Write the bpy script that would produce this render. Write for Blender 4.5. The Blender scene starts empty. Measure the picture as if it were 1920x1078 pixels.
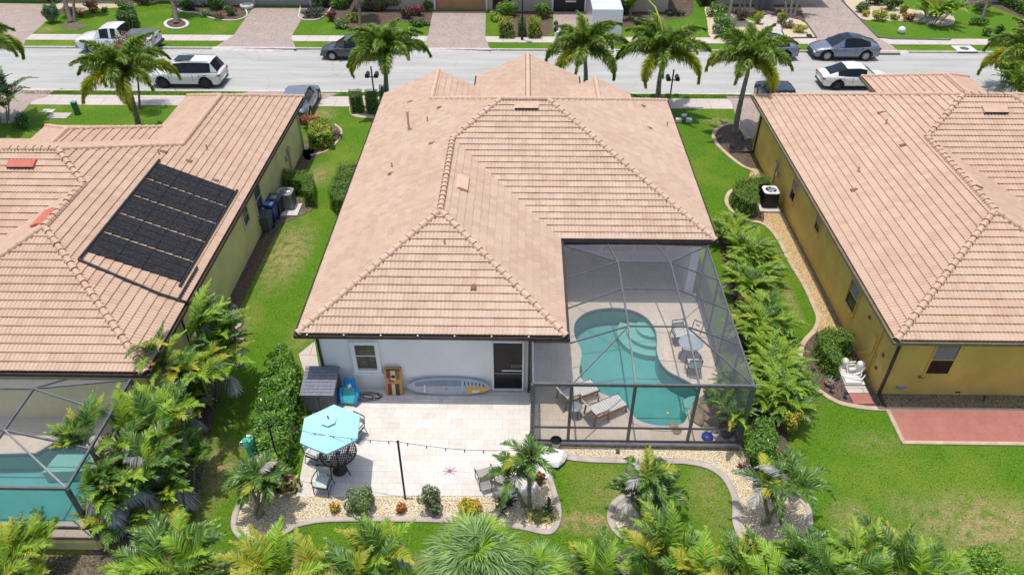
import bpy, bmesh, math, random
import numpy as np
from math import sin, cos, tan, pi, radians as rad, sqrt, atan2
from mathutils import Vector, Matrix
SC = bpy.context.scene; COL = SC.collection
# ------------------------------------------------------------ camera, sky, sun, exposure
CF, CH, CP, CY = 1384.0, 20.5, rad(38.17), rad(0.85)      # focal length in photo pixels, height, pitch, yaw
cd = bpy.data.cameras.new("camera"); cam = bpy.data.objects.new("camera", cd); COL.objects.link(cam)
cam.location = (0, 0, CH); cam.rotation_euler = (pi/2-CP, 0, CY)
cd.sensor_width = 36; cd.lens = CF/1920*36; cd.clip_end = 2000; cd.clip_start = .1
SC.camera = cam
SUN = Vector((-.10, .085, 1)).normalized()
el = math.asin(SUN.z); az = atan2(SUN.x, SUN.y)
w = bpy.data.worlds.new("World"); SC.world = w; w.use_nodes = True
nt = w.node_tree; nt.nodes.clear()
sk = nt.nodes.new('ShaderNodeTexSky'); sk.sky_type = 'NISHITA'; sk.sun_disc = False
sk.sun_elevation = el; sk.sun_rotation = az; sk.air_density = 1.0; sk.dust_density = 2.0; sk.ozone_density = 1.0
bg = nt.nodes.new('ShaderNodeBackground'); bg.inputs[1].default_value = .15
wo = nt.nodes.new('ShaderNodeOutputWorld')
nt.links.new(sk.outputs[0], bg.inputs[0]); nt.links.new(bg.outputs[0], wo.inputs[0])
sl = bpy.data.lights.new("sun", 'SUN'); sl.energy = 2.5; sl.angle = rad(.5); sl.color = (1, .965, .91)
so = bpy.data.objects.new("sun", sl); COL.objects.link(so); so.rotation_euler = SUN.to_track_quat('Z', 'Y').to_euler()
SC.view_settings.view_transform = 'Standard'; SC.view_settings.look = 'None'
SC.view_settings.exposure = .33; SC.view_settings.gamma = 1
SC.render.engine = 'CYCLES'; SC.cycles.max_bounces = 8; SC.cycles.transparent_max_bounces = 24
SC.cycles.use_adaptive_sampling = True
SC.cycles.use_denoising = True

_fw = Vector((-sin(CY)*cos(CP), cos(CY)*cos(CP), -sin(CP))); _rt = Vector((cos(CY), sin(CY), 0)); _up = _rt.cross(_fw)
def G(x, y, z=0.0):
    """where a survey point of the photo lies on the level z"""
    d = _fw + _rt*((x-960)/CF) - _up*((y-539)/CF)
    t = (z-CH)/d.z
    return (d.x*t, d.y*t)
def GP(pts, z=0.0): return [G(x, y, z) for x, y in pts]

R_ = random.Random(7)
# ------------------------------------------------------------ object helpers
def link(o): COL.objects.link(o); return o
def tag(o, label=None, cat=None, group=None, kind=None):
    if label: o['label'] = label
    if cat: o['category'] = cat
    if group: o['group'] = group
    if kind: o['kind'] = kind
    return o
def thing(name, label, cat, loc=(0, 0, 0), rz=0, group=None):
    o = link(bpy.data.objects.new(name, None)); o.location = loc; o.rotation_euler = (0, 0, rz); o.empty_display_size = .1
    return tag(o, label, cat, group)
def copy_tree(o, parent=None):
    c = o.copy(); COL.objects.link(c); c.parent = parent
    for ch in list(o.children): copy_tree(ch, c)
    return c
def mk(name, V, F, mats, parent=None, mi=None, smooth=False, uv=None):
    me = bpy.data.meshes.new(name)
    V = V.tolist() if hasattr(V, 'tolist') else V
    F = F.tolist() if hasattr(F, 'tolist') else F
    me.from_pydata(V, [], F)
    if not isinstance(mats, (list, tuple)): mats = [mats]
    for m in mats: me.materials.append(m)
    if mi is not None: me.polygons.foreach_set('material_index', np.asarray(mi, dtype=np.int32))
    if smooth: me.polygons.foreach_set('use_smooth', np.ones(len(F), dtype=bool))
    if uv is not None:
        l = me.uv_layers.new(name='UVMap'); idx = np.empty(len(me.loops), dtype=np.int32); me.loops.foreach_get('vertex_index', idx)
        l.data.foreach_set('uv', np.asarray(uv, dtype=np.float32)[idx].ravel())
    me.update()
    o = link(bpy.data.objects.new(name, me))
    if parent is not None: o.parent = parent
    return o
class MB:
    """collects simple solids, becomes one mesh"""
    def __init__(s): s.v = []; s.f = []; s.m = []; s.cm = 0; s.sm = []
    def add(s, V, F, m=None, smooth=False):
        b = len(s.v); s.v += [tuple(p) for p in V]; s.f += [[i+b for i in f] for f in F]
        s.m += [s.cm if m is None else m]*len(F); s.sm += [smooth]*len(F); return s
    def box(s, c, d, rz=0, rx=0, ry=0, m=None, bev=0):
        M = Matrix.Translation(c) @ Matrix.Rotation(rz, 4, 'Z') @ Matrix.Rotation(ry, 4, 'Y') @ Matrix.Rotation(rx, 4, 'X')
        x, y, z = d[0]/2, d[1]/2, d[2]/2
        if bev > 0:
            bm = bmesh.new(); bmesh.ops.create_cube(bm, size=1)
            for q in bm.verts: q.co = Vector((q.co.x*d[0], q.co.y*d[1], q.co.z*d[2]))
            bmesh.ops.bevel(bm, geom=bm.edges[:], offset=bev, segments=2, affect='EDGES', profile=.5)
            V = [M @ q.co for q in bm.verts]; bm.verts.index_update(); F = [[q.index for q in f.verts] for f in bm.faces]; bm.free()
            return s.add(V, F, m)
        V = [M @ Vector(p) for p in ((-x,-y,-z),(x,-y,-z),(x,y,-z),(-x,y,-z),(-x,-y,z),(x,-y,z),(x,y,z),(-x,y,z))]
        return s.add(V, [(0,3,2,1),(4,5,6,7),(0,1,5,4),(1,2,6,5),(2,3,7,6),(3,0,4,7)], m)
    def bar(s, a, b, w=.05, h=None, m=None):
        a = Vector(a); b = Vector(b); d = b-a; L = d.length
        if L < 1e-5: return s
        h = h or w
        q = d.to_track_quat('X', 'Z').to_matrix().to_4x4(); M = Matrix.Translation((a+b)/2) @ q
        x, y, z = L/2, w/2, h/2
        V = [M @ Vector(p) for p in ((-x,-y,-z),(x,-y,-z),(x,y,-z),(-x,y,-z),(-x,-y,z),(x,-y,z),(x,y,z),(-x,y,z))]
        return s.add(V, [(0,3,2,1),(4,5,6,7),(0,1,5,4),(1,2,6,5),(2,3,7,6),(3,0,4,7)], m)
    def tube(s, pts, r, n=8, m=None, cap=True):
        pts = [Vector(p) for p in pts]; V = []; F = []
        rs = r if isinstance(r, (list, tuple)) else [r]*len(pts)
        ref = None
        for i, p in enumerate(pts):
            t = (pts[min(i+1, len(pts)-1)]-pts[max(i-1, 0)]).normalized()
            if ref is None: ref = t.orthogonal().normalized()
            ref = (ref - t*ref.dot(t)).normalized(); bb = t.cross(ref)
            for k in range(n):
                a = 2*pi*k/n; V.append(p + (ref*cos(a)+bb*sin(a))*rs[i])
        for i in range(len(pts)-1):
            for k in range(n): F.append((i*n+k, i*n+(k+1) % n, (i+1)*n+(k+1) % n, (i+1)*n+k))
        s.add(V, F, m, True)
        if cap: s.add(V, [list(range(n))[::-1], [(len(pts)-1)*n+k for k in range(n)]], m)
        return s
    def lathe(s, prof, c=(0, 0, 0), n=20, m=None, axis='Z', smooth=True):
        V = []; F = []
        for r, z in prof:
            for k in range(n):
                a = 2*pi*k/n; p = (r*cos(a), r*sin(a), z)
                if axis == 'Y': p = (p[0], p[2], p[1])
                if axis == 'X': p = (p[2], p[0], p[1])
                V.append((p[0]+c[0], p[1]+c[1], p[2]+c[2]))
        for i in range(len(prof)-1):
            for k in range(n): F.append((i*n+k, i*n+(k+1) % n, (i+1)*n+(k+1) % n, (i+1)*n+k))
        return s.add(V, F, m, smooth)
    def prism(s, poly, z0, z1, m=None):
        n = len(poly)
        a = sum(poly[i][0]*poly[(i+1) % n][1]-poly[(i+1) % n][0]*poly[i][1] for i in range(n))
        if a < 0: poly = poly[::-1]
        V = [(x, y, z0) for x, y in poly]+[(x, y, z1) for x, y in poly]
        return s.add(V, [list(range(n))[::-1], list(range(n, 2*n))]+[(i, (i+1) % n, n+(i+1) % n, n+i) for i in range(n)], m)
    def build(s, name, mats, parent=None, org=(0, 0, 0)):
        V = [(x-org[0], y-org[1], z-org[2]) for x, y, z in s.v]
        o = mk(name, V, s.f, mats, parent, s.m)
        if any(s.sm): o.data.polygons.foreach_set('use_smooth', np.array(s.sm, dtype=bool))
        return o
def arc(pts, closed=False, n=6):
    """smooth curve through plan points"""
    P = [np.array(p, float) for p in pts]; N = len(P); out = []
    for i in range(N if closed else N-1):
        if closed: a, b, c, d = P[(i-1) % N], P[i], P[(i+1) % N], P[(i+2) % N]
        else: a, b, c, d = P[max(i-1, 0)], P[i], P[i+1], P[min(i+2, N-1)]
        for k in range(n):
            t = k/n; out.append(tuple(.5*((2*b)+(-a+c)*t+(2*a-5*b+4*c-d)*t*t+(-a+3*b-3*c+d)*t**3)))
    if not closed: out.append(tuple(P[-1]))
    return out
def ground_sheet(name, pts, z, m, holes=(), kind='structure', label=None):
    bm = bmesh.new()
    for loop in [pts]+list(holes):
        vs = [bm.verts.new((p[0], p[1], z)) for p in loop]
        for i in range(len(vs)): bm.edges.new((vs[i], vs[(i+1) % len(vs)]))
    bmesh.ops.triangle_fill(bm, use_beauty=True, use_dissolve=False, edges=bm.edges[:], normal=(0, 0, 1))
    for f in bm.faces:
        if f.normal.z < 0: f.normal_flip()
    me = bpy.data.meshes.new(name); bm.to_mesh(me); bm.free(); me.materials.append(m)
    o = link(bpy.data.objects.new(name, me)); return tag(o, label, None, None, kind)
def sweep(mb, path, wd, ht, z=0, closed=False, m=None, rnd=.3):
    """low kerb with rounded shoulders along a plan path"""
    P = [Vector((p[0], p[1])) for p in path]; N = len(P)
    prof = [(-.5, 0), (-.5, 1-rnd), (-.3, 1), (.3, 1), (.5, 1-rnd), (.5, 0)]; K = len(prof); V = []; F = []
    for i in range(N):
        a = P[(i-1) % N] if (closed or i > 0) else P[i]; b = P[(i+1) % N] if (closed or i < N-1) else P[i]
        t = (b-a).normalized(); n = Vector((-t.y, t.x))
        for u, h in prof: V.append((P[i].x+n.x*u*wd, P[i].y+n.y*u*wd, z+h*ht))
    for i in range(N if closed else N-1):
        for k in range(K-1): F.append((i*K+k, i*K+k+1, ((i+1) % N)*K+k+1, ((i+1) % N)*K+k))
    return mb.add(V, F, m)
def inside(px, py, poly):
    r = np.zeros(len(px), bool); n = len(poly); j = n-1
    for i in range(n):
        xi, yi = poly[i]; xj, yj = poly[j]
        c = ((yi > py) != (yj > py)) & (px < (xj-xi)*(py-yi)/((yj-yi) if yj != yi else 1e-9)+xi)
        r ^= c; j = i
    return r
# ------------------------------------------------------------ materials
def hx(s):
    s = s.lstrip('#'); c = [int(s[i:i+2], 16)/255 for i in (0, 2, 4)]
    return tuple(x/12.92 if x <= .04045 else ((x+.055)/1.055)**2.4 for x in c)+(1,)
def C4(c): return hx(c) if isinstance(c, str) else (tuple(c)+(1,))[:4]
class NT:
    def __init__(s, name):
        s.m = bpy.data.materials.new(name); s.m.use_nodes = True; s.t = s.m.node_tree; s.t.nodes.clear()
        s.out = s.n('ShaderNodeOutputMaterial')
    def n(s, ty, **k):
        nd = s.t.nodes.new(ty)
        for a, b in k.items(): setattr(nd, a, b)
        return nd
    def l(s, a, b): s.t.links.new(a, b)
    def val(s, sock, v):
        if hasattr(v, 'is_output') or isinstance(v, bpy.types.NodeSocket): s.l(v, sock)
        else: sock.default_value = v
    def pos(s): return s.n('ShaderNodeNewGeometry').outputs['Position']
    def obj(s): return s.n('ShaderNodeTexCoord').outputs['Object']
    def noise(s, vec, scale, detail=4, rough=.55, out='Fac'):
        a = s.n('ShaderNodeTexNoise'); s.l(vec, a.inputs['Vector']); a.inputs['Scale'].default_value = scale
        a.inputs['Detail'].default_value = detail; a.inputs['Roughness'].default_value = rough; return a.outputs[out]
    def ramp(s, fac, stops):
        r = s.n('ShaderNodeValToRGB'); s.l(fac, r.inputs[0]); e = r.color_ramp.elements
        while len(e) < len(stops): e.new(.5)
        for i, (p, c) in enumerate(stops): e[i].position = p; e[i].color = C4(c)
        return r.outputs[0]
    def fr(s, fac, a, b, lo=0., hi=1.):
        r = s.n('ShaderNodeMapRange'); s.val(r.inputs[0], fac); r.inputs[1].default_value = a; r.inputs[2].default_value = b
        r.inputs[3].default_value = lo; r.inputs[4].default_value = hi; return r.outputs[0]
    def mix(s, fac, a, b, mode='MIX'):
        r = s.n('ShaderNodeMix', data_type='RGBA', blend_type=mode); s.val(r.inputs[0], fac)
        for k, v in ((6, a), (7, b)):
            if isinstance(v, (str, tuple, list)): r.inputs[k].default_value = C4(v)
            else: s.l(v, r.inputs[k])
        return r.outputs[2]
    def math(s, op, a, b=0.):
        r = s.n('ShaderNodeMath', operation=op); s.val(r.inputs[0], a); s.val(r.inputs[1], b); return r.outputs[0]
    def bump(s, h, strength=.5, dist=.02):
        b = s.n('ShaderNodeBump'); s.l(h, b.inputs['Height']); b.inputs['Strength'].default_value = strength
        b.inputs['Distance'].default_value = dist; return b.outputs[0]
    def pbr(s, col, rough=.8, metal=0., spec=.4, nrm=None, coat=0.):
        p = s.n('ShaderNodeBsdfPrincipled')
        if isinstance(col, (str, tuple, list)): p.inputs['Base Color'].default_value = C4(col)
        else: s.l(col, p.inputs['Base Color'])
        s.val(p.inputs['Roughness'], rough); p.inputs['Metallic'].default_value = metal
        p.inputs['Specular IOR Level'].default_value = spec; p.inputs['Coat Weight'].default_value = coat
        p.inputs['Coat Roughness'].default_value = .05
        if nrm is not None: s.l(nrm, p.inputs['Normal'])
        return p.outputs[0]
    def done(s, sh): s.l(sh, s.out.inputs[0]); return s.m
def mat(name, c, c2=None, scale=4, rough=.8, metal=0, spec=.4, bump=0, bscale=40, lo=.35, hi=.65, coat=0, world=True, detail=5):
    t = NT(name); v = t.pos() if world else t.obj()
    col = t.mix(t.fr(t.noise(v, scale, detail), lo, hi), c, c2) if c2 else c
    nr = t.bump(t.noise(v, bscale, 3), bump, .02) if bump else None
    return t.done(t.pbr(col, rough, metal, spec, nr, coat))
def island(t): return t.n('ShaderNodeNewGeometry').outputs['Random Per Island']
def leafmat(name, stops, trans=.3, rough=.5):
    t = NT(name); r = island(t); col = t.ramp(r, stops)
    n = t.fr(t.noise(t.obj(), 1.1, 2), .35, .65); col = t.mix(n, t.mix(1., col, (.72, .78, .7), 'MULTIPLY'), col)
    a = t.pbr(col, rough, 0, .5)
    tr = t.n('ShaderNodeBsdfTranslucent'); t.l(t.mix(1., col, (1.0, 1.15, .5), 'MULTIPLY'), tr.inputs[0])
    mx = t.n('ShaderNodeMixShader'); mx.inputs[0].default_value = trans; t.l(a, mx.inputs[1]); t.l(tr.outputs[0], mx.inputs[2])
    return t.done(mx.outputs[0])
L = {}
L['palm'] = leafmat('palm_frond_green', [(0, (.03,.08,.012)), (.45, (.10,.21,.025)), (1, (.27,.41,.07))], .25, .38)
L['palm_yellow'] = leafmat('palm_frond_yellow', [(0, (.30,.36,.03)), (.5, (.50,.50,.04)), (1, (.66,.54,.06))])
L['palm_lime'] = leafmat('palm_frond_lime', [(0, (.18,.33,.02)), (.5, (.32,.50,.03)), (1, (.46,.60,.07))])
L['palm_dead'] = leafmat('palm_frond_dead', [(0, (.30,.27,.24)), (.5, (.46,.43,.40)), (1, (.62,.58,.54))], .15)
L['palm_tan'] = leafmat('palm_frond_tan', [(0, (.28,.19,.07)), (.5, (.40,.30,.12)), (1, (.50,.40,.2))], .2)
L['fox'] = leafmat('foxtail_green', [(0, (.08,.15,.02)), (.5, (.24,.36,.045)), (1, (.50,.58,.13))])
L['fan'] = leafmat('fan_frond_green', [(0, (.13,.24,.06)), (.5, (.24,.38,.11)), (1, (.42,.54,.2))])
L['bush'] = leafmat('bush_green', [(0, (.045,.11,.012)), (.5, (.11,.24,.02)), (1, (.22,.38,.04))], .2)
L['bright'] = leafmat('bush_bright', [(0, (.07,.19,.012)), (.5, (.15,.35,.022)), (1, (.34,.54,.09))], .25, .3)
L['hedge'] = leafmat('hedge_leaf', [(0, (.08,.16,.010)), (.5, (.17,.31,.018)), (1, (.28,.43,.035))], .15)
L['dark'] = leafmat('dark_leaf', [(0, (.018,.035,.01)), (.5, (.035,.07,.015)), (1, (.07,.11,.03))], .15)
L['croton'] = leafmat('croton_yellow', [(0, (.30,.34,.03)), (.5, (.55,.50,.04)), (1, (.75,.62,.07))], .2)
L['orange'] = leafmat('croton_orange', [(0, (.35,.05,.02)), (.5, (.58,.13,.03)), (1, (.68,.28,.05))], .2)
L['gold'] = leafmat('croton_gold', [(0, (.60,.18,.02)), (.5, (.72,.36,.03)), (1, (.78,.55,.08))], .2)
L['redleaf'] = leafmat('ti_red', [(0, (.07,.02,.02)), (.5, (.18,.04,.04)), (1, (.42,.12,.1))], .2)
L['pinkleaf'] = leafmat('ti_pink', [(0, (.30,.05,.07)), (.5, (.50,.14,.15)), (1, (.62,.3,.28))], .2)
L['silver'] = leafmat('variegated_leaf', [(0, (.09,.14,.05)), (.5, (.26,.30,.13)), (1, (.55,.56,.36))], .15)
L['grey'] = leafmat('grey_leaf', [(0, (.07,.10,.08)), (.5, (.14,.19,.16)), (1, (.24,.30,.26))], .15)
L['brom'] = leafmat('bromeliad_leaf', [(0, (.25,.06,.06)), (.35, (.50,.40,.12)), (1, (.72,.64,.30))], .2)
L['brass'] = leafmat('oleander_flower', [(0, (.55,.12,.12)), (.5, (.65,.22,.2)), (1, (.75,.45,.4))], .2)
M = {}
M['trunk'] = mat('palm_trunk', (.20,.17,.14), (.34,.30,.26), 6, .9, bump=.6, bscale=20, world=False)
M['ctrunk'] = mat('young_palm_trunk', (.22,.20,.11), (.32,.30,.20), 8, .8, bump=.3, world=False)
M['shaft'] = mat('crownshaft', (.14,.24,.05), (.22,.32,.09), 5, .5, world=False)
M['bark'] = mat('bark', (.12,.09,.07), (.22,.18,.14), 8, .9, bump=.6, world=False)
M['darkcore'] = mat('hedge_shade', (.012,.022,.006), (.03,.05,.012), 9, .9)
def grassmat():
    t = NT('lawn'); p = t.pos()
    fine = t.noise(p, 16, 5, .7); mid = t.noise(p, 2.2, 5, .6); big = t.noise(p, .35, 4, .5)
    base = t.ramp(fine, [(.34, (.028,.078,.005)), (.5, (.076,.178,.009)), (.64, (.155,.285,.02))])
    base = t.mix(t.math('MULTIPLY', t.fr(mid, .35, .68), .6), base, (.088,.205,.009), 'MIX')
    base = t.mix(t.fr(t.noise(p, 5.5, 4, .6), .5, .7, 0, .5), base, (.17,.24,.02))
    yel = t.ramp(fine, [(.35, (.13,.17,.015)), (.65, (.30,.33,.05))])
    base = t.mix(t.fr(big, .48, .7, 0, .5), base, yel)
    dry = t.ramp(fine, [(.32, (.17,.14,.045)), (.66, (.46,.37,.17))])
    xyz = t.n('ShaderNodeSeparateXYZ'); t.l(p, xyz.inputs[0]); m = None
    pt = [((535,475),1.25,2.9,.95), ((595,330),.9,1.4,.8), ((1850,985),2.8,1.3,.95), ((1600,975),.8,.8,.75), ((1105,975),1.3,.55,.95), ((1160,930),1.5,1.2,.45), ((1330,930),.8,1.6,.4),
          ((395,885),1.1,1.5,1.), ((1480,560),.35,1.9,.7), ((1350,228),1.1,.55,.85), ((600,215),1.1,1.0,.8), ((230,1050),2.5,.8,1.), ((530,450),.9,.9,.6), ((1640,830),1.2,.6,.35), ((1250,650),.1,.1,.1),
          ((85,56),1.4,.8,.6), ((560,640),.6,1.4,.35), ((1700,950),1.,.8,.4), ((470,600),.5,2.2,.25), ((1490,760),.9,1.4,.25), ((380,900),.9,2.2,.8), ((120,1055),2.2,.7,.9), ((700,1060),9,.5,.7)]
    for (px, py), rx, ry, s in pt:
        x, y = G(px, py)
        a = t.math('DIVIDE', t.math('SUBTRACT', xyz.outputs[0], x), rx); b = t.math('DIVIDE', t.math('SUBTRACT', xyz.outputs[1], y), ry)
        d = t.math('SQRT', t.math('ADD', t.math('MULTIPLY', a, a), t.math('MULTIPLY', b, b)))
        v = t.fr(d, .25, 1.25, s, 0.); m = v if m is None else t.math('MAXIMUM', m, v)
    k = t.math('MULTIPLY', m, t.fr(t.noise(p, 2.6, 5, .7), .36, .58, 0, 1.25))
    col = t.mix(k, base, dry)
    return t.done(t.pbr(col, .9, 0, .15, t.bump(fine, .9, .05)))
M['lawn'] = grassmat()
M['blade'] = leafmat('grass_blade', [(0, (.03,.105,.004)), (.5, (.078,.215,.008)), (1, (.165,.34,.022))], .25)
def gravelmat(name, cs, scale=14, bump=1.):
    t = NT(name); p = t.pos(); v = t.n('ShaderNodeTexVoronoi'); v.inputs['Scale'].default_value = scale; t.l(p, v.inputs['Vector'])
    s = t.n('ShaderNodeSeparateColor'); t.l(v.outputs['Color'], s.inputs[0])
    col = t.ramp(s.outputs[0], [(i/(len(cs)-1), c) for i, c in enumerate(cs)])
    col = t.mix(t.fr(v.outputs['Distance'], .35, .75, 0, .7), col, (.16,.12,.07))
    col = t.mix(t.fr(t.noise(p, 1.3, 4), .42, .7, 0, .3), col, cs[0])
    inv = t.math('SUBTRACT', 1., v.outputs['Distance'])
    return t.done(t.pbr(col, .85, 0, .2, t.bump(inv, bump, .04)))
M['gravel'] = gravelmat('cream_shell_gravel', [(.66,.50,.29), (.76,.61,.39), (.84,.72,.50), (.86,.79,.62)], 21, .7)
M['pebble'] = gravelmat('brown_river_pebble', [(.14,.10,.06), (.26,.20,.11), (.38,.31,.18), (.34,.30,.24)], 20)
M['mulch'] = gravelmat('dark_mulch', [(.05,.035,.03), (.11,.07,.055), (.18,.12,.1), (.27,.2,.17)], 22)
M['dirt'] = gravelmat('leaf_litter', [(.07,.06,.035), (.13,.11,.06), (.24,.20,.13), (.38,.33,.25)], 24)
M['sand'] = gravelmat('gold_stone_path', [(.50,.32,.13), (.62,.42,.19), (.72,.52,.27), (.66,.50,.29)], 18, .6)
def pavemat(name, c1, c2, mortar, scale, bw=.5, rh=.25, var=.5, ms=.012, speck=.0, bias=0., rot=0, big=.25, french=False):
    t = NT(name); p = t.pos(); mp = t.n('ShaderNodeMapping'); t.l(p, mp.inputs[0]); mp.inputs['Rotation'].default_value = (0, 0, rot)
    b = t.n('ShaderNodeTexBrick'); t.l(mp.outputs[0], b.inputs['Vector']); b.inputs['Scale'].default_value = scale
    b.inputs['Color1'].default_value = C4(c1); b.inputs['Color2'].default_value = C4(c2); b.inputs['Mortar'].default_value = C4(mortar)
    b.inputs['Mortar Size'].default_value = ms; b.inputs['Brick Width'].default_value = bw; b.inputs['Row Height'].default_value = rh
    b.inputs['Bias'].default_value = bias; b.inputs['Mortar Smooth'].default_value = .3
    bc = b.outputs['Color']
    if french:
        b2 = t.n('ShaderNodeTexBrick'); t.l(mp.outputs[0], b2.inputs['Vector']); b2.inputs['Scale'].default_value = scale*.5; b2.offset = .37; b2.squash = 1.6; b2.squash_frequency = 3
        b2.inputs['Color1'].default_value = (1, 1, 1, 1); b2.inputs['Color2'].default_value = (.90, .87, .83, 1); b2.inputs['Mortar'].default_value = (.8, .77, .72, 1); b2.inputs['Mortar Size'].default_value = ms*.7
        b2.inputs['Brick Width'].default_value = .47; b2.inputs['Row Height'].default_value = .36; bc = t.mix(1., bc, b2.outputs['Color'], 'MULTIPLY')
    col = t.mix(t.fr(t.noise(p, .9, 5, .65), .35, .68, 0, big), bc, t.mix(1., b.outputs['Color'], (.70,.66,.62), 'MULTIPLY'))
    col = t.mix(t.fr(t.noise(p, 11, 4), .45, .75, 0, var), col, t.mix(1., col, (.84,.78,.72), 'MULTIPLY'))
    return t.done(t.pbr(col, .85, 0, .2, t.bump(t.math('MULTIPLY', b.outputs['Fac'], -1.), .35, .01)))
M['travertine'] = pavemat('travertine_pavers', (.80,.76,.70), (.73,.685,.62), (.54,.50,.45), 1.5, .62, .36, .5, .007, french=True, big=.35)
M['driveway'] = pavemat('pink_driveway_pavers', (.50,.41,.36), (.40,.31,.27), (.30,.24,.21), 3.2, .5, .25, .5, .02, big=.45, rot=.78)
M['sidewalk'] = pavemat('sidewalk_concrete', (.60,.53,.48), (.57,.49,.44), (.34,.29,.26), .65, 1., 1., .4, .012, big=.3)
M['pooldeck'] = pavemat('pool_deck_slabs', (.74,.635,.51), (.68,.575,.455), (.50,.41,.33), 1.5, .62, .62, .6, .008, big=.35)
M['redpatio'] = pavemat('red_stamped_patio', (.44,.185,.145), (.40,.165,.13), (.34,.14,.11), 1.6, .62, .62, .6, .006, big=.4)
M['stonewall'] = pavemat('stacked_stone', (.30,.28,.27), (.16,.15,.15), (.05,.05,.05), 3.0, .5, .25, .5, .03)
def roadmat():
    t = NT('pale_asphalt'); p = t.pos(); mp = t.n('ShaderNodeMapping'); t.l(p, mp.inputs[0]); mp.inputs['Scale'].default_value = (.12, 1.1, 1)
    a = t.noise(mp.outputs[0], 1.2, 6, .6); b = t.noise(p, 45, 3, .7)
    col = t.ramp(a, [(.3, (.36,.35,.315)), (.52, (.445,.435,.395)), (.72, (.505,.495,.45))])
    col = t.mix(t.fr(b, .35, .75, 0, .35), col, (.40,.39,.37))
    g = t.n('ShaderNodeMapping'); t.l(p, g.inputs[0]); g.inputs['Scale'].default_value = (.5, 1.6, 1)
    col = t.mix(t.fr(t.noise(g.outputs[0], .35, 5), .60, .75, 0, .45), col, (.38,.37,.35))
    xyz = t.n('ShaderNodeSeparateXYZ'); t.l(p, xyz.inputs[0]); wv = t.noise(p, .8, 4, .6)
    d = t.math('ABSOLUTE', t.math('SUBTRACT', t.math('ADD', xyz.outputs[1], t.math('MULTIPLY', wv, .35)), 51.5))
    col = t.mix(t.fr(d, .02, .05, .28, 0), col, (.28,.27,.26))
    nv = t.n('ShaderNodeVectorMath', operation='MULTIPLY_ADD'); t.l(t.noise(p, 1.6, 4, .6, 'Color'), nv.inputs[0]); nv.inputs[1].default_value = (.9, .9, 0); t.l(p, nv.inputs[2])
    vo = t.n('ShaderNodeTexVoronoi', feature='DISTANCE_TO_EDGE'); vo.inputs['Scale'].default_value = .22; t.l(nv.outputs[0], vo.inputs['Vector'])
    col = t.mix(t.math('MULTIPLY', t.fr(vo.outputs['Distance'], .002, .009, .42, 0), t.fr(t.noise(p, .25, 2), .42, .6)), col, (.2,.2,.19))
    for yy in (49.0, 50.4, 52.4, 53.8):
        tr = t.math('ABSOLUTE', t.math('SUBTRACT', t.math('ADD', xyz.outputs[1], t.math('MULTIPLY', t.noise(p, .12, 2), .8)), yy+.4))
        col = t.mix(t.math('MULTIPLY', t.fr(tr, .05, .35, .16, 0), t.fr(a, .35, .6)), col, (.24,.24,.23))
    return t.done(t.pbr(col, .9, 0, .2, t.bump(b, .3, .01)))
M['road'] = roadmat()
M['kerb'] = mat('kerb_concrete', (.62,.56,.50), (.48,.42,.37), 2.5, .85, bump=.3)
M['edging'] = mat('pink_bed_edging', (.54,.46,.40), (.40,.335,.29), 2.2, .85, bump=.3)
M['edging_gold'] = mat('tan_bed_edging', (.60,.46,.30), (.44,.33,.22), 2.2, .85, bump=.3)
M['concrete'] = mat('concrete', (.68,.65,.58), (.56,.52,.46), 3, .85, bump=.2)
def tilemat(name, stops, dirt=.35):
    t = NT(name); u = t.n('ShaderNodeUVMap').outputs[0]; fl = t.n('ShaderNodeVectorMath', operation='FLOOR'); t.l(u, fl.inputs[0])
    wn = t.n('ShaderNodeTexWhiteNoise', noise_dimensions='2D'); t.l(fl.outputs[0], wn.inputs['Vector'])
    col = t.ramp(wn.outputs[0], stops); p = t.pos()
    col = t.mix(t.fr(t.noise(p, .55, 5, .65), .4, .72, 0, dirt), col, t.mix(1., col, (.80,.72,.66), 'MULTIPLY'))
    col = t.mix(t.fr(t.noise(p, 26, 3), .4, .8, 0, .3), col, t.mix(1., col, (.78,.70,.62), 'MULTIPLY'))
    return t.done(t.pbr(col, .85, 0, .2, t.bump(t.noise(p, 60, 2), .15, .01)))
M['tile'] = tilemat('blended_clay_tile', [(0, (.575,.405,.295)), (.4, (.61,.44,.325)), (.7, (.63,.46,.345)), (1, (.645,.485,.355))])
M['tile2'] = tilemat('tan_clay_tile', [(0, (.57,.39,.275)), (.4, (.60,.42,.30)), (.7, (.63,.445,.325)), (1, (.62,.435,.31))])
M['cap'] = mat('ridge_cap_clay', (.58,.385,.26), (.66,.46,.33), 3, .85, bump=.2)
M['cap2'] = mat('ridge_cap_tan', (.54,.345,.23), (.62,.42,.29), 3, .85, bump=.2)
M['redclay'] = mat('bright_red_clay', (.58,.17,.10), (.50,.14,.09), 5, .8)
M['mortar'] = mat('ridge_mortar', (.20,.11,.07), (.3,.18,.12), 5, .9)
M['stucco_white'] = mat('white_stucco', (.84,.825,.805), (.75,.735,.715), .9, .9, bump=.5, bscale=55)
M['stucco_mustard'] = mat('mustard_stucco', (.76,.52,.125), (.62,.405,.095), .9, .9, bump=.5, bscale=55)
M['stucco_olive'] = mat('olive_stucco', (.80,.68,.29), (.68,.56,.23), .9, .9, bump=.5, bscale=55)
M['stucco_beige'] = mat('beige_stucco', (.55,.47,.34), (.5,.43,.31), .7, .9, bump=.4, bscale=55)
M['ventbrown'] = mat('vent_brown', (.20,.085,.05), (.28,.13,.08), 9, .7)
M['bronze'] = mat('dark_bronze_metal', (.055,.04,.035), (.08,.06,.05), 6, .45, .3)
M['white'] = mat('white_trim', (.78,.78,.76), (.72,.72,.71), 6, .5)
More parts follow.
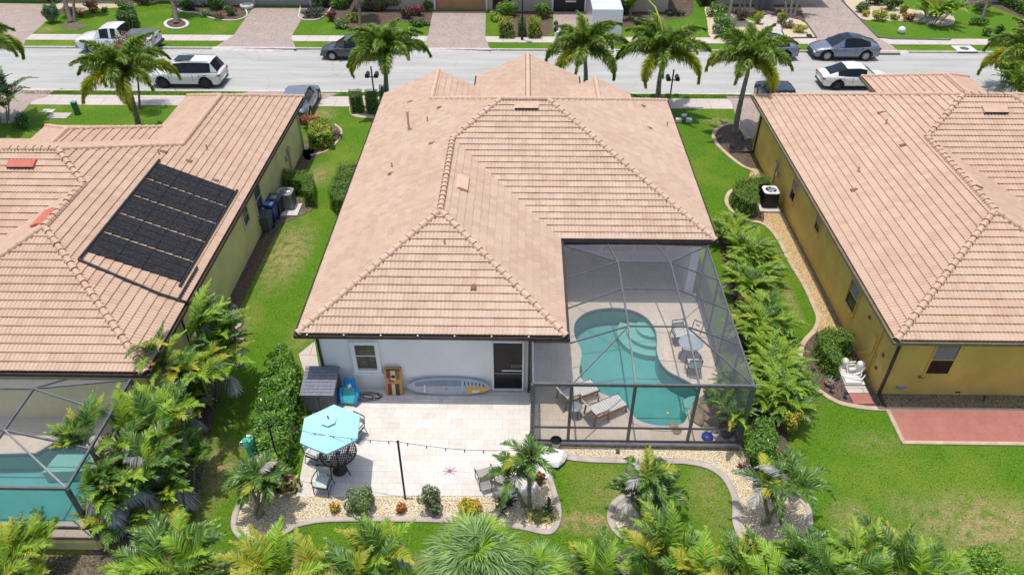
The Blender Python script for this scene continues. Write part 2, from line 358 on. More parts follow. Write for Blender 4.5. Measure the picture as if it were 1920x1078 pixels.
M['cream'] = mat('cream_trim', (.66,.60,.42), (.6,.54,.38), 6, .6)
M['olivegut'] = mat('olive_bronze_gutter', (.16,.13,.08), (.22,.18,.11), 6, .5)
def glass(name, c, rough=.2):
    t = NT(name); n = t.noise(t.obj(), 1.2, 3)
    return t.done(t.pbr(t.mix(t.fr(n, .35, .7), c, tuple(x*.45 for x in c)), rough, 0, .25))
M['glass'] = glass('window_glass', (.05,.055,.06)); M['glass_dark'] = glass('dark_glass', (.012,.013,.015)); M['carglass'] = glass('car_glass', (.02,.024,.03), .04)
M['blind'] = mat('grey_blind', (.28,.27,.29), (.22,.21,.23), 8, .7)
M['curtain'] = mat('tan_curtain', (.16,.145,.11), (.09,.08,.06), 5, .9, world=False)
M['black'] = mat('black_plastic', (.015,.015,.016), (.03,.03,.03), 9, .5)
M['rubber'] = mat('rubber', (.012,.012,.012), (.025,.025,.025), 12, .8)
M['whiteplastic'] = mat('white_plastic', (.78,.77,.74), (.68,.66,.62), 9, .45)
M['darkgrey'] = mat('dark_grey_resin', (.085,.088,.095), (.12,.122,.13), 7, .6, bump=.2)
M['greymetal'] = mat('grey_metal', (.22,.22,.23), (.30,.30,.31), 9, .4, .6)
M['alu'] = mat('silver_metal', (.58,.58,.58), (.5,.5,.5), 9, .35, .7)
M['wood'] = mat('weathered_wood', (.34,.2,.13), (.26,.15,.1), 11, .7)
def screenmat(name, col, op):
    t = NT(name); d = t.pbr(col, .8, 0, .3); tr = t.n('ShaderNodeBsdfTransparent'); mx = t.n('ShaderNodeMixShader')
    g = t.n('ShaderNodeNewGeometry'); dt = t.n('ShaderNodeVectorMath', operation='DOT_PRODUCT'); t.l(g.outputs['Normal'], dt.inputs[0]); t.l(g.outputs['Incoming'], dt.inputs[1])
    cs = t.math('MAXIMUM', t.math('ABSOLUTE', dt.outputs['Value']), .06)      # a woven mesh closes up when seen edge-on
    thru = t.math('POWER', t.fr(t.noise(t.pos(), .8, 4), .3, .7, 1-op+.01, 1-op-.015), t.math('DIVIDE', 1., cs))
    t.l(t.math('SUBTRACT', 1., thru), mx.inputs[0]); t.l(tr.outputs[0], mx.inputs[1]); t.l(d, mx.inputs[2]); return t.done(mx.outputs[0])
M['screen'] = screenmat('insect_screen', (.19,.19,.21), .175)
M['frame'] = mat('bronze_cage_frame', (.13,.13,.13), (.18,.18,.18), 6, .36, .3)
def watermat():
    t = NT('pool_water'); p = t.pos(); b = t.bump(t.noise(p, 3.5, 3), .12, .02)
    g = t.n('ShaderNodeBsdfGlossy'); g.inputs['Roughness'].default_value = .05; t.l(b, g.inputs['Normal'])
    tr = t.n('ShaderNodeBsdfTransparent'); tr.inputs[0].default_value = (.62,.88,.86,1)
    f = t.n('ShaderNodeFresnel'); f.inputs[0].default_value = 1.33; t.l(b, f.inputs['Normal'])
    mx = t.n('ShaderNodeMixShader'); t.l(f.outputs[0], mx.inputs[0]); t.l(tr.outputs[0], mx.inputs[1]); t.l(g.outputs[0], mx.inputs[2])
    return t.done(mx.outputs[0])
M['water'] = watermat()
M['plaster'] = mat('pool_plaster', (.25,.50,.48), (.21,.445,.43), 1.6, .6)
M['plaster_step'] = mat('pool_step_plaster', (.50,.64,.58), (.44,.58,.52), 1.6, .6)
M['coping'] = mat('pool_coping', (.66,.58,.48), (.56,.48,.4), 5, .8)
# ------------------------------------------------------------ tiled roofs
TH = math.atan(.45); HE = 3.15
def roof_plane(p0, ud, nd, poly, slope=.45, he=HE, dx=.0375, c=.325, amp=.027, lift=.038):
    """rows of wavy overlapping tiles on one roof slope; poly is its plan outline"""
    th = math.atan(slope); ct = cos(th); st = sin(th)
    P = [((x-p0[0])*ud[0]+(y-p0[1])*ud[1], ((x-p0[0])*nd[0]+(y-p0[1])*nd[1])/ct) for x, y in poly]
    u0 = min(q[0] for q in P); u1 = max(q[0] for q in P); n = max(2, int(round((u1-u0)/dx))); us = np.linspace(u0, u1, n+1)
    lo = np.full(n+1, 1e9); hi = np.full(n+1, -1e9); uc = np.clip(us, u0+1e-4, u1-1e-4)
    for i in range(len(P)):
        (a, b), (c2, d) = P[i], P[(i+1) % len(P)]
        if abs(a-c2) < 1e-9: continue
        t = (uc-a)/(c2-a); ok = (t >= -1e-9) & (t <= 1+1e-9); v = b+t*(d-b)
        lo = np.where(ok, np.minimum(lo, v), lo); hi = np.where(ok, np.maximum(hi, v), hi)
    wv = amp*np.abs(np.cos(pi*us/.15))**.8*1.9
    V = []; F = []; UV = []; nb = 0
    s0 = 0.0; k = 0; vmax = hi.max()
    def pt(s, off):
        x = p0[0]+ud[0]*us+nd[0]*(s*ct)-nd[0]*st*off; y = p0[1]+ud[1]*us+nd[1]*(s*ct)-nd[1]*st*off; z = he+s*st+ct*off
        return np.stack([x, y, z], 1)
    while s0 < vmax:
        s1 = s0+c; jit = np.repeat(np.array([random.Random(k*77+int(q)).uniform(-.004, .004) for q in range(0, n//8+2)]), 8)[:n+1]
        a = np.clip(np.full(n+1, s0), lo, hi); b = np.clip(np.full(n+1, s1), lo, hi)
        wob = wv+jit
        fa = wob+lift*(1-(a-s0)/c); fb = wob+lift*(1-(b-s0)/c)
        V += [pt(a, fa), pt(b, fb)]; UV += [np.stack([us/.3, np.full(n+1, k+.2)], 1), np.stack([us/.3, np.full(n+1, k+.8)], 1)]
        i = np.arange(n); m = ((b-a)[:-1] > 1e-4) | ((b-a)[1:] > 1e-4); i = i[m]
        F.append(np.stack([nb+i, nb+i+1, nb+n+1+i+1, nb+n+1+i], 1)); nb += 2*(n+1)
        act = (lo < s0+1e-6) & (hi > s0)
        V += [pt(a, fa), pt(a+.045, wv*.6-.03) if k else pt(a, wv*0-.05)]; UV += [np.stack([us/.3, np.full(n+1, k+.2)], 1)]*2
        i = np.arange(n); m = act[:-1] & act[1:]; i = i[m]
        F.append(np.stack([nb+n+1+i, nb+n+1+i+1, nb+i+1, nb+i], 1)); nb += 2*(n+1)
        s0 = s1; k += 1
    return np.concatenate(V), np.concatenate(F), np.concatenate(UV)
def join_planes(name, planes, m, parent, dx=.0375):
    Vs, Fs, Us = [], [], []; b = 0
    for pl in planes:
        V, F, U = roof_plane(*pl, dx=dx); Vs.append(V); Fs.append(F+b); Us.append(U); b += len(V)
    return mk(name, np.concatenate(Vs), np.concatenate(Fs), m, parent, uv=np.concatenate(Us))
def caps(mb, a, b, step=.34, r0=.125, r1=.10, up=.03):
    """barrel tiles along a hip or ridge, laid from the low end a to b"""
    a = Vector(a)+Vector((0, 0, up)); b = Vector(b)+Vector((0, 0, up)); d = b-a; Lg = d.length; n = max(1, int(round(Lg/step))); t = d/Lg
    sd = t.cross(Vector((0, 0, 1))).normalized(); nr = sd.cross(t); K = 8
    for i in range(n):
        q0 = a+t*(Lg*i/n-.02); q1 = a+t*(Lg*(i+1)/n+.01); V = []; j = R_.uniform(-.008, .008)
        for q, r, h in ((q0, r0, .02), (q1, r1, 0)):
            for k in range(K+1):
                an = pi*k/K; V.append(q+sd*(cos(an)*(r+j))+nr*(sin(an)*(r+j)+h-.02))
        F = [(k, k+1, K+2+k, K+1+k) for k in range(K)]; mb.add(V, F, 0)
        V2 = [q0+sd*(cos(pi*k/K)*(r0+j))+nr*(sin(pi*k/K)*(r0+j)) for k in range(K+1)]+[q0+sd*(cos(pi*k/K)*(r0-.03))+nr*(sin(pi*k/K)*(r0-.03)-.02) for k in range(K+1)]
        mb.add(V2, [(k+1, k, K+1+k, K+2+k) for k in range(K)], 1)
    V = [a-sd*.15-nr*.03, a+sd*.15-nr*.03, b+sd*.15-nr*.03, b-sd*.15-nr*.03, a+nr*.05, b+nr*.05]
    mb.add(V, [(0, 4, 5, 3), (1, 2, 5, 4)], 1)
def on_slope(x, y, pl, he=HE, slope=.45):
    return he+slope*((x-pl[0][0])*pl[2][0]+(y-pl[0][1])*pl[2][1])
def vent(parent, pl, x, y, kind, m=None):
    """fittings that pierce a slope"""
    z = on_slope(x, y, pl)+.03; nd = Vector((pl[2][0], pl[2][1], 0)); ud = Vector((pl[1][0], pl[1][1], 0)); mb = MB()
    if kind == 'ridge':
        c = Vector((x, y, z)); ang = atan2(ud.y, ud.x)
        S = Matrix.Translation(c) @ Matrix.Rotation(ang, 4, 'Z') @ Matrix.Rotation(atan2(.45*nd.dot(Vector((-sin(ang), cos(ang), 0))), 1), 4, 'X')
        s = 1 if nd.dot(Vector((-sin(ang), cos(ang), 0))) > 0 else -1
        V = []
        for xx in (-.55, .55):
            V += [S @ Vector((xx, -.17*s, 0)), S @ Vector((xx, -.17*s, .14)), S @ Vector((xx, .2*s, .12)), S @ Vector((xx, .34*s, .0))]
        mb.add(V, [(0, 1, 2, 3), (7, 6, 5, 4), (1, 5, 6, 2), (2, 6, 7, 3)], 0); mb.add(V, [(0, 4, 5, 1)], 1)
        return mb.build('roof_vent', [m or M['cap'], M['black']], parent)
    if kind == 'pipe':
        mb.tube([(x, y, z-.1), (x, y, z+.95)], .055, 10, 0); mb.lathe([(.11, 0), (.11, .05), (.0, .09)], (x, y, z+.95), 12, 0)
        mb.lathe([(.13, -.1), (.12, .02), (.06, .08)], (x, y, z), 12, 0)
        return mb.build('vent_pipe', [m or M['cap']], parent)
    if kind == 'hood':
        V = []; K = 6; f = -nd
        for q, r in ((0, .13), (.2, .10), (.34, .02)):
            for k in range(K+1):
                an = pi*k/K; V.append(Vector((x, y, z))+nd*q+Vector((0, 0, .45*q-.01))+ud*(cos(an)*r)+Vector((0, 0, sin(an)*r*.9)))
        mb.add(V, [(j*(K+1)+k, j*(K+1)+k+1, (j+1)*(K+1)+k+1, (j+1)*(K+1)+k) for j in range(2) for k in range(K)], 0)
        mb.add(V[:K+1], [list(range(K+1))], 1)
        return mb.build('roof_vent', [M['ventbrown'], M['mortar']], parent)
    mb.tube([(x, y, z-.1), (x, y, z+.3)], .04, 8, 0); return mb.build('vent_pipe', [m or M['cap']], parent)
def rect_sweep(mb, path, wdt, z0, z1, closed=True, m=0):
    """box section following a plan outline, wdt wide towards the outside of a clockwise path"""
    P = [Vector((p[0], p[1])) for p in path]; N = len(P); O = []
    for i in range(N):
        if closed or 0 < i < N-1:
            a = (P[i]-P[(i-1) % N]).normalized(); b = (P[(i+1) % N]-P[i]).normalized()
        else: a = b = (P[1]-P[0]).normalized() if i == 0 else (P[-1]-P[-2]).normalized()
        na = Vector((a.y, -a.x)); nb = Vector((b.y, -b.x)); d = (na+nb); d = d/max(.2, d.dot(na)); O.append(P[i]+d*wdt)
    for i in range(N if closed else N-1):
        j = (i+1) % N
        V = [(P[i].x, P[i].y, z0), (P[j].x, P[j].y, z0), (O[j].x, O[j].y, z0), (O[i].x, O[i].y, z0),
             (P[i].x, P[i].y, z1), (P[j].x, P[j].y, z1), (O[j].x, O[j].y, z1), (O[i].x, O[i].y, z1)]
        mb.add(V, [(0, 1, 2, 3), (2, 6, 7, 3), (0, 4, 5, 1)], m); e = .018
        mb.add([(P[i].x, P[i].y, z1-.03), (P[j].x, P[j].y, z1-.03), (O[j].x, O[j].y, z1-.03), (O[i].x, O[i].y, z1-.03)], [(0, 1, 2, 3)], m)
    return mb
def window(parent, axis, pos, a0, a1, z0, z1, mf, mg, proud=.05, rail=True, blind=None, fw=.07):
    """axis 'S' faces -Y at y=pos; 'W' faces -X at x=pos; 'E' faces +X"""
    fr = MB(); s = -1 if axis in 'SW' else 1
    def bx(mb, u0, u1, w0, w1, d0, d1, m=0):
        c = (u0+u1)/2; h = (w0+w1)/2; dd = pos+s*(d0+d1)/2; t = abs(d1-d0)
        if axis == 'S': mb.box((c, dd, h), (u1-u0, t, w1-w0), m=m)
        else: mb.box((dd, c, h), (t, u1-u0, w1-w0), m=m)
    bx(fr, a0-fw, a0, z0-fw, z1+fw, -.02, proud); bx(fr, a1, a1+fw, z0-fw, z1+fw, -.02, proud)
    bx(fr, a0, a1, z1, z1+fw, -.02, proud); bx(fr, a0, a1, z0-fw, z0, -.02, proud)
    if rail: bx(fr, a0, a1, (z0+z1)/2-.02, (z0+z1)/2+.02, 0, .02)
    f = fr.build('window', [mf], parent); g = MB(); bx(g, a0, a1, z0, z1, -.02, .008); g.build('pane', [mg], f)
    if blind:
        b = MB(); bx(b, a0+.02, a1-.02, z0+(z1-z0)*blind[0], z0+(z1-z0)*blind[1], 0, .011); b.build('blind', [blind[2]], f)
    sl_ = MB(); bx(sl_, a0-fw-.04, a1+fw+.04, z0-fw-.07, z0-fw, -.02, proud+.04); sl_.build('sill', [mf], f)
    return f
def inset(poly, d):
    P = [Vector(p) for p in poly]; N = len(P); out = []
    ar = sum(P[i].x*P[(i+1) % N].y-P[(i+1) % N].x*P[i].y for i in range(N)); s = 1 if ar > 0 else -1
    for i in range(N):
        a = (P[i]-P[i-1]).normalized(); b = (P[(i+1) % N]-P[i]).normalized(); na = Vector((-a.y, a.x))*s; nb = Vector((-b.y, b.x))*s
        v = na+nb; v = v/max(.2, v.dot(na)); out.append((P[i].x+v.x*d, P[i].y+v.y*d))
    return out
def house(name, label, planes, hips, outline, walls, mt, mc, mw, mg, loc, dx=.0375, z0=0., gw=.13, he=HE):
    """planes: roof slopes; hips: (low point, high point) for barrel caps; outline: eaves; walls: plan of the walls"""
    h = thing(name, label, 'house'); rf = join_planes('roof', planes, mt, h, dx)
    mb = MB()
    for a, b in hips: caps(mb, a, b)
    mb.build('ridge_caps', [mc, M['mortar']], rf)
    w_ = MB().prism(walls, z0, he-.06).build('wall', [mw], h)
    s = MB().prism(outline, he-.19, he-.10); s.build('soffit', [mw], h)
    g = MB(); ar = sum(outline[i][0]*outline[(i+1) % len(outline)][1]-outline[(i+1) % len(outline)][0]*outline[i][1] for i in range(len(outline)))
    o2 = outline if ar > 0 else outline[::-1]
    rect_sweep(g, o2, gw, he-.14, he-.015); g.build('gutter', [mg], h)
    return h, rf, w_
def plan_set(X0, X1, Y0, Y1, sx, wing, mirror=False):
    pass
# ---- the middle house
xw, xi, xe, ys, yi, yn = -7.85, 1.62, 8.05, 19.35, 25.35, 39.1
w2 = (xi-xw)/2; xa = xw+w2; dd = (yn-yi)/2; zr = HE+.45*dd; za = HE+.45*w2
A_ = (xa, ys+w2); B_ = (xa, yi+w2); C_ = (xw+dd, yi+dd); D_ = (xe-dd, yi+dd)
LW = (-4.7, 39.75)
PW = ((xw, ys), (0, 1), (1, 0), [(xw, ys), A_, B_, C_, (LW[0], yn-(LW[0]-xw)), LW, (xw, LW[1])])
PS1 = ((xw, ys), (1, 0), (0, 1), [(xw, ys), (xi, ys), A_])
PEW = ((xi, ys), (0, 1), (-1, 0), [(xi, ys), (xi, yi), B_, A_])
PS2 = ((xw, yi), (1, 0), (0, 1), [(xi, yi), (xe, yi), D_, C_, B_])
PE = ((xe, yi), (0, 1), (-1, 0), [(xe, yi), (xe, yn), D_])
PN = ((xe, yn), (-1, 0), (0, -1), [(xe, yn), (LW[0], yn), (LW[0], yn-(LW[0]-xw)), C_, D_])
PLE = ((-1.55, yn), (0, 1), (-1, 0), [(-1.55, LW[1]), LW, (LW[0], yn-3.15), (-1.55, yn)])
PMW = ((-2.7, yn), (0, 1), (1, 0), [(-2.7, 42.4), (.3, 42.4), (.3, yn-3), (-2.7, yn)])
PME = ((3.3, yn), (0, 1), (-1, 0), [(3.3, 42.4), (.3, 42.4), (.3, yn-3), (3.3, yn)])
PRW = ((2.1, yn), (0, 1), (1, 0), [(2.1, 40.0), (4.1, 40.0), (4.1, yn-2), (2.1, yn)])
PRE = ((6.1, yn), (0, 1), (-1, 0), [(6.1, 40.0), (4.1, 40.0), (4.1, yn-2), (6.1, yn)])
def P3(p, z): return (p[0], p[1], z)
def z_(k): return HE+.45*k
hipsM = [((xw, ys, HE), P3(A_, za)), ((xi, ys, HE), P3(A_, za)), (P3(A_, za), P3(B_, za)), (P3(B_, za), P3(C_, zr)), (P3(C_, zr), P3(D_, zr)), ((xe, yi, HE), P3(D_, zr)), ((xe, yn, HE), P3(D_, zr)),
         ((LW[0], yn-3.15, z_(3.15)), P3(C_, zr)), ((LW[0], LW[1], z_(3.15)), (LW[0], yn-3.15, z_(3.15))), ((.3, 42.4, z_(3)), (.3, yn-3, z_(3))), ((4.1, 40.0, z_(2)), (4.1, yn-2, z_(2)))]
outM = [(xw, ys), (xi, ys), (xi, yi), (xe, yi), (xe, yn), (6.1, yn), (6.1, 40.0), (3.3, 40.0), (3.3, 42.4), (-2.7, 42.4), (-2.7, LW[1]), (xw, LW[1])]
wallM = [(-7.4, 19.72), (.42, 19.72), (.42, 28.9), (7.25, 28.9), (7.25, 25.65), (7.6, 25.65), (7.6, 38.7), (5.7, 38.7), (5.7, 39.6), (2.9, 39.6), (2.9, 42.0), (-2.3, 42.0), (-2.3, 39.35), (-7.4, 39.35)]
hm, rfm, _ = house('tile_roof_house', 'white stuccoed house with large clay tile roof between the mustard and olive houses', [PW, PS1, PEW, PS2, PE, PN, PLE, PMW, PME, PRW, PRE], hipsM, outM, wallM, M['tile'], M['cap'], M['stucco_white'], M['bronze'], (0, 0, 0))
mb = MB()   # gable ends
mb.add([(xw, LW[1]-.3, HE-.1), (-1.55, LW[1]-.3, HE-.1), (LW[0], LW[1]-.3, z_(3.15)-.06)], [(0, 2, 1)]); mb.add([(-2.7, 42.1, HE-.1), (3.3, 42.1, HE-.1), (.3, 42.1, z_(3)-.06)], [(0, 2, 1)])
mb.add([(2.1, 39.7, HE-.1), (6.1, 39.7, HE-.1), (4.1, 39.7, z_(2)-.06)], [(0, 2, 1)]); mb.build('gable', [M['stucco_white']], hm)
for x, y, k in [(-5.53, 33.07, 'pipe'), (-6.07, 36.7, 'hood'), (-4.22, 34.2, 'hood'), (-4.23, 30.4, 'hood'), (-5.98, 29.0, 'hood'), (-5.88, 29.6, 'stub'), (-4.6, 33.1, 'stub')]: vent(rfm, PW, x, y, k)
vent(rfm, PS2, .2, 31.75, 'ridge'); vent(rfm, PEW, -2.4, 26.6, 'ridge')
vent(rfm, PS1, -2.86, 22.7, 'stub'); vent(rfm, PS1, -1.7, 20.9, 'hood')
for x, y, k in [(6.5, 36.6, 'hood'), (6.5, 34.0, 'hood'), (7.5, 35.3, 'stub')]: vent(rfm, PE, x, y, k)
# S wall window with wide white surround, slider, downspouts
window(hm, 'S', 19.72, -6.02, -5.28, 1.12, 2.38, M['white'], M['glass_dark'], proud=.13, blind=(.02, .98, M['curtain']), fw=.14)
dm = MB(); dm.box((-.44, 19.70, 1.33), (1.06, .05, 2.42), m=1); f = .06
for x in (-1.0, .12): dm.box((x, 19.66, 1.34), (f, .12, 2.5), m=0)
dm.box((-.44, 19.66, 2.58), (1.06, .12, f), m=0); dm.box((-.44, 19.66, .14), (1.06, .12, .05), m=0); dm.box((-.44, 19.66, .98), (1.06, .03, .03), m=2); dm.box((-.3, 19.655, 1.12), (.75, .02, .045), m=0); dm.box((-.12, 19.66, 1.35), (.42, .015, .2), m=3)
dm.build('sliding_door', [M['white'], M['glass_dark'], M['greymetal'], M['curtain']], hm)
def downspout(parent, x, y, m, nx=0, ny=-1, zt=2.98, kick=.5):
    mb = MB(); mb.bar((x+nx*.45, y+ny*.4, zt), (x+nx*.05, y+ny*.05, zt-.3), .09, .08); mb.bar((x+nx*.05, y+ny*.05, zt-.28), (x+nx*.05, y+ny*.05, .1), .1, .08)
    mb.bar((x+nx*.05, y+ny*.05, .12), (x+nx*kick, y+ny*kick, .06), .1, .07); mb.build('downspout', [m], parent)
downspout(hm, -7.32, 19.72, M['bronze'], 0, -1, kick=.15); downspout(hm, .34, 19.72, M['bronze'], 0, -1, kick=.15)
for k in range(7):
    dl = MB(); dl.box((-7.5+k*1.3, ys-.07, HE-.0), (.05, .05, .03)); dl.build('gutter_hanger', [M['white']], hm)

gd = MB(); gd.box((4.6, 28.88, 1.25), (4.6, .06, 2.3), m=0)
for x in (2.3, 3.83, 5.37, 6.9): gd.box((x, 28.83, 1.25), (.07, .07, 2.36), m=1)
gd.box((4.6, 28.83, 2.44), (4.67, .07, .07), m=1); gd.build('sliding_door', [M['glass_dark'], M['white']], hm)
gd = MB(); gd.box((.45, 22.8, 1.25), (.06, 3.2, 2.3), m=0); gd.box((.49, 22.8, 2.44), (.07, 3.3, .07), m=1); gd.box((.49, 22.8, 1.3), (.07, .07, 2.3), m=1); gd.build('sliding_door', [M['glass_dark'], M['white']], hm)

# ---- the mustard house on the right
xw, xi, xe, ys, yi, yn = 13.12, 23.04, 29.8, 19.3, 25.37, 39.87
w2 = (xi-xw)/2; xa = xw+w2; dd = (yn-yi)/2; zr = HE+.45*dd; za = HE+.45*w2
A_ = (xa, ys+w2); B_ = (xa, yi+w2); C_ = (xw+dd, yi+dd); D_ = (xe-dd, yi+dd)
RPW = ((xw, ys), (0, 1), (1, 0), [(xw, ys), A_, B_, C_, (xw, yn)])
RS1 = ((xw, ys), (1, 0), (0, 1), [(xw, ys), (xi, ys), A_])
REW = ((xi, ys), (0, 1), (-1, 0), [(xi, ys), (xi, yi), B_, A_])
RS2 = ((xw, yi), (1, 0), (0, 1), [(xi, yi), (xe, yi), D_, C_, B_])
RE_ = ((xe, yi), (0, 1), (-1, 0), [(xe, yi), (xe, yn), D_])
RN = ((xe, yn), (-1, 0), (0, -1), [(xe, yn), (xw, yn), C_, D_])
m0, m1, my = 20.25, 26.5, 42.7; mx = (m0+m1)/2; mh = (m1-m0)/2
RMW = ((m0, yn), (0, 1), (1, 0), [(m0, my), (mx, my-mh), (mx, yn-mh), (m0, yn)])
RME = ((m1, yn), (0, 1), (-1, 0), [(m1, my), (mx, my-mh), (mx, yn-mh), (m1, yn)])
RMN = ((m1, my), (-1, 0), (0, -1), [(m1, my), (m0, my), (mx, my-mh)])
hipsR = [((xw, ys, HE), P3(A_, za)), ((xi, ys, HE), P3(A_, za)), (P3(A_, za), P3(B_, za)), (P3(B_, za), P3(C_, zr)), (P3(C_, zr), P3(D_, zr)), ((xe, yi, HE), P3(D_, zr)), ((xe, yn, HE), P3(D_, zr)), ((xw, yn, HE), P3(C_, zr)),
         ((m0, my, HE), (mx, my-mh, z_(mh))), ((m1, my, HE), (mx, my-mh, z_(mh))), ((mx, my-mh, z_(mh)), (mx, yn-mh, z_(mh)))]
outR = [(xw, ys), (xi, ys), (xi, yi), (xe, yi), (xe, yn), (m1, yn), (m1, my), (m0, my), (m0, yn), (xw, yn)]
wallR = inset(outR, .45)
hr, rfr, _ = house('mustard_house', 'mustard yellow stuccoed house with clay tile roof, right of the middle house', [RPW, RS1, REW, RS2, RE_, RN, RMW, RME, RMN], hipsR, outR, wallR, M['tile2'], M['cap2'], M['stucco_mustard'], M['olivegut'], (0, 0, 0))
for x, y, k in [(17.2, 33.5, 'hood'), (17.15, 32.4, 'stub'), (17.0, 30.3, 'hood'), (15.1, 29.5, 'stub'), (14.45, 28.3, 'hood')]: vent(rfr, RPW, x, y, k, M['cap2'])
vent(rfr, RS2, 21.5, 31.7, 'ridge', M['cap2']); vent(rfr, REW, 18.35, 26.6, 'ridge', M['cap2'])
wx = 13.57
for a0, a1, z0, z1 in [(31.7, 32.35, 1.05, 2.15), (28.1, 28.75, 1.6, 2.35), (23.15, 24.05, 1.05, 2.25)]:
    window(hr, 'W', wx, a0, a1, z0, z1, M['stucco_mustard'], M['glass_dark'], proud=.07, blind=(.5, .97, M['blind']), fw=.05)
window(hr, 'S', 19.75, 15.0, 15.82, 1.12, 2.5, M['stucco_mustard'], M['glass_dark'], proud=.03, blind=(.5, .97, M['blind']))
downspout(hr, 13.6, 19.75, M['bronze'], 0, -1, kick=.75); downspout(hr, 13.57, 39.0, M['bronze'], -1, 0, kick=.9)
mb = MB(); mb.box((13.52, 35.0, 1.35), (.16, .35, .5)); mb.box((13.52, 35.0, .8), (.06, .06, 1.)); mb.box((13.52, 34.6, 1.1), (.12, .2, .3)); mb.build('meter_box', [M['alu']], hr)
mb = MB(); mb.box((13.51, 21.05, 1.35), (.1, .28, .75)); mb.bar((13.53, 20.85, .3), (13.53, 20.85, 2.7), .05); mb.bar((13.53, 21.05, 1.0), (13.4, 21.6, .4), .04); mb.bar((13.53, 20.7, .7), (13.53, 20.7, 1.2), .04); mb.build('utility_panel', [M['stucco_mustard']], hr)
for y, z in ((22.0, 1.9), (20.4, .75), (20.3, 1.5)): mb = MB(); mb.box((13.54, y, z), (.06, .13, .12)); mb.build('wall_outlet', [M['mortar']], hr)
mb = MB(); mb.box((14.9, 19.72, .95), (.2, .06, .08)); mb.build('wall_outlet', [M['mortar']], hr)

# ---- the olive house on the left (its wing lies on the east side)
xe, xi, xw, ys, yi, yn = -12.4, -22.7, -28.1, 17.34, 20.42, 33.85
w2 = (xe-xi)/2; xa = xe-w2; dd = (yn-yi)/2; zr = HE+.45*dd; za = HE+.45*w2
A_ = (xa, ys+w2); B_ = (xa, yi+w2); C_ = (xe-dd, yi+dd); D_ = (xw+dd, yi+dd)
ny0 = 39.33; nr = (xe-3.27); nh = 3.27
LPE = ((xe, ys), (0, 1), (-1, 0), [(xe, ys), (xe, ny0), (nr, ny0-nh), (nr, yn-nh), C_, B_, A_])
LS1 = ((xi, ys), (1, 0), (0, 1), [(xi, ys), (xe, ys), A_])
LWW = ((xi, ys), (0, 1), (1, 0), [(xi, ys), (xi, yi), B_, A_])
LS2 = ((xw, yi), (1, 0), (0, 1), [(xw, yi), (xi, yi), B_, C_, D_])
LWP = ((xw, yi), (0, 1), (1, 0), [(xw, yi), (xw, yn), D_])
LN = ((xe, yn), (-1, 0), (0, -1), [(xe-2*nh, yn), (xw, yn), D_, C_, (nr, yn-nh)])
LNW = ((xe-2*nh, yn), (0, 1), (1, 0), [(xe-2*nh, ny0), (nr, ny0-nh), (nr, yn-nh), (xe-2*nh, yn)])
LNN = ((xe, ny0), (-1, 0), (0, -1), [(xe, ny0), (xe-2*nh, ny0), (nr, ny0-nh)])
m0, m1, my = -25.0, -18.62, 35.4; mx = (m0+m1)/2; mh = (m1-m0)/2
LMW = ((m0, yn), (0, 1), (1, 0), [(m0, my), (mx, my-mh), (mx, yn-mh), (m0, yn)])
LME = ((m1, yn), (0, 1), (-1, 0), [(m1, my), (mx, my-mh), (mx, yn-mh), (m1, yn)])
LMN = ((m1, my), (-1, 0), (0, -1), [(m1, my), (m0, my), (mx, my-mh)])
hipsL = [((xe, ys, HE), P3(A_, za)), ((xi, ys, HE), P3(A_, za)), (P3(A_, za), P3(B_, za)), (P3(B_, za), P3(C_, zr)), (P3(C_, zr), P3(D_, zr)), ((xw, yi, HE), P3(D_, zr)), ((nr, yn-nh, z_(nh)), P3(C_, zr)),
         ((nr, ny0-nh, z_(nh)), (nr, yn-nh, z_(nh))), ((xe, ny0, HE), (nr, ny0-nh, z_(nh))), ((xe-2*nh, ny0, HE), (nr, ny0-nh, z_(nh))), ((m0, my, HE), (mx, my-mh, z_(mh))), ((m1, my, HE), (mx, my-mh, z_(mh))), ((mx, my-mh, z_(mh)), (mx, yn-mh, z_(mh)))]
outL = [(xe, ys), (xe, ny0), (xe-2*nh, ny0), (xe-2*nh, yn+1.55), (m0, yn+1.55), (m0, yn), (xw, yn), (xw, yi), (xi, yi), (xi, ys)]
wallL = inset(outL, .45)
hl, rfl, _ = house('olive_house', 'olive stuccoed house with clay tile roof and solar mats, left of the middle house', [LPE, LS1, LWW, LS2, LWP, LN, LNW, LNN, LMW, LME, LMN], hipsL, outL, wallL, M['tile2'], M['cap2'], M['stucco_olive'], M['bronze'], (0, 0, 0))
for x, y, k in [(-16.1, 29.2, 'stub'), (-15.9, 29.5, 'hood'), (-14.7, 30.9, 'stub'), (-14.9, 29.5, 'hood'), (-13.6, 28.8, 'hood')]: vent(rfl, LPE, x, y, k, M['cap2'])
vent(rfl, LS2, -20.3, 26.35, 'ridge', M['redclay']); vent(rfl, LWW, -18.1, 23.3, 'ridge', M['redclay'])
for a0, a1, z0, z1 in [(28.5, 29.2, 1.5, 2.3), (30.3, 31.2, 1.0, 2.35)]:
    window(hl, 'E', -12.85, a0, a1, z0, z1, M['cream'], M['glass'], proud=.07)
downspout(hl, -12.85, 38.9, M['alu'], 1, 0, kick=.3)
mb = MB(); mb.box((-12.8, 36.2, 1.35), (.16, .35, .5)); mb.box((-12.8, 36.2, .8), (.06, .06, 1.)); mb.box((-12.8, 35.7, 1.2), (.12, .2, .3)); mb.build('meter_box', [M['alu']], hl)
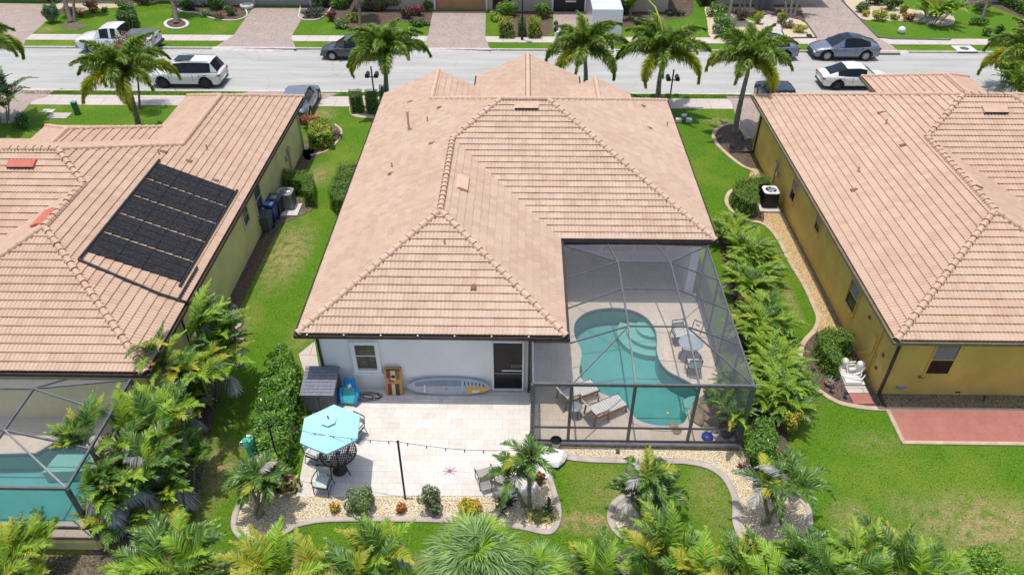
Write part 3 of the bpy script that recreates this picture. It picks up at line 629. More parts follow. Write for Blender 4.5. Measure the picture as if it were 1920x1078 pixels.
# solar mats on its east slope
sol = thing('solar_pool_heater', 'black solar heating mats in five strips on the tiled roof of the olive house', 'solar heater', (-14.3, 25.2, on_slope(-14.3, 25.2, LPE)))
def eastpt(x, y, up=.1): return (x, y, HE+.45*(-12.4-x)+up)
org = tuple(sol.location); sol_n = 0
mm = mat('solar_mat', (.022,.022,.024), (.045,.044,.047), 9, .95, spec=.08, bump=.2)
for k in range(5):
    y0 = 21.85+k*1.35; y1 = y0+1.275; mb = MB(); N = 42
    for i in range(N):
        a = y0+(y1-y0)*i/N; b = a+(y1-y0)/N*.95
        if i % 14 == 13: b = a+.01
        mb.add([eastpt(-15.85, a, .125), eastpt(-15.85, b, .125), eastpt(-12.85, b, .125), eastpt(-12.85, a, .125), eastpt(-15.85, a, .075), eastpt(-15.85, b, .075), eastpt(-12.85, b, .075), eastpt(-12.85, a, .075)], [(3, 2, 1, 0), (0, 1, 5, 4), (2, 3, 7, 6), (1, 2, 6, 5), (3, 0, 4, 7)], 0)
    for i in range(3):
        mb.bar(eastpt(-15.0+i*.85, y0, .14), eastpt(-15.0+i*.85, y1, .14), .03, .012, 0)
    mb.build('solar_mat', [mm], sol, org)
mb = MB(); mb.tube([eastpt(-15.93, 21.3, .12), eastpt(-15.93, 28.75, .12)], .05, 8); mb.tube([eastpt(-15.93, 21.3, .12), eastpt(-13.2, 20.9, .12)], .05, 8); mb.tube([eastpt(-13.2, 20.9, .12), eastpt(-12.5, 20.9, .12), (-12.2, 20.9, 3.2), (-12.75, 20.9, 2.9), (-12.75, 20.9, .4)], .045, 8)
mb.tube([eastpt(-12.78, 21.6, .12), eastpt(-12.78, 28.6, .12)], .05, 8); mb.tube([eastpt(-12.6, 20.9, .12), eastpt(-12.6, 22.9, .12)], .045, 8); mb.build('header_pipe', [M['black']], sol, org)

# ------------------------------------------------------------ far houses across the street (their roofs rise out of the frame)
def far_house(name, label, x0, x1, y0, mw, garages, dark=(), n=1):
    y1 = y0+13; ol = [(x0, y0), (x1, y0), (x1, y1), (x0, y1)]; d = 6.5; xm = (x0+x1)/2
    dd_ = min(6.5, (x1-x0)/2-.2); C1 = (x0+6.5, y0+6.5) if x1-x0 > 13 else (xm, y0+(x1-x0)/2); C2 = (x1-6.5, y0+6.5) if x1-x0 > 13 else (xm, y1-(x1-x0)/2)
    pls = [((x0, y0), (1, 0), (0, 1), [(x0, y0), (x1, y0), C2, C1]), ((x0, y0), (0, 1), (1, 0), [(x0, y0), C1, (x0, y1)]), ((x1, y0), (0, 1), (-1, 0), [(x1, y0), C2, (x1, y1)]), ((x0, y1), (1, 0), (0, -1), [(x0, y1), (x1, y1), C2, C1])]
    zt = z_(6.5)
    h, rf, wl = house(name, label, pls, [((x0, y0, HE), P3(C1, zt)), ((x1, y0, HE), P3(C2, zt)), (P3(C1, zt), P3(C2, zt))], ol, inset(ol, .45), M['tile2'], M['cap2'], mw, M['bronze'], (0, 0, 0), dx=.3)
    for g0, g1, mg in garages:
        mb = MB(); mb.box(((g0+g1)/2, y0+.43, 1.1), (g1-g0, .06, 2.2), m=0)
        for k in range(4): mb.box(((g0+g1)/2, y0+.395, .3+k*.55), (g1-g0-.1, .02, .43), m=0)
        mb.box((g0-.07, y0+.4, 1.15), (.14, .1, 2.3), m=1); mb.box((g1+.07, y0+.4, 1.15), (.14, .1, 2.3), m=1); mb.box(((g0+g1)/2, y0+.4, 2.3), (g1-g0+.28, .1, .14), m=1)
        mb.build('garage_door_or_shade', [mg, M['white']], h)
    return h
GX = lambda px, py: G(px, py)[0]
gy = lambda py: G(960, py)[1]
M['gdoor_grey'] = mat('grey_garage_door', (.34,.33,.34), (.3,.29,.3), 3, .6); M['gdoor_sage'] = mat('sage_garage_door', (.34,.34,.27), (.3,.3,.24), 3, .6); M['gdoor_tan'] = mat('tan_garage_door', (.45,.24,.12), (.4,.21,.1), 3, .6)
far_house('grey_garage_house', 'far house with grey garage door, at the top left corner', -52, -30, gy(6)-.4, M['stucco_beige'], [(GX(-10, 6), GX(112, 9), M['gdoor_grey'])])
far_house('sage_garage_house', 'far house with pale sage garage door, left of the wide cobbled driveway end', GX(340, 0)-.3, GX(655, 0), gy(13)-.4, M['stucco_beige'], [(GX(477, 13), GX(580, 13), M['gdoor_sage'])])
far_house('tan_garage_house', 'far house with orange tan garage door', GX(668, 0), GX(935, 0), gy(20)-.4, M['stucco_beige'], [(GX(817, 20), GX(911, 20), M['gdoor_tan'])])
hg = far_house('open_garage_house', 'far house with a dark open garage beside the white trailer', GX(950, 0), GX(1250, 0), gy(22)-.4, M['stucco_beige'], [(GX(1037, 22), GX(1095, 22), M['black'])])  # black panel across the doorway paints the shade inside the open garage
mb = MB(); bx_, by_ = G(1068, 14); mb.box((bx_, gy(22)-.15, .9), (.9, .05, .12)); mb.build('car_bumper_in_garage', [M['white']], hg)
hs = far_house('stone_entry_house', 'far house with dark stone entry behind leaning grey palm stems', GX(1300, 0), GX(1530, 0), gy(8)-.3, M['stucco_beige'], [])
mb = MB(); mb.box((GX(1425, 10), gy(16)+.1, 1.2), (1.5, .5, 2.4)); mb.build('entry_porch', [M['stonewall']], hs)
far_house('beige_house', 'far beige house behind the clipped hedge, at the top right corner', GX(1840, 0), GX(2120, 0), gy(2)-.3, M['stucco_beige'], [])
# ------------------------------------------------------------ ground, street, paths, beds
CUTS = []
RZ = -.12; YK0, YK1 = 47.3, 55.55
def ellipse(cx, cy, rx, ry, n=28): return [(cx+rx*cos(2*pi*k/n), cy+ry*sin(2*pi*k/n)) for k in range(n)]
pool_px = [(1075,612),(1082,598),(1098,586),(1122,579),(1150,577),(1180,580),(1205,590),(1222,605),(1231,622),(1233,640),(1233,660),(1240,680),(1256,697),(1280,709),(1302,722),(1311,738),(1306,756),(1292,772),(1288,786),(1278,797),(1250,800),(1218,797),(1192,786),(1176,768),(1160,752),(1135,742),(1108,730),(1092,715),(1085,700),(1087,680),(1089,662),(1083,645),(1076,630)]
PZ = .1
POOL = arc(GP(pool_px, PZ), True, 3)
pl_px = [(-260,852),(0,850),(68,848),(105,826),(160,828),(175,862),(188,905),(190,935),(148,979),(60,980),(-330,980)]
LZ = .36
LPOOL = GP(pl_px, LZ)
ground_sheet('ground', [(-400, -60), (400, -60), (400, 600), (-400, 600)], -.16, M['lawn'], [[(-60, 2), (60, 2), (60, 80), (-60, 80)]])
ground_sheet('lawn', [(-60, 2), (60, 2), (60, YK0), (-60, YK0)], 0, M['lawn'], [POOL, LPOOL])
ground_sheet('street', [(-60, YK0), (60, YK0), (60, YK1), (-60, YK1)], RZ, M['road'])
ground_sheet('far_lawn', [(-60, YK1), (60, YK1), (60, 80), (-60, 80)], 0, M['lawn'])
for y, nm in ((YK0+.08, 'near_kerb'), (YK1-.08, 'far_kerb')):
    k = MB(); N = 60
    for i in range(N):
        x0 = -60+120*i/N; k.box((x0+1, y, -.066), (1.985, .17, .148), bev=.02)
    tag(k.build(nm, [M['kerb']]), kind='structure')
# pavements
ground_sheet('near_sidewalk', [(-60, 45.0), (60, 45.0), (60, 46.55), (-60, 46.55)], .008, M['sidewalk'])
ground_sheet('far_sidewalk', [(-60, 56.85), (60, 56.85), (60, 58.15), (-60, 58.15)], .008, M['sidewalk'])
Z2 = .014
def drive(name, px, apron_l, apron_r, far=True):
    """pavers from the house to the kerb, then a ramp down over the kerb"""
    P = GP(px); ground_sheet(name, P, Z2, M['driveway'])
    y0 = YK1 if far else YK0; s = -1 if far else 1
    a, b = G(apron_l, 86 if far else 178)[0], G(apron_r, 86 if far else 178)[0]
    mb = MB(); mb.add([(a, y0-s*.05, Z2), (b, y0-s*.05, Z2), (b+.0, y0+s*.55, RZ+.004), (a, y0+s*.55, RZ+.004), (a, y0+s*.2, .018), (b, y0+s*.2, .018)], [(0, 1, 5, 4), (4, 5, 2, 3)], 0)
    tag(mb.build('driveway_ramp', [M['kerb']]), kind='structure')
drive('driveway', [(-80,88),(44,87),(50,72),(68,58),(97,32),(93,9),(-80,5)], -80, 44)
drive('driveway', [(402,90),(556,93),(546,70),(578,16),(475,15),(437,68)], 402, 556)
drive('driveway', [(790,92),(920,95),(910,72),(911,22),(812,22),(802,70)], 790, 920)
drive('driveway', [(1028,97),(1152,97),(1150,72),(1145,23),(1037,23),(1040,72)], 1028, 1152)
drive('driveway', [(1530,100),(1690,101),(1672,86),(1646,72),(1578,0),(1494,-6),(1508,40),(1530,73)], 1530, 1690)
drive('driveway', [(-80,163),(104,168),(88,182),(60,190),(40,215),(40,232),(-80,232)], -80, 100, False)
drive('driveway', [(468,172),(640,176),(600,188),(576,236),(430,236),(440,180)], 468, 636, False)
drive('driveway', [(745,178),(1040,180),(1000,196),(770,196)], 830, 1020, False)
drive('driveway', [(1360,181),(1560,184),(1560,215),(1430,215),(1412,262),(1395,262),(1370,190)], 1362, 1560, False)
# far yard beds
_gs = ground_sheet
def ground_sheet(name, pts, z, m, holes=(), kind='structure', label=None):
    if z > .001 and z < .09: CUTS.append(pts)
    return _gs(name, pts, z, m, holes, kind, label)
def bed(name, px, m, z=.012, n=3, edge=None, ew=.12, label=None, zz=0):
    P = arc(GP(px, zz), True, n); o = ground_sheet(name, P, z, m)
    if edge:
        e = MB(); sweep(e, P, ew, .1+zz, 0, True); tag(e.build('bed_edging', [edge]), kind='structure')
    return o
bed('sand_bed', [(92,32),(112,26),(140,24),(180,18),(230,14),(290,6),(300,-6),(150,-6),(120,2),(100,14)], M['gravel'])
bed('planting_bed', [(322,6),(338,22),(372,26),(398,36),(432,40),(452,37),(464,28),(452,4),(445,-8),(330,-8)], M['mulch'], edge=M['concrete'])
bed('mulch_ring', ellipse(331, 46, 21, 9, 12), M['mulch'], edge=M['concrete'], ew=.25)
bed('mulch_ring', ellipse(137, 50, 24, 8, 12), M['dirt'], edge=None)
bed('planting_bed', [(563,20),(562,36),(590,39),(610,30),(622,10),(615,-8),(570,-8)], M['mulch'], edge=M['concrete'])
bed('planting_bed', [(615,5),(630,50),(700,52),(740,40),(808,50),(808,20),(800,0),(760,-8),(620,-8)], M['mulch'])
bed('planting_bed', [(918,28),(920,-4),(1010,-6),(1030,0),(1034,40),(1025,68),(940,68),(938,40)], M['mulch'], z=.011)
bed('planting_bed', [(1146,46),(1180,50),(1240,38),(1290,32),(1300,8),(1280,-8),(1150,-8)], M['mulch'])
bed('sand_bed', [(1322,12),(1326,40),(1336,75),(1400,76),(1460,74),(1440,55),(1430,45),(1415,42),(1360,20),(1345,6)], M['gravel'], z=.018)
bed('paved_walk', [(1424,46),(1444,60),(1475,74),(1470,58),(1462,46),(1470,34),(1440,28),(1425,32)], M['sidewalk'], z=.022, n=1)
bed('sand_bed', [(1466,60),(1473,73),(1531,72),(1512,45),(1500,38),(1478,34),(1468,46)], M['gravel'], z=.02, n=1, edge=M['darkgrey'], ew=.1)
bed('planting_bed', [(1322,-4),(1330,22),(1420,30),(1500,40),(1512,44),(1496,0),(1492,-6)], M['mulch'], z=.015, n=1)
bed('sand_bed', [(1583,2),(1600,22),(1622,38),(1690,40),(1740,44),(1762,50),(1790,44),(1778,24),(1720,20),(1620,0),(1600,-6)], M['gravel'])
bed('planting_bed', [(1770,20),(1795,14),(1830,8),(1860,12),(1900,28),(1925,36),(1935,26),(1890,4),(1860,-8),(1760,-8)], M['mulch'], edge=None)
e = MB(); sweep(e, GP([(1578,2),(1646,71),(1672,74),(1780,76),(1782,74)]), .14, .08); tag(e.build('driveway_kerb', [M['darkgrey']]), kind='structure')
mh = MB(); x, y = G(1808, 92); mh.box((x, y, .014), (1.5, 1.25, .016)); mh.lathe([(.0, .03), (.33, .03), (.33, .02)], (x, y, 0), 20, 1)
mh.box((x, YK1-.14, -.06), (1.5, .09, .1), m=1); o = mh.build('storm_drain', [M['concrete'], M['darkgrey']]); tag(o, 'concrete storm drain with round dark manhole cover in the far grass strip', 'storm drain')
# near yards
bed('mulch_bed', [(1340,256),(1349,242),(1377,234),(1392,236),(1405,262),(1412,290),(1425,318),(1408,316),(1385,306),(1360,285)], M['mulch'])
e = MB(); sweep(e, arc(GP([(1405,262),(1377,234),(1349,240),(1338,253),(1342,268),(1360,287),(1390,311),(1414,322),(1422,336)]), False, 4), .22, .07); tag(e.build('bed_edging', [M['edging_gold']]), kind='structure')
# gold stone walk, pebble strip and mulch beds along the mustard house
ground_sheet('stone_walk', GP([(1410,316),(1424,318),(1466,400),(1530,528),(1572,622),(1533,622),(1534,600),(1527,577),(1508,536),(1482,494),(1462,454),(1444,430),(1427,419),(1426,396),(1426,360),(1398,346)]), .016, M['sand'])
ground_sheet('pebble_strip', [G(1424, 318), (13.6, 36.4), (13.6, 19.75), G(1638, 738), G(1572, 622), G(1530, 528), G(1466, 400)], .012, M['pebble'])
ground_sheet('mulch_bed', arc(GP([(1366,366),(1362,380),(1375,400),(1404,414),(1430,418),(1432,396),(1428,360),(1400,350)]), True, 3), .02, M['mulch'])
ground_sheet('mulch_bed', arc(GP([(1534,622),(1512,640),(1502,660),(1502,690),(1520,722),(1548,742),(1580,757),(1630,764),(1656,764),(1640,738),(1600,690),(1572,622)]), True, 3), .02, M['mulch'])
e = MB(); sweep(e, arc(GP([(1395,347),(1372,358),(1363,370),(1364,385),(1380,403),(1404,414),(1427,419),(1444,430),(1462,454),(1482,494),(1508,536),(1527,577),(1534,600),(1527,620),(1511,637),(1502,654),(1500,677),(1507,697),(1527,725),(1547,741),(1572,755),(1600,762),(1631,766),(1660,767)]), False, 4), .2, .07); tag(e.build('bed_edging', [M['edging_gold']]), kind='structure')
ground_sheet('pebble_strip', [G(1650, 738), (40, G(1650, 738)[1]), (40, G(1660, 764)[1]), G(1660, 764)], .012, M['pebble'])
rp = GP([(1668,770),(1694,829)]); yb = G(1694, 829)[1]; yt = G(1668, 769)[1]
mb = MB(); mb.prism([rp[0], (36, yt), (36, yb), rp[1]], 0, .06); o = tag(mb.build('red_patio', [M['redpatio']]), kind='structure')
e = MB(); sweep(e, [(rp[0][0]-.3, yt+.05), (36, yt+.05)], .14, .075); sweep(e, [(rp[0][0]-.07, yt), (rp[1][0]-.02, yb)], .16, .075); sweep(e, [(rp[1][0]-.1, yb-.03), (36, yb-.03)], .16, .075); tag(e.build('patio_border', [M['edging_gold']]), kind='structure')
mb = MB(); mb.prism(GP([(1568,688),(1603,686),(1621,724),(1583,724)]), 0, .1); tag(mb.build('equipment_pad', [M['concrete']]), kind='structure')
mb = MB(); mb.prism(GP([(1583,725),(1621,725),(1628,738),(1590,738)]), 0, .05); tag(mb.build('paving_slab', [M['sidewalk']]), kind='structure')
mb = MB(); mb.prism(GP([(1591,739),(1628,739),(1638,758),(1601,759)]), 0, .05); tag(mb.build('paving_slab', [M['redpatio']]), kind='structure')
# strips by the olive house
ground_sheet('mulch_strip', [(-12.85, 39.2), (-12.2, 39.2), (-12.1, 33.0), (-12.2, 27), (-12.15, 22), (-11.9, 18.5), (-12.85, 18.5)], .012, M['mulch'])
ground_sheet('gravel_patch', GP([(520,425),(505,440),(488,470),(498,430),(520,380),(560,372),(600,380),(585,395)]), .018, M['dirt'])
bed('mulch_bed', [(568,290),(585,300),(628,272),(640,250),(630,236),(600,232),(580,240)], M['dirt'], edge=None)
e = MB(); sweep(e, arc(GP([(582,292),(612,284),(634,264),(640,246),(628,234)]), False, 4), .14, .06); tag(e.build('bed_edging', [M['edging_gold']]), kind='structure')
bed('gravel_bed', [(655,205),(662,218),(690,222),(712,220),(712,190),(700,180),(662,184)], M['gravel'])
ground_sheet('leaf_litter', arc(GP([(400,600),(440,570),(460,590),(448,640),(425,700),(400,790),(385,860),(370,930),(340,1000),(300,1078),(180,1100),(150,1050),(210,960),(240,800),(300,700)]), True, 3), .006, M['dirt'])
ground_sheet('dry_ground', GP([(-100,1044),(195,1042),(215,1010),(260,1010),(300,1078),(250,1120),(-100,1120)]), .008, M['dirt'])
# travertine patio
pat = [(-7.75, 19.72)] + GP([(556,932),(700,931),(850,930),(960,931),(1000,930),(1013,905),(1012,880),(1004,858),(1000,840)]) + [(.4, 17.1), (.4, 19.72)]
mb = MB(); mb.prism(pat, -.01, .035); tag(mb.build('travertine_patio', [M['travertine']]), kind='structure')
# cream gravel beds
BED1 = arc(GP([(470,925),(452,945),(442,968),(442,990),(462,1010),(500,1014),(532,998),(566,982),(640,973),(840,975),(960,985),(1034,995),(1046,978),(1046,948),(1037,918),(1022,870),(1022,850),(1040,835),(1020,815),(998,850),(1004,880),(990,925),(850,925),(560,925)]), False, 3)
ground_sheet('gravel_bed', BED1, .02, M['gravel'])
e = MB(); sweep(e, arc(GP([(478,917),(454,940),(441,967),(441,992),(461,1012),(501,1015),(534,998),(568,982),(640,974),(840,976),(960,986),(1022,998),(1040,990),(1047,970),(1046,948),(1037,918),(1026,880),(1022,862)]), False, 5), .19, .08); tag(e.build('bed_edging', [M['edging']]), kind='structure')
BED2 = arc(GP([(1000,826),(1060,829),(1200,832),(1392,840),(1405,870),(1440,900),(1500,935),(1516,960),(1510,1010),(1480,1040),(1420,1040),(1388,1000),(1380,970),(1380,935),(1362,900),(1330,877),(1285,866),(1150,864),(1080,861),(1046,853)]), False, 3)
ground_sheet('gravel_bed', BED2, .02, M['gravel'])
ground_sheet('pebble_strip', GP([(1000,826),(1392,836),(1392,846),(1000,836)]), .024, M['pebble'])
e = MB(); sweep(e, arc(GP([(1036,848),(1060,857),(1100,862),(1150,864),(1230,865),(1285,866),(1330,876),(1360,898),(1377,930),(1380,960),(1380,980),(1390,1005),(1420,1035)]), False, 5), .24, .08); sweep(e, arc(GP([(1500,936),(1514,952),(1518,985),(1511,1010),(1495,1035)]), False, 5), .19, .08); tag(e.build('bed_edging', [M['edging']]), kind='structure')
RING = ellipse(*G(1203, 972), 1.02, .92)
ground_sheet('gravel_ring', RING, .02, M['gravel'])
e = MB(); sweep(e, RING, .2, .08, 0, True); tag(e.build('bed_edging', [M['edging']]), kind='structure')
ground_sheet('planting_strip', GP([(1345,440),(1400,450),(1420,560),(1450,700),(1480,830),(1490,930),(1440,900),(1408,870),(1405,720)]), .01, M['mulch'])
ground_sheet('concrete_walk', GP([(560,664),(590,640),(600,700),(575,712)]), .012, M['sidewalk'])

# ------------------------------------------------------------ pools
def pool(name, label, loop, zd, outer, depth=.92, wl=.12, mdeck=M['pooldeck'], cop=.22):
    """deck slab with a hole, coping, basin and water"""
    root = thing(name, label, 'swimming pool', (loop[0][0], loop[0][1], zd)); org = tuple(root.location)
    if sum(loop[i][0]*loop[i-1][1]-loop[i-1][0]*loop[i][1] for i in range(len(loop))) > 0: loop = loop[::-1]
    n = len(loop); mb = MB(); lo = inset(loop, .02)
    V = [(x, y, zd) for x, y in loop]+[(x, y, zd-depth) for x, y in loop]
    mb.add(V, [(i, (i+1) % n, n+(i+1) % n, n+i) for i in range(n)], 0); mb.build('basin', [M['plaster']], root, org)
    fl = MB(); fl.add([(x, y, zd-depth) for x, y in loop], [list(range(n))], 0); fl.build('basin_floor', [M['plaster']], root, org)
    tl = MB(); li = inset(loop, .012); tl.add([(x, y, zd-.01) for x, y in li]+[(x, y, zd-.2) for x, y in li], [(i, (i+1) % n, n+(i+1) % n, n+i) for i in range(n)], 0); tl.build('waterline_tile', [mat(name+'_tile', (.07,.13,.15), (.14,.22,.24), 9, .3)], root, org)
    wt = MB(); wt.add([(x, y, zd-wl) for x, y in inset(loop, .014)], [list(range(n))], 0); wt.build('water', [M['water']], root, org)
    cp = MB(); lout = inset(loop, -cop); lin = inset(loop, .03)
    cp.add([(x, y, zd+.03) for x, y in lin]+[(x, y, zd+.03) for x, y in lout]+[(x, y, zd-.03) for x, y in lin]+[(x, y, zd-.0) for x, y in lout],
           [(i, (i+1) % n, n+(i+1) % n, n+i) for i in range(n)]+[(i, 2*n+i, 2*n+(i+1) % n, (i+1) % n) for i in range(n)]+[(n+i, n+(i+1) % n, 3*n+(i+1) % n, 3*n+i) for i in range(n)], 0)
    cp.build('coping', [M['coping']], root, org)
    return root, org
deckpoly = [(.43, 17.17), (7.75, 17.12), (7.75, 25.66), (7.3, 25.66), (7.3, 28.95), (.43, 28.95)]
ground_sheet('pool_deck', deckpoly, PZ, M['pooldeck'], [POOL])
mb = MB(); mb.prism([(.40, 17.10), (7.79, 17.05), (7.79, 17.13), (.40, 17.17)], -.02, PZ+.01); mb.box((7.78, 21.2, .05), (.06, 8.6, .12)); mb.box((.40, 18.4, .05), (.05, 2.6, .12)); tag(mb.build('deck_edge', [M['kerb']]), kind='structure')
pr, po = pool('kidney_pool', 'kidney shaped turquoise pool under the screen cage of the middle house', POOL, PZ, deckpoly)
cx, cy = G(1222, 603, PZ); 
def insidep(p): return inside(np.array([p[0]]), np.array([p[1]]), POOL)[0]
for k, (r, z) in enumerate([(.62, -.2), (1.02, -.38), (1.4, -.56)]):
    st = MB(); pts = [(cx+r*cos(a), cy+r*sin(a)) for a in np.linspace(pi*.83, pi*1.72, 22)]
    pts = [p for p in pts]+[(cx+.35, cy-.1), (cx+.2, cy+.3)]
    st.prism(pts, -.815, z); st.build('step', [M['plaster_step']], pr, po)
sx, sy = G(1312, 752, PZ); st = MB(); st.prism([(sx+.62*cos(a), sy+.62*sin(a)) for a in np.linspace(0, 2*pi, 26)[:-1]], -.815, -.27); st.build('seat_ledge', [M['plaster_step']], pr, po)
LD = [(-24, 12.86), (-12.98, 12.86), (-12.98, 17.8), (-24, 17.8)]
ground_sheet('neighbour_pool_deck', LD, LZ, M['pooldeck'], [LPOOL])
kw = MB(); kw.box((-18.5, 12.83, .19), (11.1, .14, .38)); kw.box((-12.93, 15.3, .19), (.14, 5.0, .38)); kw.box((-18.5, 12.83, .395), (11.16, .2, .03), m=1); kw.box((-12.93, 15.4, .395), (.2, 4.95, .03), m=1)
tag(kw.build('deck_retaining_wall', [M['stucco_olive'], M['stucco_olive']]), 'low olive stuccoed retaining wall under the left pool cage', 'retaining wall')
qr, qo = pool('angular_pool', 'angular turquoise pool behind the olive house', LPOOL, LZ, LD)
lc = GP([(70,872),(100,838),(165,838),(172,868)], LZ); st = MB(); st.prism(lc, LZ-.915, LZ-.38); st.build('step', [M['plaster_step']], qr, qo)

# ------------------------------------------------------------ screen cages
def cage(name, label, beams, panels, org, w=.065):
    r = thing(name, label, 'pool cage', org)
    for a, b, ww in beams:
        mb = MB(); mb.bar(a, b, ww, ww*1.5); mb.build('frame_member', [M['frame']], r, org)
    for poly in panels:
        mb = MB(); mb.add(poly, [list(range(len(poly)))], 0); mb.build('screen_panel', [M['screen']], r, org)
    return r
ZE, ZT, Z0 = 2.93, 3.5, .1
xw_, xe_, ys_, yn_ = 1.72, 7.72, 17.2, 25.25; x1, x2 = 3.78, 5.82; yy = [19.5, 21.6, 23.3]
xg = .45
Sx = {'W': xw_, 'E': xe_}
bm_ = []; pn = []
T1 = [(x1, y, ZT) for y in yy]; T2 = [(x2, y, ZT) for y in yy]
Wp = [(xw_, y, ZE) for y in (19.2, 21.1, 22.9)]; Ep = [(xe_, y, ZE) for y in (19.2, 21.1, 22.9)]
NW, NE, SW, SE = (xw_, yn_, ZE), (xe_, yn_, ZE), (xw_, ys_, ZE), (xe_, ys_, ZE)
B0 = 0
N1, N2, S1_, S2_ = (3.6, yn_, ZE+.05), (5.6, yn_, ZE+.05), (3.82, ys_, ZE), (5.92, ys_, ZE)
B = .035
bm_ += [(T1[0], T1[2], .055), (T2[0], T2[2], .055), (T1[2], N1, .05), (T2[2], N2, .05), (T1[0], S1_, .05), (T2[0], S2_, .05)]
for i in range(3): bm_ += [(T1[i], T2[i], B), (T1[i], Wp[i], B), (T2[i], Ep[i], B)]
bm_ += [(T1[0], SW, B), (T2[0], SE, B), (T1[2], NW, B), (T2[2], NE, B)]
bm_ += [(NW, SW, .06), (NE, SE, .055), ((xg, ys_, ZE), SE, .075), (NW, NE, .05), ((xg, ys_, ZE), (xg, 19.3, ZE), .07), ((xg, 19.3, ZE), (xw_, 19.3, ZE), .05)]
pn += [[T1[0], T2[0], T2[1], T1[1]], [T1[1], T2[1], T2[2], T1[2]], [T1[2], T2[2], N2, N1], [S1_, S2_, T2[0], T1[0]],
       [SW, S1_, T1[0]], [S2_, SE, T2[0]], [SW, T1[0], Wp[0]], [SE, Ep[0], T2[0]], [Wp[0], T1[0], T1[1], Wp[1]], [Wp[1], T1[1], T1[2], Wp[2]], [Wp[2], T1[2], NW], [NW, T1[2], N1],
       [Ep[0], Ep[1], T2[1], T2[0]], [Ep[1], Ep[2], T2[2], T2[1]], [Ep[2], NE, T2[2]], [NE, N2, T2[2]], [(xg, ys_, ZE), SW, (xw_, 19.3, ZE), (xg, 19.3, ZE)]]
px_ = [xg, xw_, 3.82, 5.92, xe_]
for i, x in enumerate(px_):
    bm_.append(((x, ys_, Z0), (x, ys_, ZE), .07 if 0 < i < 4 else .1))
    if i: bm_ += [((px_[i-1], ys_, .82), (x, ys_, .82), .045), ((px_[i-1], ys_, .13), (x, ys_, .13), .05)]; pn.append([(px_[i-1], ys_, Z0), (x, ys_, Z0), (x, ys_, ZE), (px_[i-1], ys_, ZE)])
ey = [ys_, 19.2, 21.1, 22.9, yn_]
for i, y in enumerate(ey):
    if i: bm_ += [((xe_, y, Z0), (xe_, y, ZE), .06), ((xe_, ey[i-1], .82), (xe_, y, .82), .045), ((xe_, ey[i-1], .13), (xe_, y, .13), .05)]; pn.append([(xe_, ey[i-1], Z0), (xe_, y, Z0), (xe_, y, ZE), (xe_, ey[i-1], ZE)])
for i, (a, b) in enumerate(((ys_, 18.45), (18.45, 19.65))):
    bm_ += [((xg, b, Z0), (xg, b, ZE), .06), ((xg, a, .82), (xg, b, .82), .045), ((xg, a, .13), (xg, b, .13), .05)]; pn.append([(xg, a, Z0), (xg, b, Z0), (xg, b, ZE), (xg, a, ZE)])
cage('pool_cage', 'bronze framed screen cage over the kidney shaped pool', bm_, pn, (4.1, 21.2, .1))
ZE, ZT, Z0 = 2.93, 3.5, .41
X0, X1_, Y0, Y1_ = -23.5, -12.93, 12.86, 17.2
e1 = (-15.42, 16.2, ZT); e2 = (-15.4, 14.5, ZT); e3 = (-19.4, 16.2, ZT); e4 = (-19.4, 14.5, ZT)
SEc, NEc, SWc, NWc = (X1_, Y0, ZE), (X1_, Y1_, ZE), (X0, Y0, ZE), (X0, Y1_, ZE)
bm_ = [(e1, e2, .05), (e3, e4, .05), (e1, e3, .045), (e2, e4, .045), (e2, SEc, .05), (e1, NEc, .035), (e1, (-15.05, Y1_, ZE), .05), (e3, (-19, Y1_, ZE), .05), (e2, (X1_, 14.3, ZE), .045), (e1, (X1_, 15.7, ZE), .04), (e2, (-15.8, Y0, ZE), .045), (e4, (-19.8, Y0, ZE), .06), (e4, SWc, .06), (e3, NWc, .05),
       (SWc, SEc, .07), (NEc, SEc, .06), (NWc, NEc, .04), (NWc, SWc, .07)]
pn = [[e1, e2, e4, e3], [e2, SEc, (-15.8, Y0, ZE)], [e2, (-15.8, Y0, ZE), (-19.8, Y0, ZE), e4], [e4, (-19.8, Y0, ZE), SWc], [e2, (X1_, 14.3, ZE), SEc], [e1, (X1_, 15.7, ZE), (X1_, 14.3, ZE), e2], [e1, NEc, (X1_, 15.7, ZE)], [e1, (-15.05, Y1_, ZE), NEc], [e1, e3, (-19, Y1_, ZE), (-15.05, Y1_, ZE)], [e3, NWc, (-19, Y1_, ZE)], [e3, e4, SWc, NWc]]
xs_ = [X0, -19.8, -15.8, X1_]
for i, x in enumerate(xs_):
    bm_.append(((x, Y0, Z0), (x, Y0, ZE), .085))
    if i: bm_ += [((xs_[i-1], Y0, 1.0), (x, Y0, 1.0), .06), ((xs_[i-1], Y0, Z0+.03), (x, Y0, Z0+.03), .05)]; pn.append([(xs_[i-1], Y0, Z0), (x, Y0, Z0), (x, Y0, ZE), (xs_[i-1], Y0, ZE)])
es_ = [Y0, 14.3, 15.7, Y1_]
for i, y in enumerate(es_):
    if i: bm_ += [((X1_, y, Z0), (X1_, y, ZE), .07), ((X1_, es_[i-1], 1.0), (X1_, y, 1.0), .05), ((X1_, es_[i-1], Z0+.03), (X1_, y, Z0+.03), .05)]; pn.append([(X1_, es_[i-1], Z0), (X1_, y, Z0), (X1_, y, ZE), (X1_, es_[i-1], ZE)])
cage('pool_cage', 'dark framed screen cage over the angular pool of the olive house', bm_, pn, (-15, 15, .4))
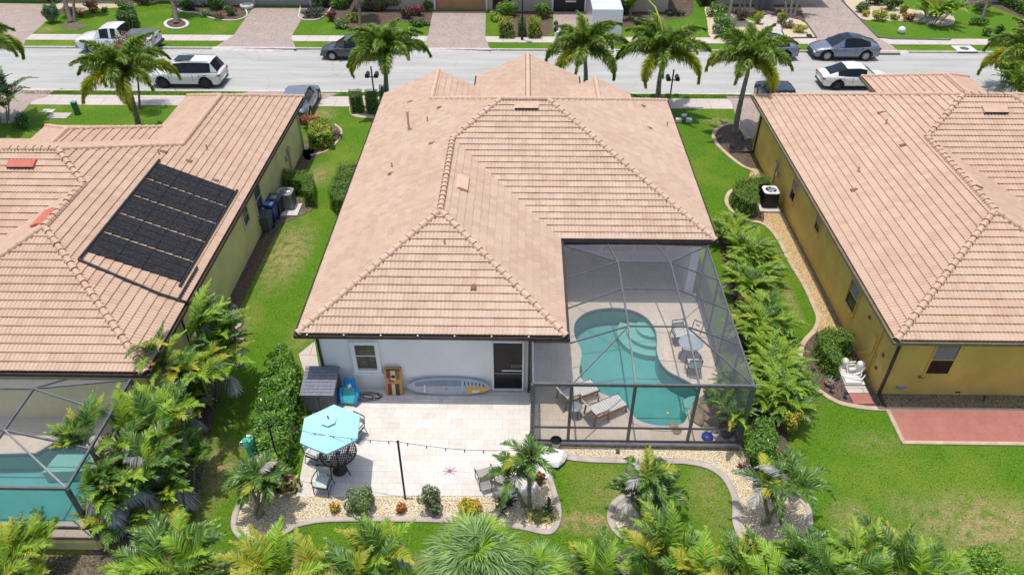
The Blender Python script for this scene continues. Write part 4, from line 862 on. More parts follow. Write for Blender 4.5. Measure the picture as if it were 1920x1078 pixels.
# ------------------------------------------------------------ foliage
rng = np.random.default_rng(11)
def unit(v): return v/np.maximum(1e-9, np.linalg.norm(v, axis=-1, keepdims=True))
class Foliage:
    def __init__(s): s.V = []; s.F = []; s.M = []; s.n = 0
    def add(s, V, F, m):
        s.V.append(V); s.F += (np.asarray(F)+s.n).tolist(); s.M += [m]*len(F); s.n += len(V)
    def blades(s, base, d, nrm, ln, w, m, droop=.25):
        """leaflets: base points, directions, face normals, lengths, widths"""
        n = len(base); d = unit(d); side = unit(np.cross(d, nrm)); ln = np.broadcast_to(np.asarray(ln, float), (n,))[:, None]; w = np.broadcast_to(np.asarray(w, float), (n,))[:, None]
        dz = np.array([0, 0, 1.])
        mid = base+d*ln*.5-dz*ln*droop*.25; tip = base+d*ln*.95-dz*ln*droop
        V = np.stack([base-side*w*.3, base+side*w*.3, mid+side*w*.5, mid-side*w*.5, tip], 1).reshape(-1, 3)
        b = (np.arange(n)*5)[:, None]
        q = (b+np.array([[0, 1, 2, 3]])).tolist(); t = (b+np.array([[3, 2, 4]])).tolist()
        s.V.append(V); o = s.n
        s.F += [[i+o for i in f] for f in q]+[[i+o for i in f] for f in t]; s.M += [m]*(2*n); s.n += len(V)
    def leaves(s, c, nrm, size, m, asp=.5, up=None):
        """single diamond leaves, slightly folded"""
        n = len(c); nrm = unit(nrm); r = rng.normal(size=(n, 3)); a = unit(np.cross(nrm, r)); b = np.cross(nrm, a)
        sz = np.broadcast_to(np.asarray(size, float), (n,))[:, None]
        V = np.stack([c-a*sz*.5, c-b*sz*asp*.5+nrm*sz*.08, c+a*sz*.5, c+b*sz*asp*.5+nrm*sz*.08], 1).reshape(-1, 3)
        k = (np.arange(n)*4)[:, None]; o = s.n
        s.V.append(V); s.F += ((k+np.array([[0, 1, 2, 3]]))+o).tolist()
        s.M += (m.tolist() if hasattr(m, 'tolist') else [m]*n); s.n += len(V)
    def frond(s, base, azm, el0, curve, Lf, ll, nl, m, w=.035, plume=False, v=.35, ang=1.05, droop=.35, r=.02, ml=None, twist=0.):
        K = 14; sv = np.linspace(0, 1, K+1); e = el0-curve*sv**1.4; dl = Lf/K
        x = np.concatenate([[0], np.cumsum(np.cos((e[1:]+e[:-1])/2)*dl)]); z = np.concatenate([[0], np.cumsum(np.sin((e[1:]+e[:-1])/2)*dl)])
        ca, sa = cos(azm), sin(azm); yy = twist*sv**2*Lf
        P = np.stack([x*ca-yy*sa, x*sa+yy*ca, z], 1)+np.array(base)
        T = unit(np.gradient(P, axis=0)); S = unit(np.cross(T, np.array([0, 0, 1.])+1e-6)); Nn = np.cross(S, T)
        q = np.linspace(.12 if not plume else .1, .985, nl); idx = q*K; i0 = np.minimum(idx.astype(int), K-1); f = (idx-i0)[:, None]
        B = P[i0]*(1-f)+P[i0+1]*f; t = unit(T[i0]*(1-f)+T[i0+1]*f); sd = S[i0]; nn = Nn[i0]
        prof = np.sin(np.clip(.18+q*.95, 0, 1)*pi)**.55; prof = np.maximum(prof, .25)
        for sg in (-1, 1):
            for rep in range(2 if plume else 1):
                if plume:
                    ro = rng.uniform(-pi*.5, pi*.5, nl) if rep == 0 else rng.uniform(-.4, 1.3, nl)
                else: ro = np.full(nl, v)+rng.normal(0, .10, nl)
                an = ang*(1-.45*q)+rng.normal(0, .08 if not plume else .2, nl)
                d = t*np.cos(an)[:, None]+(sd*sg*np.cos(ro)[:, None]+nn*np.sin(ro)[:, None])*np.sin(an)[:, None]
                nv = unit(nn*np.cos(ro)[:, None]-sd*sg*np.sin(ro)[:, None]+rng.normal(0, .25, (nl, 3)))
                s.blades(B+rng.normal(0, .006, (nl, 3)), d, nv, ll*prof*rng.uniform(.85, 1.1, nl), w, m, droop)
        V = []; 
        for k in range(K+1):
            rr = r*(1-.75*sv[k]); V += [P[k]+S[k]*rr, P[k]-Nn[k]*rr, P[k]-S[k]*rr, P[k]+Nn[k]*rr*.6]
        F = [(k*4+j, k*4+(j+1) % 4, k*4+4+(j+1) % 4, k*4+4+j) for k in range(K) for j in range(4)]
        s.add(np.array(V), F, m if ml is None else ml)
    def build(s, name, mats, parent=None, org=(0, 0, 0)):
        V = np.concatenate(s.V)-np.array(org); return mk(name, V, s.F, mats, parent, s.M)
def trunk_mesh(mb, x0, y0, z0, x1, y1, z1, r0, r1, bend=.0, m=0, n=9, rings=9):
    pts = []; rs = []
    for i in range(rings+1):
        t = i/rings; pts.append((x0+(x1-x0)*t+bend*sin(pi*t), y0+(y1-y0)*t, z0+(z1-z0)*t)); rs.append((r0*(1-t)+r1*t)*(1.25 if i == 0 else 1)*(1+.05*((-1)**i)))
    mb.tube(pts, rs, n, m)
def at_base(px, py, z=0): return G(px, py, z)
def foxtail(px, base, top, hgt, label, seed=0, rad_=2.5, nf=11, n_y=2, spear=False):
    """single stemmed street palm; base and top are plan positions of stem foot and crown"""
    global rng; rng = np.random.default_rng(100+seed); rr = random.Random(seed)
    t = thing('foxtail_palm', label, 'palm tree', (base[0], base[1], 0), group='bushy headed street palms'); org = tuple(t.location)
    mb = MB(); hs = hgt-.75; f = hs/hgt
    trunk_mesh(mb, base[0], base[1], -.02, base[0]+(top[0]-base[0])*f, base[1]+(top[1]-base[1])*f, hs, .19, .12, bend=rr.uniform(-.08, .08), rings=16)
    mb.build('trunk', [M['trunk']], t, org)
    mb = MB(); mb.tube([(base[0]+(top[0]-base[0])*f, base[1]+(top[1]-base[1])*f, hs-.05), (top[0], top[1], hgt)], [.13, .07], 9); mb.build('crownshaft', [M['shaft']], t, org)
    fo = Foliage(); ga = 2.39996; a0 = rr.uniform(0, 6)
    for i in range(nf):
        q = i/(nf-1); az_ = a0+i*ga+rr.uniform(-.15, .15); el0 = 1.45-.95*q; cu = 1.35+.75*q+rr.uniform(-.15, .15); cu += .3*q; Lf = 1.07*rad_*rr.uniform(.92, 1.1)*(1.0+.14*q)
        m = 0
        if i >= nf-n_y: m = 1
        fo.frond((top[0], top[1], hgt), az_, el0, cu, Lf, .72, 210, m, .058, plume=True, ang=1.0, droop=.30, r=.03, twist=rr.uniform(-.08, .08))
    if spear: fo.frond((top[0], top[1], hgt), rr.uniform(0, 6), 1.52, .35, 1.9, .12, 30, 1, .03, ang=.4)
    fo.build('crown', [L['fox'], L['palm_yellow']], t, org)
    return t
def areca(base, label, seed=0, R=1.9, h=2.2, stems=9, per=5, ll=.55, w=.045, cols=(.62, .18, .12, .08), name='areca_palm', group='clumping feather palms', nl=34, up=1.25, z0=0, spread=.5, west=False, flip=.82):
    """clumping palm with arching feather fronds; cols are shares of green, lime, yellow, dead"""
    global rng; rng = np.random.default_rng(500+seed); rr = random.Random(seed+50)
    t = thing(name, label, 'palm', (base[0], base[1], z0), group=group); org = tuple(t.location)
    fo = Foliage(); mb = MB()
    for s_ in range(stems):
        a = rr.uniform(0, 2*pi); q = sqrt(rr.random()); bx = base[0]+cos(a)*q*spread*.6; by = base[1]+sin(a)*q*spread*.6
        hh = h*rr.uniform(.45, 1.0); lx = bx+cos(a)*q*spread*hh*.5; ly = by+sin(a)*q*spread*hh*.5
        mb.tube([(bx, by, z0-.02), ((bx+lx)/2, (by+ly)/2, z0+hh*.5), (lx, ly, z0+hh)], [.05, .045, .035], 6)
        for k in range(per):
            az_ = a+rr.uniform(-1.9, 1.9) if q > .35 else rr.uniform(0, 2*pi)
            u = rr.random(); m = 0 if u < cols[0] else (1 if u < cols[0]+cols[1] else (2 if u < cols[0]+cols[1]+cols[2] else 3))
            el0 = rr.uniform(up-.35, up+.2) if m < 3 else rr.uniform(.1, .6); cu = rr.uniform(.9, 1.5) if m < 3 else rr.uniform(1.5, 2.2)
            kw = 1.0
            if west and cos(az_) < -.1 and hh < h*flip: az_ = pi-az_
            if west and cos(az_) < -.1: el0 = max(el0, 1.15); cu = min(cu, 1.0)*.75; kw = .8
            fo.frond((lx, ly, z0+hh), az_, el0, cu, kw*R*rr.uniform(.75, 1.1)*(.8 if m == 3 else 1), ll, nl, m, w, v=.45 if m < 3 else -.5, ang=.95, droop=.22 if m < 3 else .6, r=.022, ml=(2 if m in (1, 2) else None), twist=rr.uniform(-.15, .15))
    mb.build('stems', [M['ctrunk']], t, org)
    fo.build('crown', [L['palm'], L['palm_lime'], L['palm_yellow'], L['palm_dead']], t, org); return t
def adonidia(base, tops, label, seed=0, R=1.25, nf=9, cols=(.85, .08, .07), name='christmas_palm', ll=.40, w=.036):
    global rng; rng = np.random.default_rng(900+seed); rr = random.Random(seed+90)
    t = thing(name, label, 'palm', (base[0], base[1], 0), group='small several stemmed palms in the garden beds'); org = tuple(t.location)
    fo = Foliage()
    for i, (x, y, z) in enumerate(tops):
        a = 2*pi*i/len(tops)+.5; mb = MB(); trunk_mesh(mb, base[0]+cos(a)*.13, base[1]+sin(a)*.1, -.02, x, y, z-.3, .075, .05, n=8); mb.build('trunk', [M['ctrunk']], t, org)
        mb = MB(); mb.tube([(x, y, z-.32), (x, y, z)], [.06, .035], 8); mb.build('crownshaft', [M['shaft']], t, org)
        a0 = rr.uniform(0, 6)
        for k in range(nf):
            q = k/(nf-1); u = rr.random(); m = 0 if u < cols[0] else (1 if u < cols[0]+cols[1] else 2)
            fo.frond((x, y, z), a0+k*2.39996, 1.3-.95*q, 1.35+.45*rr.random(), R*rr.uniform(.85, 1.12), ll, 38, m, w, v=.5 if m < 2 else -.4, ang=.85, droop=.25, r=.018, twist=rr.uniform(-.1, .1))
    fo.build('crown', [L['palm'], L['palm_yellow'], L['palm_dead']], t, org); return t
def fanpalm(base, label, seed=0, R=1.0, h=1.2, n=26, z0=0, ll=.75):
    global rng; rng = np.random.default_rng(1300+seed); rr = random.Random(seed+130)
    t = thing('fan_palm', label, 'palm', (base[0], base[1], z0)); org = tuple(t.location); fo = Foliage(); mb = MB()
    trunk_mesh(mb, base[0], base[1], z0-.02, base[0], base[1], z0+h, .22, .2); mb.build('trunk', [M['bark']], t, org)
    for i in range(n):
        az_ = i*2.39996; q = i/n; el0 = 1.45-1.15*q; Lp = R*rr.uniform(.7, 1.05); c = np.array([base[0], base[1], z0+h]); d = np.array([cos(az_)*cos(el0), sin(az_)*cos(el0), sin(el0)])
        tip = c+d*Lp; V = []; s_ = np.cross(d, [0, 0, 1.]); s_ = s_/max(1e-6, np.linalg.norm(s_)); 
        fo.add(np.array([c-s_*.02, c+s_*.02, tip+s_*.012, tip-s_*.012]), [(0, 1, 2, 3)], 0)
        e2_ = el0-.55; dd_ = np.array([cos(az_)*cos(e2_), sin(az_)*cos(e2_), sin(e2_)]); nn = np.cross(s_, dd_); K = 46
        th = np.linspace(-2.0, 2.0, K)+rng.normal(0, .03, K); dirs = dd_[None]*np.cos(th)[:, None]+s_[None]*np.sin(th)[:, None]+nn[None]*(.12*np.abs(th))[:, None]+rng.normal(0, .05, (K, 3))
        fo.blades(np.repeat(tip[None], K, 0), dirs, np.repeat(nn[None], K, 0)+rng.normal(0, .3, (K, 3)), ll*(1-.16*np.abs(th))*rng.uniform(.9, 1.08, K), .035, 0 if rr.random() < .75 else 1, .35)
    fo.build('crown', [L['fan'], L['palm_lime']], t, org); return t
def ball_pts(n, c, r, shell=.35):
    d = unit(rng.normal(size=(n, 3))); q = (1-shell*rng.random(n)**1.5)[:, None]; p = d*q*np.array(r)+np.array(c); return p, d
def shrub(name, label, cat, base, r, mats, wts=None, size=.1, dens=260, asp=.5, group=None, lumps=4, z0=0, seed=0, stem=True, core=True):
    """leafy bush of several uneven lobes; r=(rx,ry,h)"""
    global rng; rng = np.random.default_rng(2000+seed+int(abs(base[0])*31+abs(base[1])*17)); rx, ry, h = r
    t = thing(name, label, cat, (base[0], base[1], z0), group=group); org = tuple(t.location); fo = Foliage()
    nm = len(mats); wts = np.array(wts if wts else [1/nm]*nm); wts = wts/wts.sum()
    blobs = [((base[0], base[1], z0+h*.45), (rx*.66, ry*.66, h*.44))]
    lumps = int(lumps*1.75)
    for i in range(lumps):
        a = 2*pi*i/max(1, lumps)+rng.uniform(-.4, .4); q = rng.uniform(.35, .78); k = rng.uniform(.24, .5)
        blobs.append(((base[0]+cos(a)*rx*q, base[1]+sin(a)*ry*q, z0+h*rng.uniform(.35, .8)), (rx*k, ry*k, h*rng.uniform(.2, .36))))
    for c, rr in blobs:
        area = 4*pi*((rr[0]*rr[1]+rr[0]*rr[2]+rr[1]*rr[2])/3); n = max(20, int(area*dens)); p, d = ball_pts(n, c, rr); ok = p[:, 2] > z0+.01; p, d = p[ok], d[ok]
        nv = unit(d+np.array([0, 0, .5])+rng.normal(0, .5, p.shape)); mi = rng.choice(nm, len(p), p=wts)
        fo.leaves(p, nv, size*rng.uniform(.7, 1.25, len(p)), mi, asp)
    fo.build('foliage', mats, t, org)
    mb = MB(); mb.tube([(base[0], base[1], z0-.01), (base[0], base[1], z0+h*.55)], [max(.015, rx*.07), max(.01, rx*.04)], 6)
    for i in range(3):
        a = i*2.1; mb.tube([(base[0], base[1], z0+h*.1), (base[0]+cos(a)*rx*.45, base[1]+sin(a)*ry*.45, z0+h*.55)], [max(.012, rx*.04), .008], 5)
    mb.build('stems', [M['bark']], t, org)
    return t
def hedge(name, label, poly, h, mats, size=.06, dens=420, group=None, z0=0, cat='hedge', round_=.12, wob=.05, seed=0, asp=.6):
    """clipped hedge over a plan outline"""
    global rng; rng = np.random.default_rng(3000+seed+int(abs(poly[0][0])*13)); cx = sum(p[0] for p in poly)/len(poly); cy = sum(p[1] for p in poly)/len(poly)
    t = thing(name, label, cat, (cx, cy, z0), group=group); org = tuple(t.location); fo = Foliage()
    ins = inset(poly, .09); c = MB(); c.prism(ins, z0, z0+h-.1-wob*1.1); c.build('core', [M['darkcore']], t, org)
    xs = [p[0] for p in poly]; ys = [p[1] for p in poly]; n = int((max(xs)-min(xs))*(max(ys)-min(ys))*dens*1.6)
    x = rng.uniform(min(xs), max(xs), n); y = rng.uniform(min(ys), max(ys), n); ok = inside(x, y, poly); x, y = x[ok], y[ok]
    wv = wob*(np.sin(x*5.3+y*2.1)+np.sin(y*6.1-x*3.3+1))
    P = np.stack([x, y, z0+h+wv*.5-rng.random(len(x))*.09], 1); fo.leaves(P, np.array([0, 0, 1.])+rng.normal(0, .55, P.shape), size*rng.uniform(.7, 1.3, len(P)), rng.choice(len(mats), len(P)), asp)
    N = len(poly)
    ar = sum(poly[i][0]*poly[(i+1) % N][1]-poly[(i+1) % N][0]*poly[i][1] for i in range(N)); sg = 1 if ar > 0 else -1
    for i in range(N):
        a = np.array(poly[i]); b = np.array(poly[(i+1) % N]); ln = np.linalg.norm(b-a); m = int(ln*h*dens*1.2)
        if m < 1: continue
        u = rng.random(m); zz = rng.random(m)*h; tt = (b-a)/ln; nn = np.array([tt[1], -tt[0]])*sg
        pxy = a+(b-a)*u[:, None]+nn*(wob*np.sin(u*ln*7+zz*5)+rng.uniform(-.07, .02, m))[:, None]; P = np.concatenate([pxy, (z0+zz)[:, None]], 1)
        fo.leaves(P, np.array([nn[0], nn[1], .35])+rng.normal(0, .5, P.shape), size*rng.uniform(.7, 1.3, m), rng.choice(len(mats), m), asp)
    fo.build('foliage', mats, t, org); return t
def rosette(name, label, base, R, h, n, m, w=.06, z0=0, cat='plant', group=None, seed=0, droop=.3, tall=.5):
    """sword leaves rising from a point"""
    global rng; rng = np.random.default_rng(4000+seed+int(abs(base[0])*7)); t = thing(name, label, cat, (base[0], base[1], z0), group=group); org = tuple(t.location); fo = Foliage()
    az_ = rng.uniform(0, 2*pi, n); e = rng.uniform(.25, 1.45, n); d = np.stack([np.cos(az_)*np.cos(e), np.sin(az_)*np.cos(e), np.sin(e)], 1); zb = rng.uniform(0, h*tall, n)
    B = np.stack([np.full(n, base[0]), np.full(n, base[1]), z0+zb], 1)+rng.normal(0, .03, (n, 3))*np.array([1, 1, 0])
    fo.blades(B, d, np.cross(d, np.cross(np.array([0, 0, 1.]), d))+rng.normal(0, .2, (n, 3)), R*rng.uniform(.7, 1.1, n), w, 0, droop); 
    fo.build('leaves', [m], t, org); return t

# street palms along the near kerb
def fox(basepx, toppx, hgt, label, seed, **k):
    hgt -= .25; tx, ty = G(toppx[0], toppx[1]+8, hgt); b = basepx if basepx[1] < 100 else G(*basepx); foxtail(None, b, (tx, ty), hgt, label, seed, **k)
fox(G(726, 182), (724, 96), 3.75, 'street palm in front of the pair of clipped hedge cubes, left of the middle roof', 1, rad_=2.7, nf=16, n_y=2)
fox(G(1095, 180), (1098, 92), 3.75, 'street palm rising behind the middle roof, before the white trailer', 2, rad_=2.7, nf=16, n_y=1)
fox(G(1234, 183), (1243, 98), 3.7, 'street palm with a long yellow green flower spear, right of the middle roof', 3, rad_=2.95, nf=17, n_y=3)
fox(G(1378, 247), (1406, 110), 4.7, 'leaning street palm planted in the dark mulch bed by the mustard house', 4, rad_=2.6, nf=17, n_y=3)
fox(G(262, 243), (236, 136), 4.2, 'street palm on the front lawn behind the olive house roof', 5, rad_=2.8, nf=17, n_y=4)
fox(G(-40, 190), (-42, 80), 5.0, 'street palm at the left picture edge with only drooping fronds in view', 6, rad_=2.4, nf=15, n_y=2)
fox(G(1952, 225), (1930, 105), 4.6, 'street palm at the right picture edge above the mustard house roof', 7, rad_=2.7, nf=17, n_y=5)
# flower arch from the third street palm
tr = thing('palm_flower_spear', 'long arching yellow green flower spear over the tallest street palm', 'flower stalk', (8.1, 43, 3.6)); org = tuple(tr.location)
mb = MB(); a = Vector((*G(1240, 95, 3.9), 3.9)); b = Vector((*G(1238, 40, 5.6), 5.6)); c = Vector((*G(1212, -4, 6.6), 6.6)); mb.tube([a, (a+b)/2+Vector((.15, 0, .1)), b, (b+c)/2+Vector((.1, 0, .12)), c], [.07, .06, .055, .045, .02], 7); mb.build('stalk', [mat('spear_green', (.36,.42,.03), (.5,.5,.06), 5)], tr, org)

# near planting
areca((-11.6, 18.9), 'tall feather palm clump leaning over the corner of the olive roof', 1, R=1.75, h=3.0, stems=18, per=6, cols=(.40, .42, .12, .06), spread=.75, flip=2, west=True, nl=46, w=.034, ll=.5)
areca((-11.6, 17.9), 'shorter darker feather palm clump just below the one at the olive roof corner', 21, R=1.1, h=1.3, stems=7, per=6, cols=(.5, .28, .12, .1), flip=2, west=True, spread=.6, nl=40, w=.034, ll=.45)
areca((-11.85, 14.6), 'largest feather palm clump with grey dead fronds beside the left pool cage', 2, R=1.65, h=2.5, stems=16, per=7, cols=(.46, .24, .09, .21), west=True, spread=.95, nl=46, w=.034)
areca((-11.9, 15.6), 'feather palm clump growing against the left pool cage frame', 22, R=1.45, h=2.5, stems=8, per=6, cols=(.45, .3, .1, .15), west=True, spread=.6, nl=42, w=.034)
areca((-11.7, 13.6), 'low dark feather palm clump at the foot of the largest one', 23, R=1.5, h=1.2, stems=9, per=6, cols=(.6, .15, .12, .13), spread=.9, nl=42, w=.034)
areca((-11.2, 15.1), 'dark feather palm on the lawn side of the largest clump', 24, R=1.25, h=1.5, stems=6, per=5, cols=(.75, .12, .05, .08), spread=.8, nl=42, w=.034)
areca((-14.3, 11.3), 'fine yellow green feather palm in the bottom left corner', 3, R=1.3, h=1.5, stems=16, per=7, ll=.45, w=.025, cols=(.35, .45, .18, .02), spread=.8, nl=44)
row = [((352, 1135), 1.5, 1.2, (.55, .35, .05, .05), 'feather palm with one upright green frond beside the gravel bed tip'), ((440, 1160), 1.3, .8, (.3, .2, .1, .4), 'grey fronded palm near the bottom edge left of the orange frond'),
       ((555, 1135), 1.5, 1.2, (.35, .35, .3, 0), 'feather palm with golden orange fronds near the bottom edge'), ((640, 1150), 1.3, .8, (.3, .2, .1, .4), 'ragged grey palm right of the orange frond'), ((705, 1135), 1.5, 1.3, (.45, .25, .15, .15), 'feather palm with yellow spear left of the large fan palm'),
       ((1110, 1150), 1.3, .8, (.3, .3, .1, .3), 'silver grey fronded palm right of the fan palms'), ((1175, 1145), 1.2, .8, (.1, .1, .1, .7), 'mostly dead grey palm left of the broad yellow tipped one'), ((1240, 1128), 1.5, 1.3, (.3, .4, .3, 0), 'feather palm with broad yellow tipped frond just below the ringed palm'),
       ((1330, 1140), 1.3, .9, (.25, .2, .25, .3), 'yellow and grey feather palm under the bend of the kerb'), ((1400, 1145), 1.4, 1.0, (.45, .2, .25, .1), 'feather palm with low bright yellow fronds'), ((1470, 1140), 1.4, 1.2, (.6, .15, .05, .2), 'dark green feather palm below the leaning palm pair'),
       ((1560, 1135), 1.5, 1.3, (.6, .3, .03, .07), 'feather palm with a tall plain green frond at the bottom edge'), ((1650, 1135), 1.4, 1.2, (.4, .25, .05, .3), 'feather palm with mixed green and grey fronds right of the tall green frond'),
       ((1735, 1150), 1.2, .7, (.2, .2, .1, .5), 'low grey feather palm beside the bright leafy bush')]
for i, (p, R, h, cs, lb) in enumerate(row):
    cs = (cs[0]-.06, cs[1], cs[2]*.8, cs[3]+.1)
    areca(G(p[0], p[1]-12), lb, 40+i, R=R*1.1, h=h+.15, stems=7, per=6, cols=cs, spread=.75, ll=.52, w=.034, nl=48)
fanpalm(G(900, 1120), 'large pale green fan palm in the middle of the bottom edge', 1, R=1.15, h=1.65, n=44, ll=.85)
fanpalm(G(1000, 1135), 'smaller fan palm growing right of the large pale one', 2, R=.85, h=1.2, n=24, ll=.7)
shrub('leafy_bush', 'bright lime green leafy bush in the bottom right corner', 'bush', G(1850, 1120), (1.35, .9, 1.3), [L['bright'], L['palm_lime']], size=.12, dens=300)
shrub('leafy_bush', 'low broad leaved bush left of the bright leafy bush', 'bush', G(1720, 1095), (.5, .4, .6), [L['bright']], size=.14, dens=180, seed=3)
# garden palms
def tops(base, lst): return [(*G(px, py, z), z) for px, py, z in lst]
adonidia(G(486, 966), tops(0, [(466, 905, 1.35), (484, 893, 1.7), (497, 900, 1.5)]), 'three stemmed palm in the left end of the cream gravel bed', 1, R=.95, nf=9)
adonidia(G(977, 952), tops(0, [(963, 893, 1.3)]), 'single stemmed palm left of its taller twin on the patio corner', 2, R=1.05, nf=9)
adonidia(G(987, 953), tops(0, [(991, 862, 2.0)]), 'taller single stemmed palm on the patio corner by the white boulders', 3, R=1.05, nf=9)
adonidia(G(1207, 982), tops(0, [(1186, 930, 1.0), (1208, 900, 1.75), (1222, 896, 1.8), (1243, 930, 1.2)]), 'four stemmed palm inside the round gravel ring', 4, R=1.1, nf=8)
adonidia(G(1436, 980), tops(0, [(1436, 912, 1.55), (1487, 908, 1.75)]), 'two stemmed palm leaning right over the gravel bed by the open lawn', 5, R=1.45, nf=10, cols=(.74, .06, .20))
# pygmy palms along the right side of the cage
pp = [((1392, 492), 'bushy lime palm nearest the corner of the middle roof'), ((1398, 560), 'bushy lime palm second from the roof corner beside the cage'), ((1428, 625), 'bushy lime palm in the middle of the row beside the cage'), ((1448, 700), 'bushy lime palm fourth from the roof corner beside the cage'), ((1452, 772), 'bushy lime palm by the front corner of the cage'), ((1372, 455), 'small bushy palm tucked under the roof corner'), ((1412, 525), 'bushy lime palm on the lawn side of the second one beside the cage'), ((1400, 640), 'bushy lime palm squeezed against the middle of the cage side'), ((1458, 735), 'bushy lime palm on the lawn side near the front corner of the cage')]
for i, (p, lb) in enumerate(pp): areca(G(*p), lb, 70+i, R=1.15, h=.75 if i != 5 else .5, stems=11, per=8, ll=.32, w=.024, cols=(.3, .65, .04, .01), spread=.8, nl=40, name='pygmy_date_palm', group='bushy lime palms along the cage', up=1.1)
shrub('leafy_shrub', 'glossy green shrub at the front right corner of the cage', 'shrub', G(1418, 850), (.75, 1.0, 1.2), [L['bright'], L['bush']], size=.12, dens=300, asp=.45)
shrub('leafy_shrub', 'glossy shrub between the cage corner and the leaning palm pair', 'shrub', G(1452, 905), (.7, .8, 1.0), [L['bright'], L['bush']], size=.12, dens=300, asp=.45, seed=2)
shrub('croton_shrub', 'orange leaved croton inside the glossy shrubs by the cage corner', 'shrub', G(1478, 812), (.3, .3, 1.1), [L['gold'], L['palm_lime']], size=.12, dens=250)
# broad leaved hedge left of the patio
hedge('clusia_hedge', 'loose glossy broad leaved hedge along the left side of the patio', arc([G(530, 690), (-8.25, 19.3), (-8.2, 18.0), (-7.9, 16.2), (-8.0, 15.0), G(500, 895), G(492, 810)], True, 3), 1.2, [L['bright'], L['bush']], size=.12, dens=520, wob=.2, asp=.55)
shrub('ti_plants', 'dark red and pale cream sword leaved clump at the foot of the glossy hedge', 'plant', G(540, 915), (.45, .35, .55), [L['brom'], L['redleaf']], [.7, .3], size=.24, dens=70, asp=.3, core=False)
rosette('bird_of_paradise', 'yellow leaved plant beside the leaning black post in the glossy hedge', G(500, 890), .5, 1.5, 14, L['palm_yellow'], .12, seed=5)
shrub('variegated_bush', 'larger variegated bush in the cream gravel below the umbrella', 'bush', G(681, 952), (.62, .5, 1.0), [L['silver'], L['bush']], [.55, .45], size=.09, dens=520, asp=.35)
shrub('variegated_bush', 'narrower variegated bush right of the black post', 'bush', G(811, 952), (.42, .38, .95), [L['silver'], L['dark']], [.5, .5], size=.09, dens=520, asp=.35)
shrub('croton', 'small golden croton left of the larger variegated bush', 'plant', G(628, 958), (.17, .15, .4), [L['croton'], L['gold']], size=.1, dens=300)
shrub('croton', 'small orange croton at the foot of the black post', 'plant', G(752, 958), (.2, .18, .34), [L['gold'], L['orange'], L['redleaf']], size=.1, dens=300)
shrub('croton', 'round bright yellow croton in front of the large fan palm', 'plant', G(884, 955), (.38, .34, .45), [L['croton'], L['croton'], L['gold']], size=.11, dens=330)
shrub('croton', 'small red and orange croton by the right edge of the patio bed', 'plant', G(1012, 905), (.16, .16, .5), [L['orange'], L['redleaf']], size=.11, dens=300)
for i, (p, lb) in enumerate([((938, 962), 'dark maroon leaved plant left of the twin palms'), ((955, 950), 'thin dark leaved plant directly before the twin palms'), ((1030, 965), 'dark maroon plant at the right kerb of the patio bed')]): rosette('cordyline', lb, G(*p), .35, .8, 26, L['dark'], .07, seed=i, tall=.8)
shrub('low_shrub', 'low yellowish ground plant at the right end of the patio bed', 'plant', G(1010, 968), (.6, .35, .25), [L['silver'], L['croton']], size=.09, dens=260)
# hedges around air conditioners
hx_ = lambda pts, z=0: [G(x, y, z) for x, y in pts]
hedge('clipped_hedge', 'clipped hedge screen curling round the air conditioner of the mustard house', arc([G(1381, 400), G(1368, 385), G(1378, 365), G(1412, 356), G(1437, 358), G(1437, 372), G(1414, 374), G(1418, 404), G(1402, 410)], True, 2), .95, [L['hedge']], dens=520)
hedge('clipped_hedge', 'clipped hedge screen curling round the pool equipment of the mustard house', arc([G(1542, 700), G(1528, 680), G(1524, 655), G(1545, 642), G(1590, 655), G(1588, 672), G(1560, 672), G(1570, 706), G(1558, 714)], True, 2), .95, [L['hedge']], dens=520)
hedge('clipped_hedge', 'clipped hedge block behind the air conditioner of the olive house', [G(540, 366), G(580, 370), G(578, 350), G(536, 345)], 1.0, [L['hedge']], dens=450, wob=.03)
hedge('clipped_hedge', 'clipped hedge end standing right of the air conditioner of the olive house', [G(573, 388), G(593, 390), G(592, 352), G(572, 350)], 1.05, [L['hedge']], dens=450, wob=.03)
hedge('clipped_hedge', 'clipped hedge block against the west side of the middle house', [(-8.4, 31.7), (-9.3, 31.7), (-9.95, 32.6), (-9.9, 35.6), (-8.4, 35.6)], 1.1, [L['hedge']], dens=400, wob=.03)
hedge('clipped_hedge', 'left hedge cube of the pair by the street', [G(658, 214), G(682, 214), G(682, 198), G(658, 198)], 1.15, [L['hedge'], L['bush']], dens=380, wob=.03)
hedge('clipped_hedge', 'right hedge cube of the pair by the street', [G(688, 216), G(710, 216), G(710, 198), G(688, 198)], 1.15, [L['hedge'], L['bush']], dens=380, wob=.03)
hedge('clipped_hedge', 'small hedge piece half hidden by the left roof edge of the middle house', [G(714, 206), G(724, 206), G(724, 186), G(714, 186)], 1.05, [L['hedge'], L['bush']], dens=300, wob=.03)
shrub('croton_shrub', 'red orange croton by the front corner of the olive house', 'shrub', G(588, 240), (.75, .5, .8), [L['orange'], L['orange'], L['redleaf']], size=.13, dens=260)
hedge('croton_hedge', 'square bright yellow croton by the front corner of the olive house', [G(582, 283), G(626, 280), G(622, 250), G(584, 252)], .95, [L['croton'], L['bright']], size=.12, dens=260, cat='shrub')
shrub('maroon_plant', 'low maroon plants right of the square yellow croton', 'plant', G(632, 258), (.35, .6, .3), [L['redleaf'], L['grey']], size=.12, dens=150)
